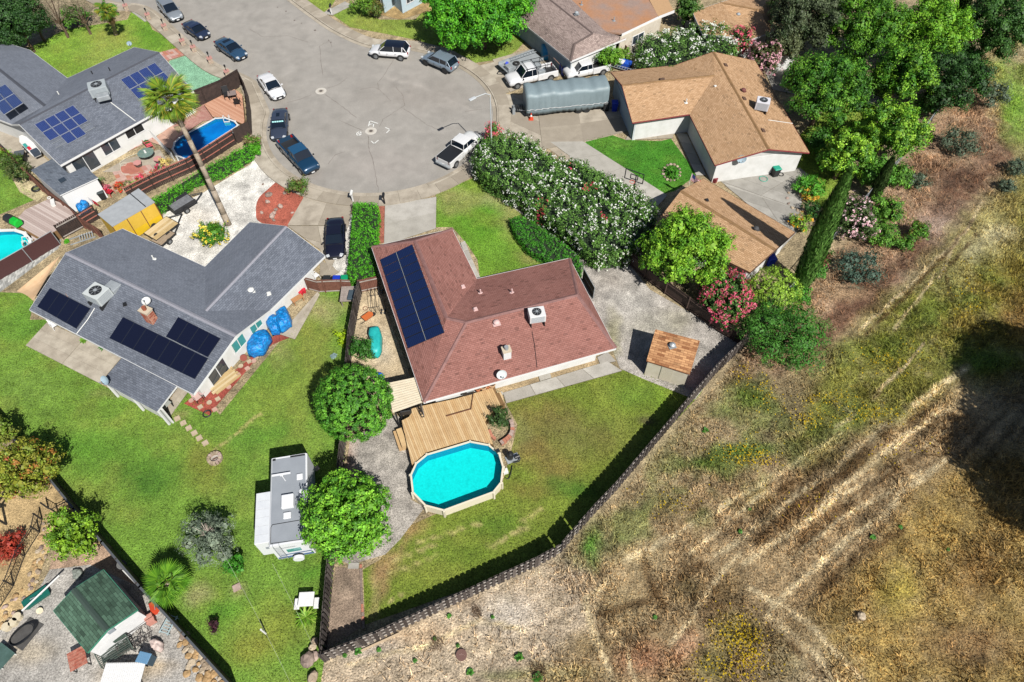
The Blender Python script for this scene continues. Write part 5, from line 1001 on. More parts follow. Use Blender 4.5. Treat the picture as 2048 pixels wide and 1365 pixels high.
pool([(940,882),(978,889),(1000,907),(1008,934),(1004,966),(988,986),(888,1023),(850,1013),(824,986),(820,950),(831,926),(853,908)], 1.02, 'turquoise above-ground pool with beige rim at the end of the wooden deck', RAIL, LIN, RAIL, tint=(.38, .96, .98, 1), railw=.13)
pool([(430,236),(450,235),(470,242),(477,250),(474,254),(372,320),(352,312),(344,298),(348,285),(358,275)], .95, 'deep blue pool behind the dark wooden fence', WHT, LINB, GREYW, tint=(.3, .86, .98, 1), wdrop=.1, floor=.5)
pool([(-40,470),(0,459),(30,458),(50,464),(63,478),(63,490),(50,500),(0,527),(-50,547),(-90,515)], 1.1, 'teal pool at the left edge of the picture with white rim', WHT, LINT, WHT, tint=(.4, .94, .96, 1), floor=.55, wdrop=.2, railw=.3)
def ladder_pool(x, y, z, rz, label):
    r = empty('pool_ladder', P(x, y, z), label, 'pool ladder', 'pool ladders', rz)
    for s in (-.28, .28): LB().tube([(s, .2, 0), (s, .2, .45), (s, -.1, .5), (s, -.25, .1), (s, -.3, -.6)], .035, 6).build('rail', WHT, r)
    for k in range(4): LB().box((0, -.28, -.05 - k * .2), (.5, .12, .05)).build('step', WHT, r)
ladder_pool(454,240,.95,.1,'white ladder at the far end of the deep blue pool'); ladder_pool(52,486,1.1,-1.2,'white ladder in the teal pool')
DW = [M('deck_board_' + str(i), c, d, scale=1.5, fine=18, amp=.1) for i, (c, d) in enumerate((('e3c290', 'd5b180'), ('dab686', 'cda878'), ('e9cb9c', 'dcb98a'), ('dcb682', 'ccA472'.lower())))]
def deck(outline, z, dirpx, bw, label, mats, th=.04, skirt=None, holes=None, gap=.012):
    """board deck: every board a separate piece, cut to the outline"""
    W = PP(outline, z); c = sum(W, Vector((0, 0, 0))) / len(W); r = empty('deck', (c.x, c.y, 0), label, 'deck')
    a, b = P(*dirpx[0], z), P(*dirpx[1], z); d = (b - a); d.z = 0; d.normalize(); n = Vector((-d.y, d.x, 0)); tt = [p.dot(n) for p in W]; ns = len(W); t = min(tt)
    while t < max(tt):
        for edge in (0,):
            lo, hi = t + gap / 2, t + bw - gap / 2; cuts = []
            for tv in (lo + .01, hi - .01):
                xs = []
                for i in range(ns):
                    p, q = W[i], W[(i + 1) % ns]; u, v = p.dot(n) - tv, q.dot(n) - tv
                    if (u > 0) != (v > 0): s = u / (u - v); xs.append((p.lerp(q, s)).dot(d))
                cuts.append(sorted(xs))
            if len(cuts[0]) == len(cuts[1]) and cuts[0]:
                for k in range(0, len(cuts[0]) - 1, 2):
                    q = [d * cuts[0][k] + n * lo, d * cuts[0][k + 1] + n * lo, d * cuts[1][k + 1] + n * hi, d * cuts[1][k] + n * hi]
                    MB().prism([(p.x, p.y) for p in q], z - th, z + random.uniform(-.003, .003)).build('board', random.choice(mats), r)
        t += bw
    m = MB()
    for i in range(ns): a, b = W[i], W[(i + 1) % ns]; m.face([(a.x, a.y, 0), (b.x, b.y, 0), (b.x, b.y, z - .045), (a.x, a.y, z - .045)])
    m.face([(p.x, p.y, z - .05) for p in W]); m.build('skirt', skirt or M('deck_skirt', '8a6a44', None), r); return r
deck([(845,812),(915,797),(934,791),(972,780),(990,772),(993,786),(1002,784),(1010,807),(994,812),(970,843),(987,889),(972,886),(940,879),(852,905),(824,930),(803,842),(820,833),(822,818)], .9, ((900,800),(935,880)), .15, 'golden wooden deck between the reddish house and the turquoise pool', DW)
m = MB(); q = PP([(893,832),(942,818),(947,783)], .97)
for a, b in zip(q, q[1:]): facade(m, a, b, .9, 1.0, .05)
one('step_shadow_strip', m, M('step_shadow_brown', '6f4630', None), 'dark strip painting the shadow of the step across the golden deck', 'step shadow')  # dark strip stands in for the shadow line at the deck's level change
for k, (p0, p1, z) in enumerate((((799,862),(808,888),.62), ((793,866),(802,893),.32))):
    a, b = P(*p0, z), P(*p1, z); m = MB(); facade(m, a, b, 0, z, .42); one('deck_step', m, DW[k], ('upper' if k == 0 else 'lower') + ' wooden step at the left side of the golden deck', 'step', 'deck steps')
TD = [M('terracotta_board_' + str(i), c, None, fine=14, amp=.08) for i, c in enumerate(('d8a284', 'cf987a', 'dfab8e'))]
deck([(408,209),(470,178),(484,190),(489,240),(487,250),(476,244),(455,234),(430,234),(425,233)], .5, ((410,210),(480,250)), .16, 'terracotta coloured wooden deck around the deep blue pool', TD)
slabs('pool_surround', [(345,285),(430,228),(425,222),(410,205)], 1, 1, [M('red_stone', 'b07a70', 'c49a8c', scale=3, fine=10)], z1=.1); slabs('pool_surround', [(310,262),(350,235),(425,205),(428,240)], 2, 2, [M('red_stone', 'b07a70')], z1=.08); slabs('pool_surround', [(300,285),(345,252),(360,272),(345,300)], 2, 2, [M('rose_concrete', 'd6ac98', 'c69c88')], z1=.085)
GD = [M('grey_board_' + str(i), c, None, fine=14, amp=.1) for i, c in enumerate(('c9b6ae', 'bca8a0', 'd4c3bb'))]
deck([(20,455),(50,420),(98,398),(128,408),(162,434),(110,462),(66,488),(62,470),(40,457)], 1.0, ((60,415),(130,455)), .2, 'weathered pinkish grey deck beside the teal pool', GD)
# ================= FENCES =================
FW1 = M('weathered_wood', '5e5450', '47403e', scale=3, fine=16, amp=.25); FW2 = M('dark_stained_wood', '4c3c36', '382c28', scale=3, fine=16, amp=.25); FW3 = M('brown_wood', '8a5c4c', '74493c', scale=3, fine=16, amp=.2); FRAIL = M('pale_rail', 'c8c0b8', 'a8a098', amp=.1); RAILR = M('red_rail', 'b87464', None, amp=.12)
MESHP = M('maroon_slat_mesh', '5a3434', '4a2a2a', scale=20, fine=40, amp=.4, bmp=.6); MESHB = M('black_slat_mesh', '303034', '26262a', scale=20, fine=40, amp=.3)
def fence(path, h, label, mat, bw=.15, gap=.01, rails=(.3, .9), posts=2.4, parts=False, both=False, railm=None, dog=.04, group='wooden fences', side=1, cap=False, name='wooden_fence', z0=0, smooth=0, prail=None):
    W = PP(path); W = smoothpath(W, smooth) if smooth else W; c = W[len(W) // 2]; r = empty(name, (c.x, c.y, 0), label, 'fence', group); bm = MB(); step = bw + gap; proto = None; k = 0
    if parts:
        lb = LB(); lb.prism([(-bw/2, -.01), (bw/2, -.01), (bw/2, .012), (-bw/2, .012)], 0, h - dog, True); lb.prism([(-bw*.35, -.01), (bw*.35, -.01), (bw*.35, .012), (-bw*.35, .012)], h - dog, h)
    for a, b in zip(W, W[1:]):
        L = (b - a).length; d = (b - a) / L; rz = math.atan2(d.y, d.x); nn = Vector((-d.y, d.x, 0)) * side
        t = step / 2
        while t < L:
            p = a + d * t
            for s in ((1, -1) if both else (1,)):
                pp = p + nn * (.06 * s) + (d * (step / 2) if s < 0 else Vector((0, 0, 0))); hh = h + random.uniform(-.02, .02)
                if parts:
                    ml = (0, 0, 0); o = None
                    if proto is None: proto = [lb.build('picket', mt_, r) for mt_ in (mat, M('weathered_pale', '7a706a', '5c5450', scale=3, fine=16, amp=.25), M('weathered_dark', '463c38', '342c2a', scale=3, fine=16, amp=.25))]; o = proto[0]; ex_ = proto[1:]
                    elif ex_: o = ex_.pop()
                    else: o = share(random.choice([proto[0], proto[0], proto[1], proto[2]]), r)
                    o.location = (pp.x - c.x, pp.y - c.y, z0 + random.uniform(-.015, .02)); o.rotation_euler = (0, random.uniform(-.02, .02), rz + random.uniform(-.04, .04)); o.scale = (1.5 if s < 0 else 1, 1, 1)
                else: bm.box((pp.x, pp.y, z0 + hh / 2), (bw, .022, hh), rz + random.uniform(-.02, .02))
            t += step
    if not parts: o = bm.build('boards', mat, r); o['kind'] = 'stuff'
    rm = MB()
    for a, b in zip(W, W[1:]):
        for z in rails: facade(rm, a, b, z0 + z * h - .045, z0 + z * h + .045, .04)
        if cap: facade(rm, a, b, z0 + h, z0 + h + .04, .14)
    rm.build('rail', railm or mat, r)
    for p in resample(W, posts): MB().box((p.x, p.y, z0 + (h + .05) / 2), (.1, .1, h + .05)).build('post', prail or mat, r)
    return r
fence([(650,1322),(760,1278),(880,1222),(1000,1166),(1072,1133),(1118,1108),(1150,1070),(1185,1030),(1228,985),(1290,912),(1368,820),(1430,748),(1492,688)], 1.75, 'long weathered board-on-board fence curving between the back lawn and the open field', FW1, .22, .18, (.15, .5, .88), 2.4, True, True, FRAIL, side=-1)
fence([(651,1324),(658,1230),(666,1135),(680,1000),(692,880),(697,780),(704,690),(716,620),(724,583)], 1.7, 'weathered board-on-board fence between the two back lawns beside the round trees', FW1, .19, .13, (.2, .85), 2.4, True, True, FW1, side=-1)
fence([(-20,815),(40,885),(110,962),(170,1035),(225,1100),(300,1188),(390,1285),(475,1378)], 1.55, 'dark straight fence with thin pale cap casting a black shadow on the lawn', FW2, .18, .004, (.2, .85), 2.4, False, cap=True, railm=M('dark_rail', '565a60', None), group='wooden fences')
fence([(330,242),(401,214),(450,194),(485,172)], 2.0, 'tall dark stained fence above the terracotta deck', FW2, .15, .004, (.95,), 2.4, cap=True, side=1)
fence([(485,172),(497,196),(502,225),(504,269)], 1.9, 'dark stained fence along the sidewalk by the white sedan', FW2, .15, .004, (.15, .85), 2.4)
fence([(504,271),(474,288)], 1.8, 'short dark fence section at the corner of the deep blue pool', FW2, .15, .004, (.15, .85), 2.)
fence([(473,289),(430,317),(387,344),(320,374),(262,404)], 1.7, 'dark fence with reddish horizontal rails behind the clipped hedge', FW2, .15, .02, (.35, .75), 1.9, railm=RAILR, side=-1, cap=True)
fence([(200,438),(170,456)], 1.7, 'short red railed fence section beside the yellow container', FW2, .15, .02, (.3, .6, .9), 1.9, railm=RAILR, side=-1)
fence([(0,300),(60,360),(115,410),(150,436),(172,458)], 1.7, 'reddish brown fence along the weathered grey deck', FW3, .15, .005, (.15, .85), 2.4, side=1); fence([(172,458),(210,480)], 1.4, 'brown fence running from the deck corner to the grey roof', FW3, .15, .005, (.15, .85), 2.0)
fence([(128,478),(176,452)], 1.7, 'dark picket fence with pale top rail beside the weathered grey deck', FW2, .16, .03, (.12, .85), 2.0, railm=FRAIL, side=1)
fence([(618,580),(640,586),(680,584),(706,585)], 1.6, 'brown gate fence with pale diagonal braces behind the trash bins', FW3, .15, .01, (.1, .9), 1.6, railm=FRAIL, side=1); fence([(722,586),(758,578)], 1.6, 'short fence with pale rails beside the side yard', FW3, .15, .01, (.15, .85), 1.9, railm=FRAIL, side=1)
fence([(1252,525),(1290,560),(1345,600),(1400,640),(1440,668),(1478,690)], 1.6, 'dark brown wooden fence under the bright green tree', M('brown_dark_wood', '5c4840', '48382f'), .16, .006, (.15, .85), 2.4)
def panelfence(path, h, label, mat, name='mesh_fence', group='mesh fences', postm=None, post=True, bars=2):
    W = PP(path); c = W[0].lerp(W[-1], .5); r = empty(name, (c.x, c.y, 0), label, 'fence', group)
    for a, b in zip(W, W[1:]): d = (b - a).normalized() * .05; m = MB(); facade(m, a + d, b - d, .05, h - .05, .02); m.build('slat_panel', mat, r)
    rm = MB()
    for z in [h * k / bars + (.03 if k == 0 else 0) for k in range(bars + 1)]: rm.tube([p + Vector((0, 0, z)) for p in W], .03, 5)
    rm.build('rail', postm or METAL, r)
    for p in W: MB().cyl((p.x, p.y, 0), (p.x, p.y, h + .05), .035, n=6).build('post', postm or METAL, r)
    return r
panelfence([(-60,590),(0,562),(66,524),(122,490)], 1.75, 'maroon slatted chain fence beside the teal pool', MESHP, bars=1); panelfence([(1198,535),(1250,532)], 1.4, 'black slatted gate across the gravel path', MESHB, 'gate', 'yard gates'); panelfence([(1165,560),(1186,598)], 1.5, 'black slatted gate at the right side of the reddish house', MESHB, 'gate', 'yard gates')
def barfence(path, h, label, mat, sp=.3, lattice=False, group='metal fences', rails=(0.05, 1.0)):
    W = PP(path); c = W[len(W) // 2]; r = empty('metal_fence', (c.x, c.y, 0), label, 'fence', group); b_ = MB()
    for a, b in zip(W, W[1:]):
        for z in rails: b_.tube([a + Vector((0, 0, h * z)), b + Vector((0, 0, h * z))], .03, 4)
    b_.build('rail', mat, r); q = MB(); pts = resample(W, sp)
    for i, p in enumerate(pts):
        if lattice:
            if i + 2 < len(pts): q.tube([p + Vector((0, 0, .05)), pts[i + 2] + Vector((0, 0, h))], .012, 3); q.tube([p + Vector((0, 0, h)), pts[i + 2] + Vector((0, 0, .05))], .012, 3)
        else: q.tube([p, p + Vector((0, 0, h))], .012, 4)
    q.build('bars', mat, r)['kind'] = 'stuff'
    for p in W: MB().box((p.x, p.y, (h + .1) / 2), (.08, .08, h + .1)).build('post', mat, r)
barfence([(-15,1240),(28,1172),(50,1113),(80,1065),(85,1040)], 1.1, 'black lattice fence curving across the sandy yard', DMETAL, .22, True); barfence([(98,1018),(118,1030),(150,1012)], 1.0, 'small black railing beside the red-leaved shrub strip', DMETAL, .2)
barfence([(298,268),(320,290),(350,322)], 1.0, 'white picket railing beside the deep blue pool', WHT, .12); barfence([(278,262),(308,262)], .9, 'short white picket gate by the house wall', WHT, .12)
barfence([(1488,690),(1540,628),(1606,556),(1650,500),(1745,385),(1790,335),(1830,285),(1893,200)], 1.5, 'grey chain link fence between the garden trees and the open field', METAL, .25, True, rails=(1.0,)); barfence([(805,826),(805,842)], .9, 'short black railing at the deck corner by the patio cover', DMETAL, .12)
# block wall path on the far left
BW = [M('block_grey_%d' % i, c, None, fine=10, amp=.15) for i, c in enumerate(('c2c2be', 'aeaeaa', 'd2d2cc', '9c9c98'))]
a0_, a1_ = P(-20,600), P(118,497); b0_, b1_ = P(-20,572), P(122,480); WL = empty('stone_path', a0_.lerp(a1_, .5), 'grey stone paved strip between the maroon fence and the lawn', 'paved path'); nn = 34; pr = None
for i in range(nn):
    for j in range(4):
        f = lambda u, v: a0_.lerp(a1_, u).lerp(b0_.lerp(b1_, u), v); o = (j % 2) * .5 / nn; p = [f(i / nn + o, j / 4), f((i + .93) / nn + o, j / 4), f((i + .93) / nn + o, (j + .9) / 4), f(i / nn + o, (j + .9) / 4)]
        if i / nn > .05 or True: MB().prism([(q.x, q.y) for q in p], 0, .06 + random.uniform(0, .03)).build('stone', random.choice(BW), WL)
# ================= PLANTS =================
LEAF = MATTR('leaves', amp=0, rough=.6, trans=.16, spec=.3); PETAL = MATTR('petals', amp=0, rough=.8, trans=.2)
BARK = M('bark', '7a6450', '5c4a3a', scale=4, fine=20, amp=.3); BARKP = M('palm_bark', 'b4a694', '948470', scale=2, fine=14, amp=.3, bmp=.6)
GN = {'n': 0}
def unit(n):
    v = RNG.normal(size=(n, 3)); return v / np.linalg.norm(v, axis=1, keepdims=True)
def leafcloud(cent, outn, size, col, colj=.3, tilt=.9, asp=.62, jit2=(1.32, 1.22, 1.03)):
    """leaf-sized rhombic faces: centres, outward directions, size, colour per leaf"""
    n = len(cent); nr = outn + unit(n) * tilt; nr[:, 2] += .25; nr /= np.linalg.norm(nr, axis=1, keepdims=True)
    u = np.cross(nr, unit(n)); u /= np.linalg.norm(u, axis=1, keepdims=True) + 1e-9; v = np.cross(nr, u); s = (size * RNG.uniform(.6, 1.35, n))[:, None]
    q = np.stack([cent - u * s * .5, cent - v * s * .5 * asp, cent + u * s * .5, cent + v * s * .5 * asp], 1)
    c = np.clip(col * RNG.uniform(1 - colj, 1 + colj, (n, 1)) ** 1.3 * np.array(jit2), 0, 1)
    return q.reshape(-1, 3), np.repeat(c, 4, 0)
def clusters(blobs, dens, rc, bottom=-.6, lo=.82):
    """cluster centres on the outside of overlapping ellipsoids"""
    C_, N_ = [], []
    for bi, (c, r) in enumerate(blobs):
        n = max(6, int(dens * 4 * math.pi * (r[0] * r[1] + r[0] * r[2] + r[1] * r[2]) / 3)); d = unit(n); d = d[d[:, 2] > bottom]
        p = np.array(c) + d * np.array(r) * RNG.uniform(lo, 1.06, (len(d), 1)); k = np.ones(len(d), bool)
        for bj, (c2, r2) in enumerate(blobs):
            if bj != bi: k &= (((p - np.array(c2)) / (np.array(r2) * .86)) ** 2).sum(1) > 1
        C_.append(p[k]); N_.append(d[k])
    return np.concatenate(C_), np.concatenate(N_)
def pal(cols, n, w=None):
    a = np.array([C(c)[:3] for c in cols]); i = RNG.choice(len(a), n, p=w); return a[i]
def crownmesh(name, blobs, loc, cols, leaf=.16, dens=3.2, per=26, rc=.34, w=None, flowers=None, tilt=.9, core=True, colj=.3, bottom=-.6, smoothness=.35, asp=.62, lo=.82):
    cc, nn = clusters(blobs, dens, rc, bottom, lo); nc = len(cc)
    cl = pal(cols, nc, w) * RNG.uniform(.82, 1.18, (nc, 1)); idx = np.repeat(np.arange(nc), per)
    off = unit(len(idx)) * (RNG.random((len(idx), 1)) ** .5) * rc; off += nn[idx] * rc * smoothness
    cen = cc[idx] + off; out = nn[idx] * .8 + off / rc * .8; v, col = leafcloud(cen, out, leaf, cl[idx], colj, tilt, asp); V = [v]; K = [col]
    if flowers:
        fcol, fn, fs = flowers; fi = RNG.choice(nc, int(nc * fn)); fo = unit(len(fi)) * rc * .8; fc = cc[fi] + fo + nn[fi] * rc * .75
        rep = 5; fc = np.repeat(fc, rep, 0) + unit(len(fc) * rep) * fs * .8; v, col = leafcloud(fc, np.repeat(nn[fi], rep, 0), fs, pal(fcol, len(fc)), .15, .5, .9, (1.2, 1.2, 1.2)); V.append(v); K.append(col)
    if core:   # inner leaves coloured darker as crown shade, added to stop the light
        for c, r in blobs:
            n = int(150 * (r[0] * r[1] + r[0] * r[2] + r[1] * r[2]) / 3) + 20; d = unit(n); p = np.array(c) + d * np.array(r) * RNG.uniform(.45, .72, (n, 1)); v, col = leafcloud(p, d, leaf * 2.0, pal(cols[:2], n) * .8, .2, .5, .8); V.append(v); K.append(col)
    V = np.concatenate(V) - np.array(loc); K = np.concatenate(K); k = (V.reshape(-1, 4, 3)[:, :, 2].min(1) + loc[2]) > .02; V = V.reshape(-1, 4, 3)[k].reshape(-1, 3); K = K.reshape(-1, 4, 3)[k].reshape(-1, 3)
    return fastmesh(name, V, None, 4, LEAF, K)
def branches(root, base, blobs, r0, mat=None, n=5):
    m = MB(); top = Vector(np.mean([b[0] for b in blobs], 0)); base = Vector(base); hz = min(b[0][2] - b[1][2] for b in blobs); fork = base.lerp(top, .45); fork.z = max(.3, min(fork.z, hz + .3))
    md = base.lerp(fork, .5) + Vector((random.uniform(-.1, .1), random.uniform(-.1, .1), 0)); m.tube([base - Vector((0, 0, .1)), md, fork], [r0 * 1.2, r0, r0 * .8], 7)
    for i, (c, r) in enumerate(blobs[:14]): e = Vector(c); m.tube([fork, fork.lerp(e, .5) + Vector((0, 0, .15)), e + Vector((0, 0, r[2] * .5))], [r0 * .6, r0 * .35, r0 * .15], 5)
    for i in range(n): c, r = random.choice(blobs); d = Vector(unit(1)[0]); d.z = abs(d.z); m.tube([Vector(c), Vector(c) + Vector((d.x * r[0], d.y * r[1], d.z * r[2])) * .9], [r0 * .3, r0 * .1], 4)
    m.build('trunk', mat or BARK, root)
def tree(name, label, cat, x, y, zc, rx, rz=None, cols=('4c8a24',), sub=0, trunk=.16, group=None, ry=None, subr=.5, spread=.62, extra=(), seedn=None, **kw):
    """(x, y) photo pixel of the crown centre at height zc, rx crown radius in pixels there"""
    if seedn is not None: random.seed(seedn)
    c = P(x, y, zc); s = pxm(c); R_ = rx * s; Ry = (ry or rx) * s; Rz = rz if rz else min(R_, zc - .15)
    blobs = [((c.x, c.y, c.z), (R_, Ry, Rz))] if sub == 0 else [((c.x, c.y, c.z - Rz * .1), (R_ * .7, Ry * .7, Rz * .7))]
    for i in range(sub):
        a = 2.399963 * i + random.uniform(-.3, .3); h = 1 - 1.35 * (i + .5) / sub; q = math.sqrt(max(0, 1 - h * h)); k = random.uniform(.85, 1.1) * spread; f = subr * random.uniform(.8, 1.2)
        blobs.append(((c.x + math.cos(a) * q * R_ * k, c.y + math.sin(a) * q * Ry * k, max(c.z + h * Rz * k, Rz * f * .7)), (R_ * f, Ry * f, Rz * f)))
    for ex, ey, ez, er in extra: p = P(ex, ey, ez); er *= pxm(p); blobs.append((tuple(p), (er, er, min(er, ez))))
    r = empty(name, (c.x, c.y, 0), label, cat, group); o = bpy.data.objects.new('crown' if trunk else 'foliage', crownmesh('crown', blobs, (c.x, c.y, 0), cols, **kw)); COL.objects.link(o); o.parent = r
    if trunk: branches(r, (c.x, c.y, 0), blobs, trunk)
    return r
GD_ = ('2f6a1c', '3c7c22', '4c9028', '346f1e'); GB = ('42801c', '5e9a26', '34661a', '78ae30'); GL = ('72ac2c', '94c83c', '549022', '447a1e'); GK = ('2c5220', '244a20', '38622a'); GO = ('5a7038', '6c8048', '4a6030')
G1 = 'trees in the back gardens'
tree('round_tree', 'dense dark green ball-shaped tree touching the cream patio cover', 'tree', 708,806,2.75, 72, 2.6, ('4a8c26','5a9c2e','3a7620','68aa36'), trunk=.16, group=G1, leaf=.14, dens=11, per=26, rc=.2, ry=72, lo=.94)
tree('round_tree', 'rounded bright green tree overhanging the white travel trailer', 'tree', 694,1036,2.9, 80, 2.7, ('62a42a','74b834','4a8820','84c43c'), 18, trunk=.18, group=G1, leaf=.17, dens=5, per=24, rc=.28, subr=.38, spread=.72, seedn=3)
tree('maple_tree', 'bright lime green tree leaning over the tan garage roof', 'tree', 1373,502,3.4, 82, 2.8, ('78b42e','92c83c','569222','68a428'), 26, trunk=.16, leaf=.19, dens=3.0, per=24, rc=.36, subr=.27, spread=.86, ry=78, seedn=5)
tree('oleander_bush', 'hot pink flowering oleander beside the rounded lime bush', 'bush', 1453,596,1.8, 51, 1.7, ('4c7a34','3c6428','5a8a3c'), 8, trunk=.08, leaf=.15, dens=5, per=20, rc=.3, flowers=(('d8506e','e0748a','bc3c58'), 2.8, .13), ry=60, group='oleander bushes', seedn=6)
tree('rounded_bush', 'rounded lime bush between the pink oleander and the cypress', 'bush', 1547,585,1.9, 50, 1.85, ('8ab83c','a0cc4c','749c30'), 0, lo=.94, trunk=.1, leaf=.12, dens=9, per=20, rc=.2)
tree('spreading_tree', 'dark green low spreading tree at the end of the field fence', 'tree', 1568,666,2.0, 84, 1.7, ('3f7c28','4c8c30','2f6420','58983a'), 12, trunk=.12, leaf=.12, dens=5, per=26, rc=.36, subr=.42, spread=.75, ry=78, asp=.4, seedn=8)
tree('oleander_bush', 'pale pink flowering oleander beside the tall leaning cypress', 'bush', 1708,435,1.9, 38, 1.7, ('4c6a34','3c5628'), 6, trunk=.08, leaf=.15, dens=4.5, per=20, rc=.3, flowers=(('f0c8cc','f8dcdc','e0a8b4'), 1.6, .15), ry=60, group='oleander bushes', seedn=9)
for x, y, z, r_, lb in ((1772,420,1.4,34,'leafy mid green bush right of the pale pink oleander'), (1790,352,1.2,30,'green bush at the end of the chain link fence'), (1762,470,1.2,34,'leafy green bush below its twin beside the field path'), (1838,462,1.0,24,'small reddish green bush alone on the dry slope'), (1812,488,.8,16,'smallest green bush on the dry slope')):
    tree('leafy_bush', lb, 'bush', x, y, z, r_, None, ('5c9430','6ca838','44782a','7a7a38' if 'reddish' in lb else '528a2c'), 6, trunk=.05, leaf=.14, dens=4.5, per=20, rc=.3, group='bushes on the dry slope', seedn=x)
for x, y, z, r_, lb in ((1722,535,1.2,44,'blue green juniper below the pale pink oleander'), (1920,285,1.3,36,'blue grey spreading shrub on the slope beneath the top right trees'), (1992,192,1.6,26,'thin grey green sapling at the edge of the bright grass'), (2036,335,.8,22,'small grey shrub at the right edge of the picture'), (1835,362,.8,20,'grey sprig shrub at the lower end of the chain link fence'), (2015,372,.6,16,'tiny grey shrub in the dark path')):
    tree('grey_shrub', lb, 'shrub', x, y, z, r_, None, ('4c6a60','5a7a70','3c564c') if 'juniper' in lb else ('5c7260','6c8270','4a5e50'), 8, trunk=.05, leaf=.11, dens=4, per=20, rc=.3, asp=.35, group='grey green shrubs', seedn=x, spread=.75)
# trees of the top right corner
TR = [(1650,185,4.2,72,('3c781c','528e24','2f6418','669c2c'),'broad green tree right of the tan house','a'), (1780,262,3.2,60,GL,'sunny lime tree above the garden path bend','b'), (1690,312,2.8,42,GL,'small lime tree right of the white gable wall','b2'), (1750,345,1.6,36,('4c8a2c','62a038'),'low green bush tree below the lime trees','c'),
      (1725,55,5.0,72,('4c8a20','6aa42a','3c701c'),'big bright tree in the middle of the top right grove','d'), (1855,70,5.0,68,('6cac28','88c434','4c8c20'),'bright yellow green tree near the slim dark cypress','e'), (1805,150,4.2,52,GB,'bright tree whose branches overhang the garden shade','f'), (1900,165,3.6,66,GK + ('3c7028',),'dark green needle-leaved tree at the edge of the bright field grass','g'),
      (1990,60,4.5,70,('3c6a2c','4c7c34','2f5824'),'deep green tree filling the top right corner','h'), (1610,45,4.8,60,('56684a','48583e','62745a','38502e'),'dusky grey green tree between the two tan houses','i'), (1585,10,4.5,40,('3c5c28','4c6c34'),'dark tree at the top edge over the far tan roof','j'), (1575,90,2.8,30,('5a6a48','6c7a58'),'greyish sprawling bush above the orange tiled shed','k')]
for x, y, z, r_, cl, lb, k in TR: tree('garden_tree', lb, 'tree', x, y, z, r_, z * .74, cl, 26, trunk=.2, leaf=.2 if cl is GB or cl is GL else .17, dens=2.2, per=30, rc=.42, subr=.27, spread=.9, group='trees of the top right grove', seedn=x + y)
tree('large_tree', 'large bright green tree shading the curb at the top', 'tree', 965,30,4.2, 98, 3.4, ('4ca020','68b82a','347e18','58ac26'), 34, trunk=.3, leaf=.24, dens=2.2, per=26, rc=.45, subr=.25, spread=.92, ry=75, seedn=21)
# trees top left
for x, y, z, r_, cl, lb in ((30,40,4,50,GK,'dark tree in the top left corner'), (105,20,3.5,45,('6a6658','5c5a4c','7a7868'),'grey bare-branched tree at the top left'), (68,45,2.4,22,('3c7030','4c8438'),'green bushy tree below the top left branches'), (160,28,2.6,28,('585848','4c5c38','6a6a58'),'thin brown twiggy tree beside the shaggy small palm'), (145,35,1.2,30,('5c9430','4c8028'),'low green shrub bed behind the front lawn'), (30,85,.7,11,('4c8a2c','3c7424'),'round clipped shrub beside the front lawn'), (12,112,1.0,18,('3f7c24','4c8c2c'),'dark clipped shrub at the left edge above the grey roof'), (215,20,1.2,18,('5ca030','4c8c28'),'leafy clump at the foot of the shaggy small palm'), (5,70,3.2,30,GK,'dark tree at the left edge below the corner')):
    bare = 'bare' in lb or 'twiggy' in lb; tree('garden_tree' if z > 2 else 'garden_shrub', lb, 'tree' if z > 2 else 'shrub', x, y, z, r_, z * .7, cl, 9 if z > 1.5 else 4, trunk=.15 if z > 1.5 else .05, leaf=.2 if not bare else .16, dens=1.6 if bare else 3, per=14 if bare else 24, rc=.5 if z > 1.5 else .3, subr=.42, spread=.75, group='plants in the top left yard', core=not bare, asp=.3 if bare else .62, seedn=x + 3)
for x, y, z, r_, lb in ((1700,130,1.6,30,'added dark filler shrub in the middle of the grove'), (1765,165,1.6,26,'added shadow-filling shrub at the upper side of the garden path'), (1935,120,1.8,34,'added shadow-filling shrub beneath the top right corner tree'), (1640,285,1.4,26,'added shadow-filling shrub beside the tan roof eave'), (1600,150,1.5,26,'added shadow-filling shrub right of the orange tiled shed'), (1855,215,1.2,24,'added dark filler shrub at the upper end of the chain link fence')):
    tree('garden_shrub', lb, 'shrub', x, y, z, r_, None, ('3c7424','4c882c','346420'), 7, trunk=.05, leaf=.17, dens=3, per=22, rc=.36, group='added shadow fill of the grove', seedn=x)  # low dark shrubs added so the bare gaps read as shade
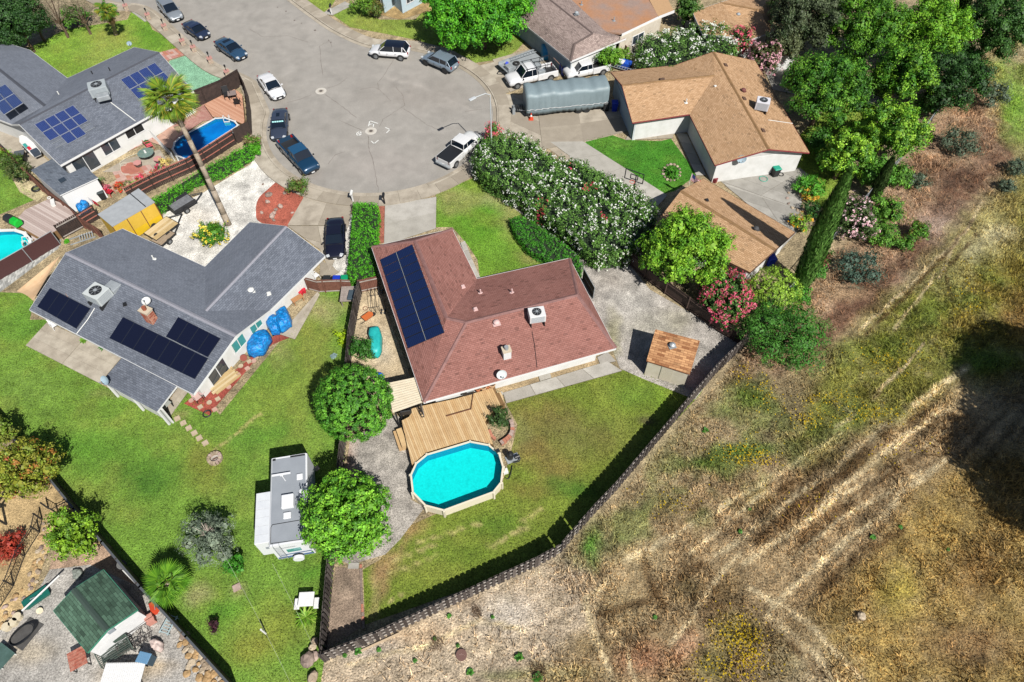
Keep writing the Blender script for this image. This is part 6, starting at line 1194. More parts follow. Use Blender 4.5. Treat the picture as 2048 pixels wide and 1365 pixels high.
# shrubs round the houses
for x, y, z, r_, cl, lb, fl in ((733,8,1.4,26,('4c7c24','62942c','7aa838'),'yellow green shrub by the pale blue house',None), (748,20,1.1,18,('5c7c34','6c6c34'),'brownish shrub at the corner of the pale blue house',None), (595,374,.9,19,('5c8434','747044','4c7428'),'round green and brown shrub at the tip of the red gravel bed',None), (423,470,.8,31,('4c8a24','5c9a2c','3f7820'),'low yellow-flowering shrub at the foot of the tall palm',(('f0d83c','f4e468'), 1.2, .14)),
        (1218,118,1.5,24,('7ab834','5c9a2c'),'light green shrub between the white pickups and the garage',None), (1245,112,1.0,16,('86b83c','6c9c34'),'small yellow green shrub beside the wooden gate at the cream wall',None), (1375,22,2.2,26,('3c6a24','4c7c2c'),'dark rounded tree at the corner of the rusty flat roof',None), (1260,35,1.0,14,('4c8a2c','62a038'),'bushy plants beneath the rusty roof eave',None),
        (505,285,.8,16,('5c8a2c','8a7c5c'),'browning round shrub at the corner of the deep blue pool fence',None), (512,300,.7,14,('4c9a20','5cac28'),'clipped green ball shrub where the hedge meets the sidewalk',None), (148,1072,2.0,46,('6c9c24','82b02c','568420'),'round leafy lime tree beside the dark diagonal fence',None), (420,1082,1.7,57,('74887c','889c8e','5f7266'),'silvery grey green bush with thin dead twigs',None), (466,1130,.8,22,('3c8a24','4c9a2c'),'dark green bush at the foot of the silvery bush',None),
        (686,675,.5,15,('b0d420','9cc41c'),'small bright yellow green plant by the back fence',None), (724,700,1.0,24,('3c7824','2f6420'),'dark leafy bush between the fence and the turquoise cover',None), (1000,838,1.2,24,('3c5c30','4c6c38','2c4824'),'dark spiky-leaved tree in the curved brick planter',None),
        (1620,375,.7,30,('4c9a28','5cac30'),'green ground shrub beside the paved patio',None), (1600,445,.6,24,('6ca030','86b43c'),'yellow and orange flowering plants at the patio corner',(('f4a81c','f4c83c'), 1.4, .12)), (1620,392,.6,18,('7a9a34','c8a83c'),'orange flowering plants above the shady planter',(('f4a01c','f4c040'), 1.6, .12)), (1625,420,.6,20,('34662c','447a34'),'dark ferny plants inside the stone planter ring',None),
        (1630,545,.7,22,('4c8a34','5c9a3c'),'green creeper on the lower chain link fence',None), (1600,590,.7,22,('4c9430','5ca438'),'green creeper at the foot of the leaning cypress',None), (1650,515,.6,16,('5c8a3c','8a5c48'),'pink tipped plants by the chain link fence',(('e07080',), .8, .1)), (1345,345,.5,15,('4c9a28','5cac30'),'low plants inside the stone ring on the dark lawn',None), (20,330,1.0,24,('4c6a2c','5c7c38'),'bushy plants along the brown fence',None), (35,345,1.1,22,('3c5a28','5a6a38'),'dark bush beside the round stone planter',None), (5,315,.8,16,('8ac030','6ca028'),'bright plants at the left edge behind the brown fence',None)):
    tree('garden_shrub' if z < 1.95 else 'small_tree', lb, 'shrub' if z < 1.95 else 'tree', x, y, z, r_, z * .9, cl, 7 if z > .6 else 3, trunk=.05 if z < 1.95 else .1, leaf=.13 if z < 1.9 else .16, dens=4.5, per=22, rc=.26, subr=.45, spread=.7, group='garden shrubs', flowers=fl, asp=.3 if 'silvery' in lb or 'spiky' in lb else .62, seedn=x + y)
r_ = tree('red_leaf_tree', 'green tree with rusty red leaf tips at the left edge beside the dark fence', 'tree', 50,940,2.6, 56, 2.3, ('7c9430','96a03c','8a9034','a8743a','a85a34','6c8428'), 20, trunk=.15, leaf=.15, dens=4, per=22, rc=.3, subr=.3, spread=.84, w=[.28,.24,.22,.09,.03,.14], seedn=31)
tree('red_leaf_tree', 'small olive and green tree tucked behind the red-tipped tree at the left edge', 'tree', 8,868,1.8, 22, 1.5, ('6c8c2c','7a8a38'), 5, trunk=.08, leaf=.16, dens=4, per=20, rc=.3)
tree('japanese_maple', 'low crimson Japanese maple in the sandy yard', 'shrub', 18,1092,.8, 34, .8, ('a83c30','c05040','8a2c28'), 6, trunk=.06, leaf=.13, dens=6, per=20, rc=.24, asp=.3)
tree('purple_shrub', 'small dark purple shrub on the lawn by the diagonal fence', 'shrub', 429,1252,.5, 12, .5, ('4c2c3c','3c2430'), 3, trunk=.03, leaf=.12, dens=7, per=14, rc=.2, asp=.35)
# hedges: clipped bodies
def hedge(label, pts, h, cols, group='hedges', leaf=.1, dens=26, per=9, rc=.14, flowers=None, lump=0, cat='hedge', name='hedge', flow=None, z0=0, ft=True):
    W = [Vector(p) for p in PP(pts, h)]; n = len(W); c = sum(W, Vector((0, 0, 0))) / n; xs = [p.x for p in W]; ys = [p.y for p in W]; pl = [(p.x, p.y) for p in W]
    A = (max(xs) - min(xs)) * (max(ys) - min(ys)); N = int(A * dens); X = RNG.uniform(min(xs), max(xs), N); Y = RNG.uniform(min(ys), max(ys), N); k = sdist(X, Y, pl) < 0; X = X[k]; Y = Y[k]; dd = -sdist(X, Y, pl)
    rnd = h * (.12 if not lump else .3); Z = h - rnd * np.clip(1 - dd / (.35 if not lump else .9), 0, 1) ** 2 + (fbm(X * 1.3, Y * 1.3, 3) - .5) * (lump or .12); P0 = [np.column_stack([X, Y, Z])]; N0 = [np.column_stack([np.zeros(len(X)), np.zeros(len(X)), np.ones(len(X))])]
    ar = sum(W[i].x * W[(i + 1) % n].y - W[(i + 1) % n].x * W[i].y for i in range(n)); sg = 1 if ar > 0 else -1
    for i in range(n):
        a, b = W[i], W[(i + 1) % n]; L = (b - a).length; m = int(L * h * dens); t = RNG.random(m); z = RNG.uniform(.05, .95, m) * h; nn_ = np.array(((b - a).y, -(b - a).x, 0)) / L * sg; bul = (fbm(t * L * 1.2 + i * 7, z * 1.5, 3) - .4) * (lump or .1)
        P0.append(np.column_stack([a.x + (b.x - a.x) * t + nn_[0] * bul, a.y + (b.y - a.y) * t + nn_[1] * bul, z])); N0.append(np.tile(nn_, (m, 1)))
    P0 = np.concatenate(P0); N0 = np.concatenate(N0); nc = len(P0); cl = pal(cols, nc) * (.75 + .5 * fbm(P0[:, 0] * .8, P0[:, 1] * .8, 3))[:, None]; idx = np.repeat(np.arange(nc), per); off = unit(len(idx)) * rc * RNG.random((len(idx), 1)) ** .4
    v, col = leafcloud(P0[idx] + off, N0[idx] + off / rc * .5, leaf, cl[idx], .3, .8); V = [v]; K = [col]
    if flowers:
        fcs, share_, fs, fmask = flowers; fi = RNG.choice(nc, int(nc * share_)); 
        dn = fbm(P0[fi, 0] * .9 + 5, P0[fi, 1] * .9, 3); fi = fi[(dn > .44) & (N0[fi, 2] > -.1)]; fc = P0[fi] + N0[fi] * rc * .9 + unit(len(fi)) * rc * .6
        pr_ = fbm(fc[:, 0] * .35 + 40, fc[:, 1] * .35, 2); fcol = pal(fcs, len(fc)); 
        if fmask: red = pr_ > fmask; fcol[red] = pal(('e0506c', 'd03858'), int(red.sum()))
        v, col = leafcloud(np.repeat(fc, 3, 0) + unit(len(fc) * 3) * fs * .6, np.repeat(N0[fi], 3, 0), fs, np.repeat(fcol, 3, 0), .12, .5, .9, (1.2, 1.2, 1.2)); V.append(v); K.append(col)
    # solid dark core added to block light between the leaves
    mb = MB(); inn = inset(W, .12); r = empty(name, (c.x, c.y, 0), label, cat, group); V = np.concatenate(V) - np.array((c.x, c.y, 0)); K = np.concatenate(K)
    o = bpy.data.objects.new('foliage', fastmesh('foliage', V, None, 4, LEAF, K)); COL.objects.link(o); o.parent = r
    mb.prism([(p.x, p.y) for p in inn], .05, h - rnd * .9 - .08); mb.build('foliage_core', M('hedge_inside', '24381a', '1c2c14', fine=12, amp=.3), r); return r
HG = ('4ca01c','5cb424','3f8c18','56aa20')
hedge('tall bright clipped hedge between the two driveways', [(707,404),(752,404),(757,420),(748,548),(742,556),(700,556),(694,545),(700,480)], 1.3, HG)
hedge('long clipped hedge along the dark fence above the white gravel', [(300,398),(345,372),(400,338),(470,300),(502,284),(504,303),(470,325),(440,342),(380,362),(330,408),(308,414)], 1.1, HG)
hedge('low curved hedge along the gravel path beside the lawn', [(1020,437),(1040,430),(1062,438),(1120,480),(1155,508),(1166,530),(1160,548),(1140,520),(1100,518),(1060,502),(1030,465)], 1.0, ('3f8c20','4c9a28','347a1c'))
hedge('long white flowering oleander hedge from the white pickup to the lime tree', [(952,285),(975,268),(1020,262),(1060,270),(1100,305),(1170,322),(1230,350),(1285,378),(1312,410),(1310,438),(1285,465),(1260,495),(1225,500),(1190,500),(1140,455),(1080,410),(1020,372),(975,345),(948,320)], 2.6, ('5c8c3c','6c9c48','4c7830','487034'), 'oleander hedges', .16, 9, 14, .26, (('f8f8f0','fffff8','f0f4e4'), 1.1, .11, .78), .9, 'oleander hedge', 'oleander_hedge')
hedge('white flowering oleander hedge above the tan house', [(1285,75),(1320,60),(1370,52),(1400,40),(1440,42),(1480,58),(1482,85),(1450,105),(1400,110),(1350,128),(1290,130),(1275,110)], 2.8, ('5c8c3c','4c7830','587c3c'), 'oleander hedges', .18, 6, 14, .32, (('f8f8f0','ecf2e0'), 1.3, .16, None), 1.0, 'oleander hedge', 'oleander_hedge')
tree('oleander_bush', 'red pink oleander at the head of the long white hedge', 'bush', 985,268,1.9, 17, 1.2, ('5c8c3c','4c7830'), 4, trunk=.05, leaf=.15, dens=5, per=18, rc=.28, flowers=(('e0506c','d84464','f07a88'), 2.4, .15), group='oleander bushes')
tree('oleander_bush', 'reddish pink oleander at the right end of the far white hedge', 'bush', 1482,85,2.0, 20, 1.6, ('5c7c3c','4c6830'), 5, trunk=.05, leaf=.16, dens=4.5, per=18, rc=.3, flowers=(('d8506c','e87084'), 2.0, .17), group='oleander bushes', ry=32)
tree('oleander_bush', 'dusty pink oleander beside the orange tiled shed', 'bush', 1530,118,2.0, 30, 1.6, ('4c6034','5c5438'), 6, trunk=.06, leaf=.16, dens=4.5, per=18, rc=.3, flowers=(('e8b4bc','d89aa8'), 1.8, .16), group='oleander bushes', ry=34)
# cypresses: tall narrow spindles of upright sprays
def cypress(label, base, top, hgt, rad, cols, n=2600):
    b = P(*base); t = P(top[0], top[1], hgt); r = empty('cypress_tree', b, label, 'cypress', 'cypresses'); s = RNG.random(n) ** .85; prof = rad * np.sin(np.clip(s * .95 + .08, 0, 1) * np.pi) ** .55 * (1 - s * .35); a = RNG.uniform(0, 2 * np.pi, n)
    ax = np.array(b)[None] * (1 - s[:, None]) + np.array(t)[None] * s[:, None]; p = ax + np.column_stack([np.cos(a), np.sin(a), np.zeros(n)]) * (prof * RNG.uniform(.8, 1.08, n) * (1 + .25 * (vnoise(a * 2.2, s * 9) - .5)))[:, None]; out = np.column_stack([np.cos(a), np.sin(a), np.zeros(n)])
    per = 7; idx = np.repeat(np.arange(n), per); q = p[idx] + unit(n * per) * .14; d = np.array((t - b).normalized())[None] + out[idx] * .25 + unit(n * per) * .22; d /= np.linalg.norm(d, axis=1, keepdims=True); L = RNG.uniform(.25, .6, n * per)[:, None]; sd = np.cross(d, out[idx] + unit(n * per) * .4); sd /= np.linalg.norm(sd, axis=1, keepdims=True) + 1e-9; w_ = .055
    V = np.stack([q - d * L * .4, q - sd * w_, q + d * L * .6, q + sd * w_], 1).reshape(-1, 3) - np.array(b); K = np.repeat(pal(cols, n)[idx] * RNG.uniform(.6, 1.4, (n * per, 1)), 4, 0)
    o = bpy.data.objects.new('crown', fastmesh('crown', V, None, 4, LEAF, K)); COL.objects.link(o); o.parent = r; MB().tube([b, b.lerp(t, .5), b.lerp(t, .95)], [rad * .5, rad * .48, .1], 9).build('trunk', M('cypress_inside', '34502a', None, fine=10, amp=.4), r)
cypress('tall slender cypress leaning beside the tan garage, casting a long shadow', (1600,575), (1700,340), 13.2, .92, ('7ab050','6c9c44','8cc05c','5c8c3c'), 4600)
cypress('slim dark cypress at the top edge among the grove', (1900,95), (1945,-40), 11, .9, ('4c6a34','5c7a40','3c5428'), 1800); cypress('short cypress beside the lower chain link fence', (1745,400), (1785,318), 5, .5, ('6a8c48','48662e','3c5428'), 900)
# palms: fan leaves
def fanmesh(name, rad, spread, cols, seg=18, pet=.9, w0=.03, droop=.35, cut=.55):
    V = []; K = []
    def quad(a, b, c, d, col): V.extend([a, b, c, d]); K.extend([col] * 4)
    pc_ = C('a8a050')[:3]; quad((0, -.02, 0), (0, .02, 0), (pet, .015, .05), (pet, -.015, .05), pc_); quad((0, 0, -.02), (pet, 0, .03), (pet, 0, .07), (0, 0, .02), pc_)
    for i in range(seg):
        a = (i + .5) / seg * 2 - 1; th = a * spread; da = spread / seg; L = rad * (1 - .25 * abs(a) ** 3) * random.uniform(.9, 1.05); col = np.array(C(random.choice(cols))[:3]) * random.uniform(.8, 1.2)
        def pt(r, t, z=0): return (pet + r * math.cos(t), r * math.sin(t), .05 + z - droop * (r / rad) ** 2 * rad * .5 - .12 * abs(math.sin(t)) * r)
        m = L * cut; z = .05 if i % 2 else -.02; quad(pt(0, th), pt(m, th - da, -.02), pt(m, th, .05), pt(0, th), tuple(col)); quad(pt(0, th), pt(m, th, .05), pt(m, th + da, -.02), pt(0, th), tuple(col * .85)); quad(pt(m, th - da, -.02), pt(L, th, -.1), pt(m, th, .05), pt(m, th - da, -.02), tuple(col)); quad(pt(m, th, .05), pt(L, th, -.1), pt(m, th + da, -.02), pt(m, th, .05), tuple(col * .9))
    return fastmesh(name, np.array(V), None, 4, LEAF, np.clip(np.array(K), 0, 1))
def palm(label, base, top, hgt, nf, rad, cols, dead=10, lean=None, r0=.28, skirt=True, pet=.9, trunkcol=None, up=1.3, spread=1.2):
    b = P(*base); t = P(top[0], top[1], hgt); r = empty('fan_palm', b, label, 'palm tree', 'palm trees'); n = 10; pts = [b.lerp(t, i / n) + Vector((0, 0, 0)) for i in range(n + 1)]
    for i, p in enumerate(pts): s = i / n; p.x += math.sin(s * math.pi) * .12
    if hgt > 1: MB().tube(pts, [r0 * (1.25 - .55 * (i / n) ** .5) * (1 + .04 * (i % 2)) for i in range(n + 1)], 10).build('trunk', trunkcol or BARKP, r, True)
    ms = [fanmesh('frond', rad * random.uniform(.9, 1.1), spread, cols, pet=pet) for _ in range(4)]; md = [fanmesh('dead_frond', rad * .8, .7, ('b89c6c', '9c8050', 'c8b080'), pet=pet * .8, droop=.8) for _ in range(2)]
    for i in range(nf + dead):
        live = i < nf; o = bpy.data.objects.new('frond' if live else 'dead_frond', random.choice(ms if live else md)); COL.objects.link(o); o.parent = r; s = (i + .5) / nf if live else 0
        el = (up - s * 1.9) if live else random.uniform(-1.45, -1.0); az = 2.399963 * i + random.uniform(-.2, .2); o.location = (t - b) + Vector((0, 0, random.uniform(-.25, .1) if live else random.uniform(-.7, -.2)))
        o.rotation_euler = (random.uniform(-.35, .35), -el, az); k = random.uniform(.85, 1.1) * (.55 if i < 9 else 1); o.scale = (k, k, k)
    return r
PF = ('7aa028','90b434','688c20','b8b43c','5c7c1c'); palm('tall fan palm with a long bare trunk rising from the white gravel', (457,450), (337,198), 11.6, 44, 1.45, PF, 22, pet=1.05, r0=.26)
palm('shaggy small palm behind the front lawn at the top left', (232,70), (212,22), 4.0, 26, .85, ('5c8c20','7a9c2c','b8a838','6c8a24'), 14, pet=.6, r0=.22); palm('low green fan palm leaning over the dark diagonal fence', (338,1190), (333,1165), 1.7, 30, .95, ('6ca82c','86bc34','5c9424'), 0, pet=.65, r0=.3, up=1.45, spread=1.35)
def spiky(x, y, z, r_, label, cols, n=60, name='spiky_plant', cat='plant', up=.9):
    c = P(x, y); R_ = r_ * pxm(c); V = []; K = []
    for i in range(n):
        a = random.uniform(0, 6.283); e = random.uniform(.15, up) ; L = R_ * random.uniform(.8, 1.1); d = Vector((math.cos(a) * math.cos(e), math.sin(a) * math.cos(e), math.sin(e))); s = d.cross(Vector((0, 0, 1))).normalized() * (.05 if n > 40 else .1); m = d * L * .5 + Vector((0, 0, .1)); tip = d * L + Vector((0, 0, -.1)); col = np.array(C(random.choice(cols))[:3]) * random.uniform(.8, 1.3)
        V += [Vector((0, 0, z * .3)), m - s, tip, m + s]; K += [col] * 4
    me = fastmesh(name, np.array([tuple(v) for v in V]), None, 4, LEAF, np.clip(np.array(K), 0, 1)); o = bpy.data.objects.new(name, me); COL.objects.link(o); o.location = c; tag(o, label, cat)
spiky(613,1236,.5,27,'bright green strappy clump beneath the white table', ('86b834','6c9c28','a8c850'), 130); spiky(668,714,.4,9,'small blue grey agave at the edge of the round tree shade', ('9cb4b4','86a0a0'), 26, 'agave'); spiky(212,692,.4,17,'dark green spiky plant at the porch planter', ('3f7a2c','4c8a34'), 40)
spiky(170,682,.3,11,'small fern by the grey house patio', ('6c9c34','86b43c'), 40); spiky(293,287,.4,9,'spiky potted plant above the pink chair', ('3f6a2c','4c7a34'), 40); 
for i, (x, y, r_) in enumerate(((716,1303,10),(690,1312,6),(758,1300,6),(830,1322,6),(898,1233,7),(1300+10,1235,6),(1037,1315,12),(1410,862,9),(985,1265-30,5),(940,1345,10),(916,1292,5),(1075,1355,14),(870,1278,5),(1480,1063,6),(1498,1020,5),(1800,1055,6),(1745,1075,8),(1935-40,1100,5))):
    spiky(x, y, .2, r_, ('leafy green weed on the dry ground %s' % ('near the manhole cover','beside the fence corner','by the pale kerb','left of the manhole cover','at the fence foot','in the trampled grass','at the bottom edge','among yellow flowers','near the sandy track','right of the bottom edge weeds','beneath the manhole cover','at the bottom edge by the dead stalks','left of the brown bush','between two pale tracks','beside the first pale track','near the bare patch','by the yellowish weeds','in the golden grass')[i]), ('4c8a2c','5c9a34','3c7824'), 30, 'weed', 'weed', 1.2)
# off-frame oak whose shade falls on the right edge of the field
def offtree(px, py, zc, rad, h, label):
    s = P(px, py); c = Vector((s.x + .5 * zc, s.y - .78 * zc, zc)); blobs = [((c.x, c.y, c.z), (rad * .7, rad * .7, h * .6))]
    for i in range(16): a = 2.4 * i; hh = 1 - 1.3 * (i + .5) / 16; q = math.sqrt(1 - hh * hh); f = random.uniform(.3, .46); blobs.append(((c.x + math.cos(a) * q * rad * .75, c.y + math.sin(a) * q * rad * .75, c.z + hh * h * .7), (rad * f, rad * f, h * f)))
    r = empty('oak_tree', (c.x, c.y, 0), label, 'tree', 'oaks beyond the right edge'); o = bpy.data.objects.new('crown', crownmesh('crown', blobs, (c.x, c.y, 0), ('4c6a2c','3c5824'), leaf=.34, dens=3.0, per=20, rc=.7)); COL.objects.link(o); o.parent = r; branches(r, (c.x, c.y, 0), blobs, .35)
offtree(2090, 790, 7, 5.2, 4, 'broad oak just beyond the right edge of the picture, shading the field'); offtree(2105, 940, 8, 5.6, 4, 'second oak beyond the right edge, shading the lower field')
ORD = ('first', 'second', 'third', 'fourth', 'fifth', 'sixth', 'seventh', 'eighth', 'ninth', 'tenth', 'eleventh')
# ================= FURNITURE AND SMALL THINGS =================
def rock(p, r, mat, parent=None, name='rock', sq=.6, label=None, cat=None, group=None):
    m = MB(); n1, n2 = 6, 9; rings = []; p = Vector(p); sx, sy = random.uniform(.8, 1.3), random.uniform(.7, 1.1); rz = random.uniform(0, 3)
    for i in range(1, n1):
        th = math.pi * i / n1; ring = []
        for j in range(n2): ph = 2 * math.pi * j / n2; k = r * random.uniform(.82, 1.15); x, y = math.sin(th) * math.cos(ph) * k * sx, math.sin(th) * math.sin(ph) * k * sy; ring.append(p + Vector((x * math.cos(rz) - y * math.sin(rz), x * math.sin(rz) + y * math.cos(rz), math.cos(th) * k * sq + r * sq * .7)))
        rings.append(ring)
    m.loft(rings[::-1])
    if parent: return m.build(name, mat, parent)
    return one(name, m, mat, label, cat or 'rock', group)
RK = [M('rock_%d' % i, a, b, scale=3, fine=12, amp=.2) for i, (a, b) in enumerate((('b8a48c', '9c8a74'), ('d0bea4', 'b8a68c'), ('a08c80', '86746a'), ('c8b0a4', 'ae968a'), ('c4a070', 'a8885c')))]
def drape(name, pts, h, mat, label, cat, rough=.12, seed=1, top=.8, z0=0, n=28):
    """thing under a loose sheet: lumpy cloth over the footprint"""
    random.seed(seed); W = PP(pts, 0); W = resample(W + [W[0]], sum((W[i] - W[i - 1]).length for i in range(len(W))) / n)[:n]; c = sum(W, Vector((0, 0, 0))) / len(W); rings = []; ph = [random.uniform(0, 6) for _ in range(4)]
    for i, (s, z) in enumerate(((1.04, .02), (1.0, .3), (.96, .62), (.88, .9), (.7, 1.0), (.45, 1.02), (.2, 1.03))):
        ring = []
        for j, p in enumerate(W): fold = math.sin(j * 2.3 + ph[0]) * .5 + math.sin(j * 1.1 + ph[1]) * .5; k = s * (1 + rough * .5 * fold * (1 if i < 4 else .3)); q = c + (p - c) * k; ring.append(Vector((q.x, q.y, z0 + z * h * (1 + (rough * .6 * math.sin(j * .7 + i + ph[2]) if i > 1 else 0)))))
        rings.append(ring)
    return one(name, MB().loft(rings), mat, label, cat, smooth=True)
BT = M('blue_tarp', '1c78cc', '149ae8', scale=5, fine=5, amp=.25, rough=.35, bmp=1, bdist=.12); TT_ = M('teal_cover', '2cc4c0', '24b4b4', scale=3, fine=8, amp=.1, rough=.5, bmp=.4)
drape('covered_furniture', [(497,700),(508,680),(525,672),(540,668),(545,684),(530,710),(510,717),(498,712)], 1.0, BT, 'lower blue tarp bundle against the white side wall', 'tarp', seed=2); drape('covered_furniture', [(535,655),(548,635),(562,642),(562,670),(545,672)], .9, BT, 'middle blue tarp bundle against the white side wall', 'tarp', seed=3); drape('covered_furniture', [(555,635),(575,622),(584,640),(584,655),(565,668),(556,655)], 1.0, BT, 'upper blue tarp bundle against the white side wall', 'tarp', seed=4)
drape('covered_pile', [(160,425),(172,412),(183,416),(184,428),(172,438),(163,434)], 1.0, BT, 'crumpled blue tarp bundle in front of the white shed', 'tarp', .2, seed=5); drape('covered_lounger', [(740,662),(760,660),(765,676),(764,705),(758,716),(742,716),(743,690),(738,676)], .8, TT_, 'turquoise cover over a long garden lounger in the side yard', 'cover', .06, seed=6)
drape('tarp_sheet', [(748,748),(768,752),(770,764),(758,762)], .5, M('tarp_royal', '1c5cd0', None, rough=.4), 'corner of a royal blue sheet beside the patio cover', 'tarp', seed=7); drape('load_bundle', [(1080,105),(1095,98),(1102,110),(1098,122),(1084,120)], 1.5, M('tarp_cyan', '28a8e0', '1c98d8', scale=4, rough=.4), 'bright cyan tarp bundle behind the white work pickup', 'tarp', .2, seed=8)
# bins
def bin_(x, y, rz, h, w, mat, lidm, label, z0=.05, lid=True):
    r = empty('wheelie_bin', P(x, y), label, 'trash bin', 'wheeled bins', rz); LB().loft([[(sx * k, sy * k, z) for sx, sy in ((-w/2, -w/2), (w/2, -w/2), (w/2, w/2), (-w/2, w/2))] for k, z in ((.8, .06), (1, h))]).build('body', mat, r, bevel=.03)
    if lid: LB().loft([[(sx * 1.06, sy * 1.1, z) for sx, sy in ((-w/2 * k, -w/2 * k), (w/2 * k, -w/2 * k), (w/2 * k, w/2 * k), (-w/2 * k, w/2 * k))] for k, z in ((1, h), (1, h + .04), (.8, h + .1))]).build('lid', lidm, r)
    for s in (-1, 1): LB().cyl((s * w * .45, w * .5, .12), (s * w * .55, w * .5, .12), .12, n=10).build('wheel', TYRE, r)
BB = M('bin_blue', '1c40c8', None, rough=.4, amp=.05); BG_ = M('bin_green', '14a070', None, rough=.4, amp=.05); BK = M('bin_black', '2c2e30', None, rough=.5)
bin_(658,572,0,1.0,.6,BK,BK,'black bin left of the blue bin behind the brown gate'); bin_(677,572,0,1.0,.6,BB,BB,'blue bin between the black and green ones behind the brown gate'); bin_(693,571,.1,1.0,.6,BG_,BG_,'green bin beside the tall hedge behind the brown gate')
bin_(1211,222,.2,1.05,.65,BK,BK,'dark bin at the rear corner of the covered trailer'); bin_(1228,222,0,1.1,.65,BB,BB,'bright blue bin against the shaded garage wall'); bin_(1548,352,.3,1.0,.7,BK,M('bin_teal', '14a488', None, rough=.4),'black bin with teal lid by the white gable wall'); bin_(1538,530,.2,1.0,.7,BB,BB,'dark blue bin in the shade behind the tan garage')
bin_(48,322,.3,.9,.9,BK,M('bin_top_grey','5a6068',None),'black cart with grey lid beside the notched shed'); bin_(209,398,.4,.9,.6,BK,M('bin_top_dark','3c4648',None),'dark planter bin at the corner of the white shed')
r = empty('compost_tumbler', P(30,448,1.0), 'black plastic grill cart with bright green end on the grey deck', 'grill cart', None, -.5); LB().loft([[(x, y * k, z * k + .45) for y, z in ((-.35, -.3), (.35, -.3), (.42, .1), (.2, .38), (-.2, .38), (-.42, .1))] for x, k in ((-.9, .7), (-.7, 1), (.2, 1))]).build('body', BK, r); LB().loft([[(x, y * k, z * k + .45) for y, z in ((-.35, -.3), (.35, -.3), (.42, .1), (.2, .38), (-.2, .38), (-.42, .1))] for x, k in ((.2, 1.01), (.8, 1.01), (.95, .8))]).build('green_end', M('bright_green', '18c038', None, rough=.4), r)
# cone, basketball hoop, lamp, mailboxes, manholes, marks
r = empty('traffic_cone', P(1062,240), 'orange and white traffic cone by the covered trailer', 'traffic cone'); OR = M('cone_orange', 'e84c24', None, amp=.05); LB().box((0, 0, .1), (.5, .5, .06)).build('base', OR, r); LB().cyl((0, 0, .1), (0, 0, .45), .2, .13, 12).build('lower_cone', OR, r); LB().cyl((0, 0, .45), (0, 0, .65), .13, .08, 12).build('white_band', WHT, r); LB().cyl((0, 0, .65), (0, 0, .85), .08, .04, 12).build('tip', OR, r)
p = P(1258,410); r = empty('basketball_hoop', p, 'basketball backboard seen edge-on over the driveway', 'basketball hoop', None, -.5); LB().tube([(0, .9, 0), (0, .6, 3.2)], .06, 6).build('pole', DMETAL, r); f = LB()
for a, b in (((-.9, 3.0), (.9, 3.0)), ((.9, 3.0), (.9, 4.1)), ((.9, 4.1), (-.9, 4.1)), ((-.9, 4.1), (-.9, 3.0)), ((-.35, 3.2), (.35, 3.2)), ((.35, 3.2), (.35, 3.7)), ((.35, 3.7), (-.35, 3.7)), ((-.35, 3.7), (-.35, 3.2))): f.tube([(a[0], 0, a[1]), (b[0], 0, b[1])], .05, 5)
f.build('backboard_frame', BLACK, r)
t_ = torus(.23, .02, (0, -.35, 3.15)); o = t_; o.local = True; o.build('rim', OR, r); 
base = P(984,318); r = empty('street_lamp', base, 'grey street lamp arching over the curb by the red oleander', 'street lamp'); top = P(981,225,7.6) ; hd = P(948,197,8.0); d = top - base; d.x = d.y = 0; LAMPM = M('lamp_grey', 'd0d4d8', None, rough=.4)
LB().tube([(0, 0, 0), (0, 0, 4), (0, 0, 7.5)], [.08, .06, .05], 8).build('pole', LAMPM, r); arm = hd - Vector((base.x, base.y, 0)); LB().tube([(0, 0, 7.5), (arm.x * .3, arm.y * .3, 7.9), (arm.x, arm.y, 8.05)], .045, 6).build('arm', LAMPM, r)
LB().box((arm.x * 1.1, arm.y * 1.1, 8.03), (.75, .32, .14), math.atan2(arm.y, arm.x)).build('lamp_head', LAMPM, r, bevel=.05)
for x, y, lb, pm_ in ((664,30,'white post mailbox with dark box by the top walk', WHT), (707,405,'white topped mailbox at the head of the tall hedge', WHT), (770,410,'dark mailbox at the head of the red gravel strip', BLACK)):
    r = empty('mailbox', P(x, y), lb, 'mailbox', 'mailboxes'); LB().box((0, 0, .55), (.12, .12, 1.1)).build('post', pm_, r); m = LB(); m.loft([[(x_, -.25, z) for x_, z in ((-.12, 1.1), (.12, 1.1), (.12, 1.25), (.06, 1.33), (-.06, 1.33), (-.12, 1.25))], [(x_, .3, z) for x_, z in ((-.12, 1.1), (.12, 1.1), (.12, 1.25), (.06, 1.33), (-.06, 1.33), (-.12, 1.25))]]); m.build('box', BLACK if 'white topped' not in lb else WHT, r)
MH = M('iron_lid', '6a625c', None, fine=20, amp=.2); RINGM = M('collar_concrete', 'd8d2c8', None)
for x, y, lb in ((642,183,'upper manhole with pale collar in the street'), (742,263,'manhole with pale collar circled by white paint marks')):
    p = P(x, y); r = empty('manhole', (p.x, p.y, .02), lb, 'manhole', 'manholes'); LB().cyl((0, 0, 0), (0, 0, .012), .62, n=28).build('collar', RINGM, r); LB().cyl((0, 0, .012), (0, 0, .02), .36, n=24).build('lid_ring', M('lid_pale', 'c8c0b4', None), r); LB().cyl((0, 0, .02), (0, 0, .028), .2, n=16).build('lid', MH, r)
p = P(923,1311); r = empty('manhole', (p.x, p.y, .0), 'reddish round manhole lid in the dry field', 'manhole', 'manholes'); LB().cyl((0, 0, 0), (0, 0, .16), .34, n=24).build('lid', M('rust_lid', '7a5850', None), r); LB().box((0, 0, .165), (.3, .03, .01)).box((0, .05, .165), (.03, .1, .01)).build('lid_mark', M('lid_mark', 'a08078', None), r)
PM = M('road_paint', 'f0f0ec', None, amp=.15, bmp=0)
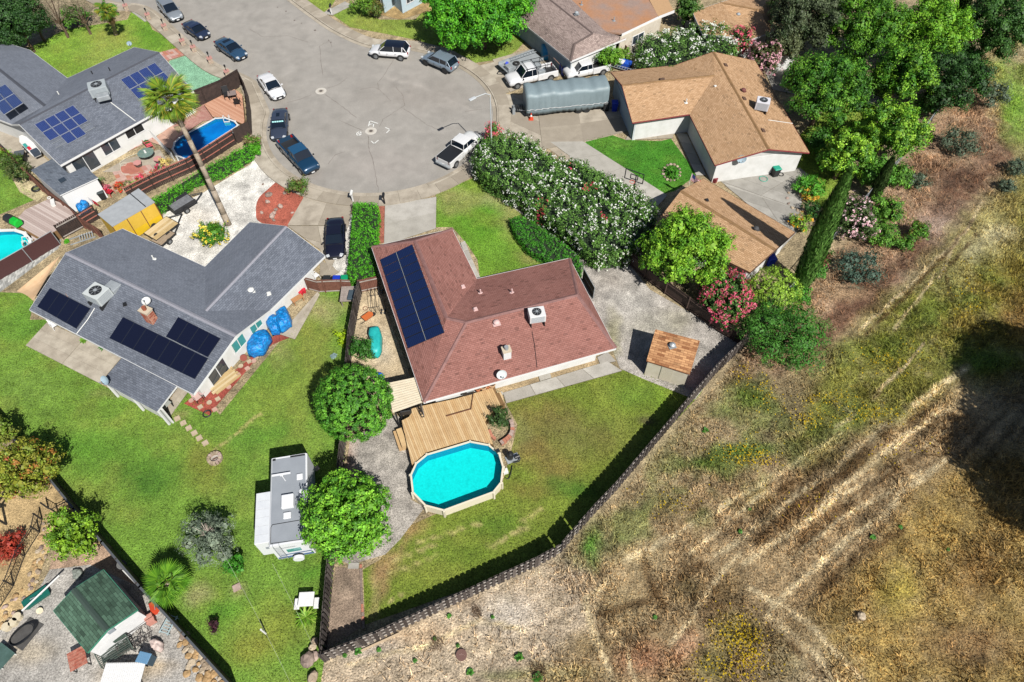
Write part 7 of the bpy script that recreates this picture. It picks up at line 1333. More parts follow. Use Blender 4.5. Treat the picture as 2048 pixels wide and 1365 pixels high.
def mark(pts, label, w=.1):
    m = MB()
    for pl in pts:
        W = [P(a / 3.9 + 500, b / 3.9) for a, b in pl]
        for a, b in zip(W, W[1:]): d = (b - a).normalized(); s = Vector((-d.y, d.x, 0)) * w / 2; e = d * w / 2; m.slab([a - e - s + Vector((0, 0, .024)), b + e - s + Vector((0, 0, .024)), b + e + s + Vector((0, 0, .024)), a - e + s + Vector((0, 0, .024))], Vector((0, 0, 1)), .003)
    one('road_marking', m, PM, label, 'road marking', 'survey paint marks')
mark([[(925,985), (935,945), (995,965)], [(935,975), (945,965), (955,975), (965,965), (962,990)]], 'white angled paint mark with scribble above the lower manhole'); mark([[(825,1048), (855,1028), (872,1045), (850,1062), (825,1048)], [(845,1045), (855,1050)]], 'small white paint box left of the lower manhole'); mark([[(1058,998), (1092,1014), (1066,1038)]], 'white arrow-like paint mark right of the lower manhole'); mark([[(948,1105), (968,1124), (1000,1098)]], 'white V-shaped paint mark below the lower manhole')
# cracks sealed in the asphalt
CR = M('crack_sealant', '7a7068', None, amp=.2)
def crack(pts, label):
    m = MB(); W = [P(a / 3.9 + 500, b / 3.9, .023) for a, b in pts]; W2 = []
    for a, b in zip(W, W[1:]): n = max(2, int((b - a).length / .35)); W2 += [a.lerp(b, i / n) + Vector((random.uniform(-.05, .05), random.uniform(-.05, .05), 0)) for i in range(n)]
    W2.append(W[-1])
    for a, b in zip(W2, W2[1:]): d = (b - a); s = Vector((-d.y, d.x, 0)).normalized() * random.uniform(.012, .028); m.face([a - s, b - s, b + s, a + s])
    one('crack', m, CR, label, 'crack', 'cracks in the asphalt')
for pts, lb in (([(1120,465),(1040,600),(995,650),(1000,690)],'crack leading down from the white SUV'), ([(860,700),(960,680),(1010,700),(1100,790)],'crack curving across the middle of the circle'), ([(1140,680),(1190,740),(1205,820),(1120,880),(1040,930),(1010,990)],'long crack reaching the lower manhole from above'), ([(1200,850),(1260,890),(1370,970),(1480,1020)],'crack running right from the middle'), ([(590,740),(700,820),(830,920)],'crack below the upper manhole'), ([(700,940),(800,985),(880,1020)],'crack left of the lower manhole'), ([(920,1060),(930,1180),(960,1260),(1000,1480),(1005,1560)],'crack from the lower manhole to the bottom curb'), ([(545,360),(550,470),(570,590)],'short crack above the upper manhole'), ([(600,690),(690,660),(770,600)],'crack right of the upper manhole'), ([(290,800),(380,780),(480,740)],'faint crack beside the white sedan'), ([(610,1280),(660,1210),(740,1185)],'faint crack right of the dark blue pickup'), ([(0,230),(100,290),(300,280),(450,330)],'crack across the street entrance'), ([(540,360),(620,320),(640,370)],'small forked crack near the top curb'), ([(1680,870),(1840,850)],'short crack near the street lamp')): crack(pts, lb)
for i, (x, y) in enumerate(((558,12),(575,20),(592,38),(606,44),(633,58),(660,78),(665,82))): p = P(x - 3, y + 3, .022); one('oil_spot', MB().cyl((p.x, p.y, .022), (p.x, p.y, .025), random.uniform(.08, .16), n=9), M('oil_dark', '6a5c54', None), ORD[i] + ' dark spot from the left in the row along the top curb', 'stain', 'dark spots along the top curb')
# stepping stones
ST_ = [M('step_pink', 'd8b0a0', 'c8a090'), M('step_tan', 'd2bea4', 'c0ac92')]
for i, (x, y) in enumerate(((355,838),(367,847),(378,857),(389,867),(399,877),(411,887))):
    p = P(x, y); one('stepping_stone', MB().box((p.x, p.y, .045), (.42, .42, .06), .6 + random.uniform(-.1, .1)), ST_[1], ('first','second','third','fourth','fifth','last')[i] + ' square stepping stone counting from the porch to the fire pit', 'stepping stone', 'stepping stones on the lawn')
sheet('red_gravel_strip', [(368,808),(420,832),(434,812),(470,770),(520,710),(545,690),(590,672),(560,662),(480,735),(440,760),(410,790),(385,795)], 'a85448', MGRAV)
cnt = {0: 0, 1: 0}
for i, (x, y) in enumerate(((383,802),(401,815),(390,795),(419,806),(430,820),(436,799),(458,775),(462,760),(477,751),(482,733),(495,738),(499,724),(508,723),(512,715))):
    kk = 1 if i % 3 else 0; cnt[kk] += 1
    p = P(x, y); o = (MB().box((p.x, p.y, .05), (.36, .36, .06), .7) if i % 3 else MB().cyl((p.x, p.y, .02), (p.x, p.y, .08), .2, n=14)); one('stepping_stone', o, ST_[i % 2], ORD[cnt[kk] - 1] + ' ' + ('square' if i % 3 else 'round') + ' pale stone in the red gravel strip, counting from the gable end', 'stepping stone', 'square stones in the red gravel' if i % 3 else 'round stones in the red gravel')
r = empty('fire_pit', P(431,919), 'round stone fire pit on the left back lawn', 'fire pit')
for i in range(14): a = i / 14 * 6.283; LB().box((math.cos(a) * .42, math.sin(a) * .42, .16), (.24, .17, .3), a).build('stone', random.choice(RK[:2] + [RK[3]]), r)
LB().cyl((0, 0, 0), (0, 0, .08), .34, n=16).build('ash_bed', M('ash', 'b0a8a0', 'd0c8c0', scale=5), r); LB().tube([(-.15, -.1, .12), (.18, .1, .14)], .05, 6).build('log', M('charred_log', '6a4a3a', None), r)
p = P(526, 982); one('paving_stone', MB().box((P(634,938).x, P(634,938).y, .04), (.35, .35, .06), .8), ST_[1], 'lone paving stone in the tree shade by the travel trailer', 'paving stone'); one('paving_stone', MB().box((P(474,1176).x, P(474,1176).y, .05), (.5, .45, .09), .5), RK[3], 'flat pinkish stone on the lawn below the silvery bush', 'paving stone')
# tables, chairs
def table(p, rz, w, d, h, topm, label, legm=None, cat='table', slats=0, group=None):
    r = empty('table', p, label, cat, group, rz)
    if slats: 
        for k in range(slats): LB().box((0, (k + .5) / slats * d - d / 2, h), (w, d / slats * .86, .05)).build('slat', topm, r)
    else: LB().box((0, 0, h), (w, d, .05)).build('tabletop', topm, r, bevel=.01)
    for sx in (-1, 1):
        for sy in (-1, 1): LB().box((sx * w * .42, sy * d * .42, h / 2), (.06, .06, h)).build('leg', legm or topm, r)
    return r
def chair(p, rz, mat, label, group='garden chairs', s=1, legm=None):
    r = empty('garden_chair', p, label, 'chair', group, rz); LB().box((0, 0, .4 * s), (.5 * s, .5 * s, .05)).build('seat', mat, r, bevel=.015); LB().box((0, .26 * s, .68 * s), (.5 * s, .05, .55 * s), 0, Matrix.Rotation(-.25, 3, 'X')).build('backrest', mat, r, bevel=.015)
    for sx in (-1, 1):
        LB().tube([(sx * .27 * s, -.22 * s, .58 * s), (sx * .27 * s, .24 * s, .6 * s)], .03, 5).build('armrest', mat, r)
        for sy in (-1, 1): LB().tube([(sx * .24 * s, sy * .22 * s, .4 * s), (sx * .27 * s, sy * .27 * s, 0)], .025, 5).build('leg', legm or mat, r)
    return r
RC = M('red_plastic', 'd8283c', None, rough=.5); PKC = M('pink_plastic', 'e0606c', None, rough=.5); WPL = M('white_plastic', 'f4f4f4', None, rough=.5)
chair(P(200,309,.06), -.5, RC, 'bright red chair under the porch eave of the bluish roof'); chair(P(302,298,.06), 2.2, PKC, 'faded pink armchair beside the glass patio table', s=1.2); chair(P(222,390,.06), 2.8, RC, 'crimson folding chair by the terracotta pots', s=1.1); chair(P(456,196,.5), .4, BLACK, 'black lounge chair against the tall dark fence', s=1.3); chair(P(477,210,.5), 3.3, BLACK, 'black armchair near the sidewalk fence', s=1.1)
r = table(P(467,196,.5), .3, .9, .9, .6, M('glass_top', '9a8a84', None, rough=.15), 'low glass topped table between the two black deck chairs', DMETAL); 
r = empty('patio_table', P(297,317,.06), 'round glass patio table with pale centrepiece', 'table'); LB().cyl((0, 0, .7), (0, 0, .73), .8, n=26).build('glass_top', M('green_glass', '6c8c84', '8a9a90', scale=4, rough=.1), r); LB().cyl((0, 0, 0), (0, 0, .7), .08, n=8).build('pedestal', DMETAL, r); LB().cyl((0, 0, .73), (0, 0, 1.0), .12, .08, n=8).build('centrepiece', WHT, r)
for x, y, lb in ((278,332,'pink hexagonal stool left of the glass patio table'), (318,324,'pink hexagonal stool right of the glass patio table')): r = empty('stool', P(x, y, .06), lb, 'stool', 'patio stools'); LB().cyl((0, 0, .35), (0, 0, .45), .42, n=6).build('cushion', M('rose_cushion', 'd89a94', None), r); LB().cyl((0, 0, 0), (0, 0, .35), .34, n=6).build('base', M('wicker_dark', '5a4a44', None), r)
chair(P(113,655,.07), .8, WPL, 'white plastic chair on the left patio under the eave'); r = table(P(335,815,.07), -.5, .8, .7, .6, M('glass_top2', 'b0b4ae', None, rough=.1), 'small glass table at the lower corner of the porch', DMETAL)
chair(P(398,800,.05), .9, M('pale_cushion', 'd8b8b0', None), 'cushioned metal chair on the red gravel by the grey gable', legm=DMETAL); r = table(P(408,790,.05), -.3, .5, .5, .5, M('pinkish_top', 'd8b0b0', None), 'small side table beside the cushioned metal chair', DMETAL); one('hose_reel', torus(.3, .05, tuple(P(414,828,.08))), DMETAL, 'dark coiled hose on a round stone at the gravel strip end', 'hose', smooth=True)
# stacked wood by sliding door (split rails)
r = empty('plywood_stack', P(447,764,.05), 'stack of pale wooden boards on the red gravel by the side wall', 'lumber stack', None, .85)
for k in range(7): LB().box((random.uniform(-.15, .15), (k - 3) * .19, .12 + .03 * (k % 3)), (2.3, .18, .12 + .05 * (k % 2)), random.uniform(-.04, .04)).build('board', random.choice(WOODS[1:]), r)
one('ottoman', MB().cyl(P(487,716,0), P(487,716,.35), .28, n=16), M('rust_pot', '8a3c2c', None), 'rusty brown pot standing on the red gravel below the blue tarps', 'pot')
r = table(P(597,604,.06), .75, 1.0, .5, .5, M('bench_wood', 'c08a5c', None), 'brown wooden bench box by the white side wall', cat='bench'); 
for x, y, lb in ((603,590,'red container above the brown bench'), (609,585,'small red bucket nearest the gate')): p = P(x, y, .06); one('bucket', MB().cyl(p, p + Vector((0, 0, .4)), .16, .2, n=12), RC, lb, 'bucket')
one('propane_tank', MB().cyl(P(570,626,.06), P(570,626,.7), .25, .22, n=14), M('tank_blue_grey', '8aa4ac', None), 'blue grey canister above the upper blue tarp', 'canister')
chair(P(633,557,.05), 2.4, WPL, 'white chair behind the brown gate beside the grey wing')
r = table(P(700,600), .05, 1.3, 1.7, .8, M('weathered_board', 'b4a8a0', '9a8e86', fine=14), 'weathered wooden platform table against the back fence', slats=8); 
r = empty('kayak_box', P(703,592,.83), 'dark grey moulded lid lying on the weathered platform table', 'storage lid', None, -.05); LB().box((0, 0, .1), (.55, 1.05, .2)).build('lid', M('slate_plastic', '4c5a64', None, rough=.4), r, bevel=.06)
# side yard bits: wheelbarrow, racks
r = empty('wheelbarrow', P(737,640), 'orange wheelbarrow tipped beside the metal racks', 'wheelbarrow', None, .8); LB().loft([[(x * k, y * k, z) for x, y in ((-.45, -.3), (.4, -.3), (.55, 0), (.4, .3), (-.45, .3))] for k, z in ((.6, .25), (1, .55))]).build('tray', M('barrow_orange', 'd8743c', None, rough=.5), r); LB().cyl((.6, -.05, .2), (.6, .05, .2), .2, n=14).build('wheel', TYRE, r)
for s in (-1, 1): LB().tube([(.6, s * .1, .2), (-.9, s * .3, .5)], .02, 4).build('handle', BLACK, r)
r = empty('weight_rack', P(752,612), 'thin dark metal frame with loops standing in the side yard', 'metal rack', None, .15); f = LB()
for x in (-.35, 0, .35): f.tube([(x, -.8, 0), (x, -.8, .8), (x + .1, .1, 1.3), (x + .1, .9, 1.3), (x, .9, 0)], .025, 4)
f.tube([(-.35, -.8, .8), (.35, -.8, .8)], .025, 4).tube([(-.25, .1, 1.3), (.45, .1, 1.3)], .025, 4); f.build('frame', DMETAL, r)
for x, y, lb in ((757,588,'upper dumbbell pair in the side yard'), (762,628,'lower dumbbell pair in the side yard')):
    r = empty('dumbbell', P(x, y), lb, 'dumbbell', 'dumbbells')
    for k in (0, .3): LB().cyl((k, 0, .1), (k + .1, 0, .1), .12, n=8).build('weight', BLACK, r); LB().cyl((k, .3, .1), (k + .1, .3, .1), .12, n=8).build('weight', BLACK, r)
    LB().tube([(0, 0, .1), (.4, 0, .1)], .02, 4).tube([(0, .3, .1), (.4, .3, .1)], .02, 4).build('bar', METAL, r)
p = P(731,618); r = empty('fire_ring', p, 'small round metal grate beside the orange wheelbarrow', 'grate'); m = torus(.2, .03, (0, 0, .05)); m.local = True; m.build('ring', M('rusty', '8a5c4c', None), r)
# deck things
TC = M('terracotta', 'c87c50', 'b86c44'); TC2 = M('pale_clay', 'd8b088', None)
for x, y, rr, mt, lb in ((956,781,.24,TC,'leftmost terracotta pot in the row on the deck'), (967,778,.28,TC2,'large clay pot second in the row on the deck'), (975,776,.2,TC,'small terracotta pot third in the row on the deck'), (984,773,.3,TC2,'rightmost and largest clay pot in the row on the deck')):
    p = P(x, y, .95); r = empty('flower_pot', p, lb, 'pot', 'pots on the deck'); LB().cyl((0, 0, 0), (0, 0, .35), rr * .7, rr, 16, True).build('pot', mt, r); m = torus(rr * .92, .035, (0, 0, .36)); m.local = True; m.build('rim', mt, r); LB().cyl((0, 0, .351), (0, 0, .356), rr * .85, n=14).build('soil', M('pot_soil', '6a5038', None), r)
r = empty('barbecue_grill', P(936,788,.95), 'black and silver grill against the reddish house wall', 'grill', None, .3); LB().box((0, 0, .5), (.8, .5, .7)).build('cabinet', BLACK, r, bevel=.03); LB().loft([[(x, y, z + .85) for y, z in ((-.28, 0), (.28, 0), (.2, .2), (0, .26), (-.2, .2))] for x in (-.4, .4)]).build('hood', BLACK, r); LB().box((.1, -.3, .75), (.5, .08, .06)).build('handle', METAL, r); LB().box((.55, 0, .8), (.3, .4, .05)).build('shelf', METAL, r)
r = empty('patio_sofa', P(812,826,.95), 'black cushioned seat at the deck corner by the patio cover', 'outdoor chair', None, .2); LB().box((0, 0, .35), (.8, .7, .25)).build('seat', BLACK, r, bevel=.05); LB().box((0, -.32, .6), (.8, .15, .5)).build('backrest', BLACK, r, bevel=.05)
for s in (-1, 1): LB().box((s * .4, 0, .5), (.12, .7, .3)).build('armrest', BLACK, r, bevel=.04)
r = empty('folding_frame', P(842,826,.95), 'black folded metal frame leaning beside the patio cover post', 'folding frame', None, .2); f = LB().tube([(-.25, .5, .5), (.0, -.4, 0), (.2, -.38, 0), (.15, .5, .6)], .03, 5).tube([(-.12, 0, .2), (.18, 0, .25)], .03, 5).tube([(-.05, -.2, .1), (.18, -.2, .1)], .03, 5); f.build('frame', BLACK, r)
# planter ring of bricks
r = empty('brick_planter', P(1000,870), 'curved pinkish brick planter between deck and lawn', 'planter'); pts = [P(*q) for q in ((1021,843),(1025,855),(1024,868),(1018,878),(1006,887),(996,893))]; pts = resample(smoothpath(pts, 5), .24)
for a, b in zip(pts, pts[1:]):
    for lv_ in (0, 1): c = a.lerp(b, .5); d = b - a; MB().box((c.x, c.y, .1 + lv_ * .17), (.225, .3, .16), math.atan2(d.y, d.x) + random.uniform(-.05, .05)).build('brick', MATS[random.choice(['brick_b', 'rock_3'])], r)
pts = resample(PP([(978,862),(984,876),(994,882)]), .24)
for a, b in zip(pts, pts[1:]): c = a.lerp(b, .5); d = b - a; MB().box((c.x, c.y, .12), (.22, .22, .24), math.atan2(d.y, d.x)).build('brick', MATS['brick_b'], r)
r = empty('pool_pump', P(1025,918), 'black pool pump and filter beside the turquoise pool', 'pool pump', None, .4); LB().box((0, 0, .05), (1.0, .6, .1)).build('pad', METAL, r); LB().cyl((-.15, .1, .1), (-.15, .1, .75), .24, n=16).cyl((-.15, .1, .75), (-.15, .1, .9), .2, .08, 14).build('filter', BLACK, r); LB().cyl((.15, -.1, .28), (.5, -.1, .28), .14, n=12).build('pump', BLACK, r); LB().tube([(.3, 0, .3), (.5, -.3, .3), (.3, -.5, .25), (-.1, -.4, .2)], .04, 6).build('hose', BLACK, r)
one('pool_hose', MB().tube(smoothpath([P(*q, .1) for q in ((1024,932),(1022,945),(1017,958),(1010,955))], 5), .035, 5), BLACK, 'black hose curling from the pump to the pool wall', 'hose'); p = P(1011,945,.0); one('skimmer_box', MB().box(p + Vector((0, 0, .15)), (.35, .35, .3), .3), WHT, 'white skimmer box at the pool wall', 'skimmer')
one('pool_return', MB().box(P(995,902,1.2), (.3, .25, .15), .5), BLACK, 'small dark fitting on the rim of the turquoise pool', 'pool fitting')
# shade sail
sp = [P(33,585,2.4), P(70,556,2.7), P(118,504,2.8), P(100,560,2.6), P(66,603,2.5)]; sp = [P(33,583,2.3), P(120,512,2.6), P(66,602,2.5)]; m = MB(); n = 8; grid = [[None] * (n + 1) for _ in range(n + 1)]
for i in range(n + 1):
    for j in range(n + 1 - i): u, v = i / n, j / n; p = sp[0] * (1 - u - v) + sp[1] * u + sp[2] * v; c_ = (sp[0] + sp[1] + sp[2]) / 3; s = 27 * u * v * (1 - u - v); e = 4 * (v * (1 - u - v)) * (1 - u); p = p + (c_ - p) * .08 * e; grid[i][j] = p + Vector((0, 0, -.25 * s))
for i in range(n):
    for j in range(n - i): m.face([grid[i][j], grid[i + 1][j], grid[i][j + 1]]); 
    for j in range(n - i - 1): m.face([grid[i + 1][j], grid[i + 1][j + 1], grid[i][j + 1]])
one('shade_sail', m, M('sand_canvas', 'e8c49c', 'dcb68c', amp=.05), 'sand coloured triangular shade sail at the left gable of the grey roof', 'shade sail', smooth=True)
# bits by the grey roof's left end
spiky(63+72,484,.3,8,'green potted plant by the pale railing', ('5cb428','4ca020'), 30, 'potted_plant'); r = empty('metal_bed', P(166,478), 'bent pale metal frame lying behind the grey roof', 'metal frame', None, .5); f = LB()
for k in range(6): f.tube([(k * .22 - .2, -.3, .1), (k * .22 - .1, 0, .5), (k * .22 - .2, .35, .1)], .035, 5)
f.box((0, -.4, .1), (2.2, .06, .1)).box((0, .4, .1), (2.2, .06, .1)); f.build('ribs', METAL, r)
# flags
def flag(base, h, rz, kind, label, hw=1.3, sz=(.9, .55), dr=.9):
    r = empty('flag', base, label, 'flag', 'flags', rz); LB().tube([(0, 0, 0), (0, hw * .3, h)], .02, 5).build('pole', WHT, r); w_, h_ = sz; top = Vector((0, hw * .3, h))
    def cell(u0, u1, v0, v1, mat, nm, o=0.0):
        m = LB(); f = lambda u, v: top + Vector((u * w_ * .75, .06 * math.sin(u * 7) + o, -v * h_ - u * w_ * dr)); m.face([f(u0, v0), f(u1, v0), f(u1, v1), f(u0, v1)]); m.build(nm, mat, r)
    if kind == 'us':
        for k in range(13):
            for q in range(3): cell(q / 3, (q + 1) / 3, k / 13, (k + 1) / 13, FR if k % 2 == 0 else FWH, 'stripe')
        cell(0, .4, 0, 7 / 13, FBL, 'canton', .006); s = LB()
        for k in range(12): u = .05 + (k % 4) * .1; v = .08 + (k // 4) * .17; q = top + Vector((u * w_ * .75, .06 * math.sin(u * 7) + .012, -v * h_ - u * w_ * dr)); s.box(q, (.03, .004, .03))
        s.build('stars', FWH, r)
    else: cell(0, .45, 0, 1, FWH, 'hoist_panel'); cell(.45, 1, 0, 1, FR, 'fly_panel'); cell(.08, .3, .25, .75, FBL, 'blue_emblem', .01)
FR = M('flag_red', 'c82838', None, bmp=0); FWH = M('flag_white', 'f0f0f4', None, bmp=0); FBL = M('flag_blue', '2c3c78', None, bmp=0)
flag(P(1377,372,2.3), 1.2, -.4, 'us', 'red and white striped flag with blue canton on a pole at the garage peak', sz=(1.3, .8), dr=.5); flag(P(183,420,.5), 1.3, -.3, 'x', 'small red white and blue flag by the white shed', sz=(.9, .5), dr=.6)
# brick pillars with lanterns along the turf
for i, (x, y) in enumerate(((255,22),(299,40),(332,62),(368,92),(390,105),(423,128),(457,154))):
    r = empty('lamp_pillar', P(x, y), ('pale brick pillar with dark lantern, %s along the front lawn' % ('topmost', 'second from the top', 'third from the top', 'at the upper side of the brick walk', 'at the lower side of the brick walk', 'beside the green turf', 'nearest the tall dark fence')[i]), 'lamp pillar', 'brick lamp pillars', .5)
    for k in range(4):
        for j in range(2): LB().box(((j - .5) * .26, 0, .1 + k * .17), (.25, .5, .15)).build('brick', MATS['rock_3' if (k + j) % 2 else 'rock_1'], r)
    LB().box((0, 0, .76), (.6, .6, .08)).build('cap', M('cap_rose', 'c8948a', None), r); LB().tube([(0, 0, .8), (0, 0, 1.35)], .035, 5).build('lantern_post', BLACK, r); LB().cyl((0, 0, 1.2), (0, 0, 1.5), .08, .11, 6).build('lantern', BLACK, r)
BKM = [MATS['brick_b'], M('brick_pale', 'd8b4a8', 'c8a498'), M('brick_rose', 'c88c80', None)]
slabs('brick_walk', [(318,106),(368,93),(386,106),(334,122)], 9, 4, BKM, z1=.05, gap=.015, sub='brick')
slabs('brick_patio', [(190,315),(305,262),(312,278),(212,325)], 16, 3, BKM, z1=.06, gap=.015, sub='brick'); slabs('brick_patio', [(225,345),(300,330),(312,345),(240,372)], 8, 4, BKM, z1=.05, gap=.015, sub='brick'); slabs('patio', [(205,345),(250,320),(320,300),(350,345)], 3, 2, [CS[0], CS[1]], z1=.045); slabs('patio', [(205,378),(240,355),(330,345),(255,388)], 3, 1, [M('peach_stone', 'd2b8a0', 'c4a890')], z1=.045)
sheet('stone_disc', [(243,335),(262,326),(278,332),(280,342),(262,348),(245,346)], 'c07a6a', MCONC, smooth=3, lift=.07)
one('garden_hose', MB().tube(smoothpath([P(*q, .09) for q in ((292,302),(262,312),(240,325),(243,332),(252,330),(250,325),(241,330),(246,348),(275,350),(300,342))], 5), .02, 4), M('hose_cream', 'e8e4d0', None), 'cream garden hose looping across the brick patio', 'hose')
# potted flowers on the patio
for x, y, cl, fc, lb in ((237,378,('4c8a2c',),('e83c2c','f05c3c'),'pot of bright red geraniums nearest the yellow container'), (281,360,('3c7a2c',),('e82c4c','f0507c'),'pot of magenta red flowers by the red railed fence'), (304,352,('5c8a3c',),('f04c3c','e8c0a0'),'coral flowers in a pot by the red railed fence'), (318,343,('4c7a34',),('e83c6c',),'small pink flowers in a pot beside the fence'), (253,372,('5c7a44','7a8a54'),None,'olive bushy potted plant between red flowers'), (270,372,('9cc834','86b82c'),None,'lime potted plant between red flowers'), (207,378,('8a5c5c','6c4c4c'),('e07088',),'pinkish potted plant beside the crimson chair'), (330,330,('6c8a3c','c8a87c'),('f0d880',),'small potted plants at the foot of the white railing'), (199,366,('4c8a2c',),None,'green potted plant in the shade of the white shed')):
    r = tree('potted_plant', lb, 'potted plant', x, y - 4, .55, 10, .35, cl, 2, trunk=0, leaf=.1, dens=12, per=12, rc=.14, flowers=(fc, 4, .11) if fc else None, group='potted plants on the brick patio', core=False); q = P(x, y - 4, .55) - Vector((0, 0, 0)); MB().cyl((q.x, q.y, .02), (q.x, q.y, .42), .17, .24, 14).build('pot', random.choice([TC, TC2]), r)
r = empty('round_planter', P(74,380), 'round dark tyre-like planter by the pinkish deck', 'planter'); m = torus(.38, .1, (0, 0, .15)); m.local = True; m.build('ring', BLACK, r, True); LB().cyl((0, 0, 0), (0, 0, .12), .36, n=14).build('soil', M('soil_olive', '7a8050', None), r)
for x, y, lb in ((98,396,'white pipe fitting on the pinkish deck near the brown fence'),): p = P(x, y, 1.02); one('pipe_fitting', torus(.15, .04, tuple(p)), WHT, lb, 'fitting'); 
one('pool_steps', MB().box(P(106,406,1.12), (.35, .9, .25), .5), WHT, 'white plastic step beside the brown fence on the pinkish deck', 'step')
one('golf_mat', MB().box(P(42,322,.03), (1.1, .6, .04), -.7), M('green_mat', '5ca83c', None), 'small bright green mat beside the house side path', 'mat')
r = empty('boat_on_trailer', P(68,305,.05), 'narrow white boat with coloured stripes on a trailer beside the bluish house', 'boat', None, 2.35); LB().loft([[(x, y * k, z) for y, z in ((-.5, .9), (-.35, .5), (.35, .5), (.5, .9))] for x, k in ((-1.8, .9), (1.2, 1), (2.2, .3))]).build('hull', WPL, r); LB().box((.0, .3, .96), (.9, .3, .1)).build('teal_patch', M('teal_patch', '3ca8a0', None), r); LB().box((-.6, .2, .97), (.5, .3, .1)).build('red_patch', RC, r); LB().box((-1.6, 0, .9), (.6, .7, .5)).build('motor_cover', M('navy_cover', '3c4858', None), r); wheelset(r, (.3, .9), .55, .25)
# stone rings, rocks
for cx, cy, rr, n_, lb in ((1343,346,17,15,'ring of pale stones round the low plants on the dark lawn'), (1600,398,26,14,'ring of grey stones edging the shady planter')):
    r = empty('stone_ring', P(cx, cy), lb, 'stone border'); 
    for i in range(n_): a = i / n_ * 6.283; q = P(cx + math.cos(a) * rr, cy + math.sin(a) * rr * .95); rock(q, .17, RK[i % 4], r, 'stone')
r = empty('rock_border', P(90,1120), 'long border of brownish rocks climbing along the sandy yard', 'rock border'); path = [P(*q) for q in ((95,1055),(92,1085),(85,1110),(74,1140),(64,1165),(45,1190),(20,1215),(5,1245))]; pts = resample(smoothpath(path, 5), .38)
for p in pts:
    for _ in range(2): rock(p + Vector((random.uniform(-.45, .45), random.uniform(-.3, .3), 0)), random.uniform(.1, .2), random.choice(RK), r)
r = empty('rock_pile', P(410,1310), 'pile of tan boulders along the lower end of the dark fence', 'rock pile')
for x, y in ((365,1277),(372,1286),(360,1290),(378,1294),(386,1290),(373,1300),(385,1303),(396,1304),(380,1312),(392,1315),(404,1312),(385,1325),(398,1328),(410,1325),(420,1335),(392,1340),(405,1342),(418,1350),(430,1348),(440,1358),(400,1356),(414,1362),(428,1366),(378,1335),(375,1348),(412,1333),(425,1342),(444,1368)): rock(P(x, y), random.uniform(.16, .3), random.choice([RK[1], RK[4], RK[0]]), r, 'boulder')
for i, (x, y, s_) in enumerate(sorted(((538,392,.3),(536,406,.28),(561,415,.3),(524,427,.2),(545,435,.35),(549,428,.22),(585,427,.16),(570,388,.2),(552,421,.2),(548,442,.2),(526,370,.14)))): rock(P(x, y), s_, RK[2 if i % 2 else 3], None, 'rock', .7, ORD[i] + ' greyish rock from the left in the red gravel bed', 'rock', 'rocks in the red gravel bed')
for i, (x, y, s_, lb) in enumerate(((631,1284,.28,'upper pale rock at the left fence corner'), (626,1296,.32,'tan rock below the upper pale rock at the fence corner'), (617,1322,.5,'big grey boulder at the left fence corner'), (630,1314,.3,'small grey rock above the big boulder'), (626,1358,.4,'tan boulder at the bottom edge by the fence'), (1721,1234,.3,'lone grey rock in the golden grass'))): rock(P(x, y), s_, RK[i % 4], None, 'rock', .7, lb, 'rock')
for i, (x, y) in enumerate(((39,1236),(31,1247),(17,1256))): p = P(x, y); one('log_round', MB().cyl(p, p + Vector((0, 0, .35)), .26, .27, n=14), M('cut_wood', 'e8dcc0', 'd8c8a8'), ('upper', 'middle', 'lower')[i] + ' sawn log round at the edge of the gravel yard', 'log', 'sawn log rounds')
one('log_round', MB().cyl(P(79,1222), P(79,1222,.2), .2, n=12), MATS['cut_wood'], 'small flat log slice below the green sled', 'log')
# bottom-left yard objects
one('white_beam', MB().tube([P(44,1222,.5), P(119,1151,.9)], .06, 5), WHT, 'long white pipe laid across the green sled', 'pipe'); r = empty('green_sled', P(77,1198), 'dark green plastic tray with tools under the white pipe', 'tray', None, .75); LB().loft([[(x * k, y * k, z) for x, y in ((-.8, -.35), (.8, -.35), (.8, .35), (-.8, .35))] for k, z in ((.85, .05), (1, .35))]).build('tray', M('sled_green', '146c60', None, rough=.5), r); LB().tube([(-.3, .1, .38), (.4, -.1, .4)], .025, 5).build('tool', METAL, r)
mtq = [P(*q, .04) for q in ((60,1234),(88,1249),(45,1302),(16,1284))]; m = MB(); m.slab([p - Vector((0, 0, .02)) for p in mtq], Vector((0, 0, 1)), .03); one('rubber_mat', m, M('mat_dark', '5c5a58', '4a4846', scale=2), 'dark rubber mat on the gravel yard', 'mat')
m = MB()
for k in range(5): c_ = P(47 - k, 1266 + k, .08 + k * .03); m.tube([c_ + Vector((0, 0, random.uniform(0, .02))) + Vector((math.cos(a) * (.95 - k * .05) * .66 - math.sin(a) * (.42 + k * .02) * .75, math.cos(a) * (.95 - k * .05) * .75 + math.sin(a) * (.42 + k * .02) * .66, 0)) for a in [i * .3 + k for i in range(22)]], .035, 4)
one('coiled_cable', m, BLACK, 'coil of thick black cable on the rubber mat', 'cable')
r = table(P(8,1315), -.5, 1.3, 1.1, .35, M('tray_green', '3f5c54', '52706a', scale=2), 'white framed dark green box at the left bottom edge', WHT)
r = table(P(166,1322), .55, 1.0, 1.2, .7, M('red_worn_wood', 'a8503c', 'c88c78', scale=4, fine=14), 'worn red slatted table at the corner of the green shed', slats=6, legm=DMETAL)
r = table(P(258,1352), .02, 2.4, 1.2, .8, M('white_slats', 'f2f2f2', None), 'white ribbed bench at the bottom edge', slats=0, legm=DMETAL)
for k in range(20): LB().box((k * .118 - 1.12, 0, .84), (.075, 1.1, .03)).build('slat', MATS['white_slats'], r)
r = empty('bench_frame', P(238,1308), 'dark green metal garden bench before the white shed wall', 'bench', None, .62); f = LB()
for k in range(7): f.box((0, k * .12 - .35, .45 + (.02 * k)), (1.9, .05, .03))
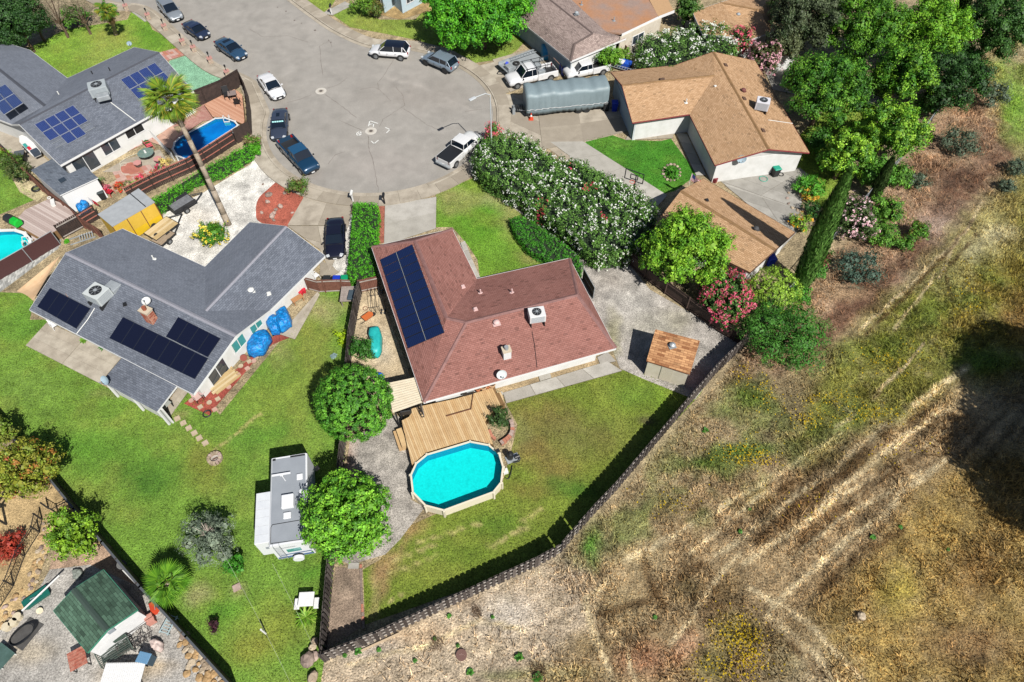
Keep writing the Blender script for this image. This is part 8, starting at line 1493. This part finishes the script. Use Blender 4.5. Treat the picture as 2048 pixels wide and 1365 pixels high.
f.build('seat_slats', M('bench_green', '46584e', None), r); f = LB()
for x in (-.95, .95): f.tube([(x, -.4, 0), (x, -.4, .5), (x, .5, .9), (x, .5, 0)], .035, 5)
f.build('side_frame', MATS['bench_green'], r); LB().box((0, .5, .75), (1.9, .04, .35)).build('backrest', MATS['bench_green'], r)
r = empty('metal_rack', P(270,1283), 'rusty dark wire rack between the green bench and the shed wall', 'metal rack', None, .62); f = LB()
for k in range(12): f.tube([(k * .18 - 1, -.45, .1), (k * .18 - .9 + random.uniform(-.2, .2), .0, random.uniform(.4, .8)), (k * .18 - 1, .45, .2)], .02, 4)
f.tube([(-1, -.45, .5), (1.1, -.45, .5)], .025, 4).tube([(-1, .45, .5), (1.1, .45, .5)], .025, 4); f.build('wires', M('rust_wire', '4c4240', None), r)
for x, y, lb in ((287,1285,'round black wire stool nearest the salmon boxes'), (276,1294,'round black wire stool left of the other')): m = torus(.28, .025, (0, 0, .45)); m.local = True; r = empty('wire_stool', P(x, y), lb, 'stool', 'wire stools'); m.build('rim', DMETAL, r); f = LB(); [f.tube([(math.cos(a) * .28, math.sin(a) * .28, .45), (math.cos(a) * .32, math.sin(a) * .32, 0)], .02, 4) for a in (0, 1.57, 3.14, 4.71)]; f.build('leg', DMETAL, r)
for k, (x, y) in enumerate(((299,1236),(303,1243))): one('salmon_box', MB().box(P(x, y, .25 + 0 * k), (.5, .32, .5), .6), M('salmon', 'd09080', None), ('upper' if k == 0 else 'lower') + ' salmon pink box at the right corner of the white shed wall', 'box')
r = empty('red_wheelbarrow', P(310,1218), 'red wheelbarrow upended beside the dark fence', 'wheelbarrow', None, -.9); LB().loft([[(x * k, y * k, z) for x, y in ((-.55, -.2), (.3, -.3), (.5, 0), (.3, .3), (-.55, .2))] for k, z in ((1, .12), (.6, .42))]).build('tray', M('barrow_red', 'd04c30', None, rough=.4), r); LB().cyl((-.1, .45, .2), (.0, .5, .25), .16, n=12).build('wheel', TYRE, r); LB().tube([(-1.0, .5, .4), (.3, .1, .5)], .025, 4).build('handle', METAL, r)
r = empty('steel_frame', P(341,1252), 'pale slatted metal cart beside the dark fence', 'metal cart', None, 1.3); f = LB()
for k in range(7): f.box((k * .17 - .5, 0, .35), (.05, .55, .04))
for s in (-.28, .28): f.box((0, s, .35), (1.2, .05, .08)); f.box((-.5, s, .17), (.05, .05, .34)); f.box((.5, s, .17), (.05, .05, .34))
f.build('frame', M('pale_steel', 'b8ccd0', None), r); 
drape('crumpled_canvas', [(303,1283),(314,1278),(328,1286),(328,1300),(320,1306),(306,1300)], .45, M('pink_canvas', 'e0ccc4', 'd0bab2', scale=4), 'pinkish crumpled canvas over a low seat in the gravel yard', 'cover', .15, seed=11); r = empty('blue_bin', P(300,1322), 'blue lidded tub casting a shadow in the gravel yard', 'tub', None, -.2); LB().box((0, 0, .45), (.7, .55, .9)).build('body', M('tub_dark', '3c5464', None), r); LB().box((0, 0, .92), (.78, .62, .08)).build('lid', M('tub_blue', '6c98bc', None, rough=.5), r, bevel=.03)
one('rock_grey', MB().box(P(370,1272,.2), (.5, .35, .35), .4), RK[2], 'squarish grey rock at the top of the boulder pile', 'rock')
r = empty('pergola', P(8,1018), 'dark wooden pergola at the left edge', 'pergola', None, -.2)
for k in range(6): LB().box((k * .35 - .8, 0, 2.0), (.08, 2.6, .14)).build('rafter', DMETAL, r)
for s in (-1, 1): LB().box((0, s * 1.0, 1.88), (2.4, .1, .14)).build('beam', DMETAL, r); LB().box((.9, s * 1.0, .95), (.12, .12, 1.9)).build('post', DMETAL, r)
m = torus(.05, .01, (0, 0, 0)); one('barrel', MB().cyl(P(243,1130), P(243,1130,.6), .3, n=14), BK, 'dark round drum between the green shed and the fence', 'drum'); one('white_gutter', MB().tube([P(245,1141,.3), P(287,1183,.3)], .05, 4), WHT, 'white pipe lying behind the green shed', 'pipe')
drape('grey_heap', [(147,1142),(165,1138),(168,1150),(158,1162),(148,1158)], .3, M('heap', '8a9088', None), 'grey green sheeting heap behind the green shed', 'sheet', .2, seed=12)
# white table on the lawn, clothesline posts, lines
r = empty('white_table', P(617,1204), 'white square table with seats on the lawn beside the fence', 'table', None, .05); LB().box((0, 0, .62), (.98, .9, .06)).build('tabletop', WPL, r, bevel=.02); LB().box((0, 0, .3), (.2, .2, .6)).build('pedestal', WPL, r)
for s in (-1, 1): LB().box((s * .62, -.2, .36), (.35, .7, .06)).build('seat', WPL, r, bevel=.05); LB().box((s * .62, -.2, .17), (.1, .3, .34)).build('seat_post', WPL, r)
# lit mast and its stay wires
def wire(a, b, label, r_=.012, sag=.25):
    n = 12; pts = [a.lerp(b, i / n) - Vector((0, 0, sag * 4 * (i / n) * (1 - i / n))) for i in range(n + 1)]; one('wire', MB().tube(pts, r_, 4), M('wire_grey', 'a8ac98', None, bmp=0), label, 'wire', 'thin wires over the lawn')
MB_ = P(532,1268); pt = Vector((MB_.x, MB_.y, 0)); r = empty('white_post', pt, 'short white post on the lawn holding a thin wire', 'post'); LB().cyl((0, 0, 0), (0, 0, 1.1), .06, n=10).build('post', WPL, r)
wire(P(532,1268,1.1), P(440,1095,2.6), 'thin wire from the silvery bush to the white post', .01); wire(P(532,1268,1.1), P(585,1375,.4), 'thin wire from the white post to the bottom edge', .01, .1); wire(P(545,1128,1.6), P(625,1290,.9), 'thin wire from the travel trailer to the fence corner', .01)
r = empty('dead_branches', P(440,1092), 'pale dead twigs poking out of the silvery bush', 'dead branch'); f = LB()
for k in range(22): a = random.uniform(0, 6.28); d = Vector((math.cos(a) * random.uniform(.2, .7), math.sin(a) * random.uniform(.2, .7), random.uniform(.3, .9))); f.tube([(0, 0, 2.2), Vector((0, 0, 2.3)) + d * .5, Vector((0, 0, 2.4)) + d], [.03, .02, .008], 4)
f.tube([(0, 0, 0), (.05, 0, 2.4)], .06, 5); f.build('twigs', M('dead_twig', 'dccabc', None), r)
# bare twiggy plants on the field
for x, y, s_, lb in ((875,1290,.9,'bare brown thicket on the dry ground left of the manhole lid'), (955,1225,.7,'reddish bare thicket below the field fence'), (1080,1345,1.0,'tall dead stalks at the bottom edge')):
    V = []; K = []; c_ = P(x, y)
    for k in range(140): a = random.uniform(0, 6.28); e = random.uniform(.5, 1.5); L = s_ * random.uniform(.4, 1); d = Vector((math.cos(a) * math.cos(e), math.sin(a) * math.cos(e), math.sin(e))); s = d.orthogonal().normalized() * .008; o0 = Vector((random.uniform(-.4, .4) * s_, random.uniform(-.4, .4) * s_, 0)); V += [o0 - s, o0 + s, o0 + d * L + s * .3, o0 + d * L - s * .3]; K += [np.array(C(random.choice(('8a7058', 'a08468', '6a5444')))[:3])] * 4
    o = bpy.data.objects.new('bare_thicket', fastmesh('bare_thicket', np.array([tuple(v) for v in V]), None, 4, LEAF, np.array(K))); COL.objects.link(o); o.location = c_; tag(o, lb, 'thicket')
# landscape timbers and edging on the back lawn
r = empty('brick_edging', P(722,1190), 'straight line of brown edging bricks along the soil bed', 'brick edging'); pts = resample(PP([(722,1130),(723,1180),(727,1250),(728,1262)]), .26)
for a, b in zip(pts, pts[1:]): c_ = a.lerp(b, .5); d = b - a; MB().box((c_.x, c_.y, .06), (.235, .14, .1), math.atan2(d.y, d.x)).build('brick', random.choice([MATS['brick_b'], RK[2]]), r)
a, b = P(748,1262+4), P(792,1248+4); one('timber', MB().box(P(840-60,1270,.06) * 0 + P(760,1285,.06), (2.6, .12, .1), .42), M('timber_pale', 'd0b898', None), 'pale timber at the foot of the field fence', 'timber'); one('stone_slab', MB().box(P(707,1132,.04), (.7, .4, .06), 0), CG[0], 'pale slab below the rounded bright green tree', 'slab')
# plants and gear near the trees: cooler, beam on patio
one('cooler_box', MB().box(P(1250,128,.9), (1.4, .9, .6), -.5), M('cooler_blue', '2460d8', None, rough=.4), 'blue and white tarp box behind the tan roof', 'box'); one('white_board', MB().box(P(1242,123,1.25), (.8, .8, .06), -.5), WPL, 'white board on the blue box behind the tan roof', 'board')
for i, (x, y) in enumerate(((1117,128),(1127,150),(1123,140))): p = P(x, y); one('barrel', MB().cyl(p, p + Vector((0, 0, .9)), .28, n=14), BB, ('upper', 'lower', 'middle')[i] + ' royal blue drum behind the white work pickup', 'drum', 'blue drums')
one('leaning_pole', MB().tube([P(1107,116,1.8), P(1140,150,.3)], .04, 5), M('pole_brown', '8a6a5c', None), 'brown pole leaning by the blue drums', 'pole'); one('blue_bucket', MB().cyl(P(1014,127,.8), P(1014,127,1.1), .16, .2, 12), BB, 'small blue bucket on the work trailer', 'bucket')
one('garden_hose', torus(.4, .03, tuple(P(1527,358,.1))), M('hose_teal', '4cb8a0', None), 'coiled teal hose on the patio beside the bin', 'hose'); one('garden_hose', torus(.25, .04, tuple(P(1562,349,.1))), BLACK, 'coiled black hose beside the teal lidded bin', 'hose')
one('dog_bone_sign', MB().box(P(429,178,1.2), (.7, .05, .25), .35), WHT, 'white bone shaped plaque on the tall dark fence', 'plaque')
# sand coloured rock slabs in the far planter, wooden gate at the cream house
a, b = P(1230,98), P(1250,120); m = MB(); facade(m, a, b, 0, 1.7, .05); one('wooden_gate', m, FW3, 'brown wooden gate between the cream wall and the far oleanders', 'gate')
one('red_step', MB().box(P(1432,357,.25), (1.0, .5, .5), .9), REDWALL, 'dark red entry frame at the corner of the white gable', 'entry frame')
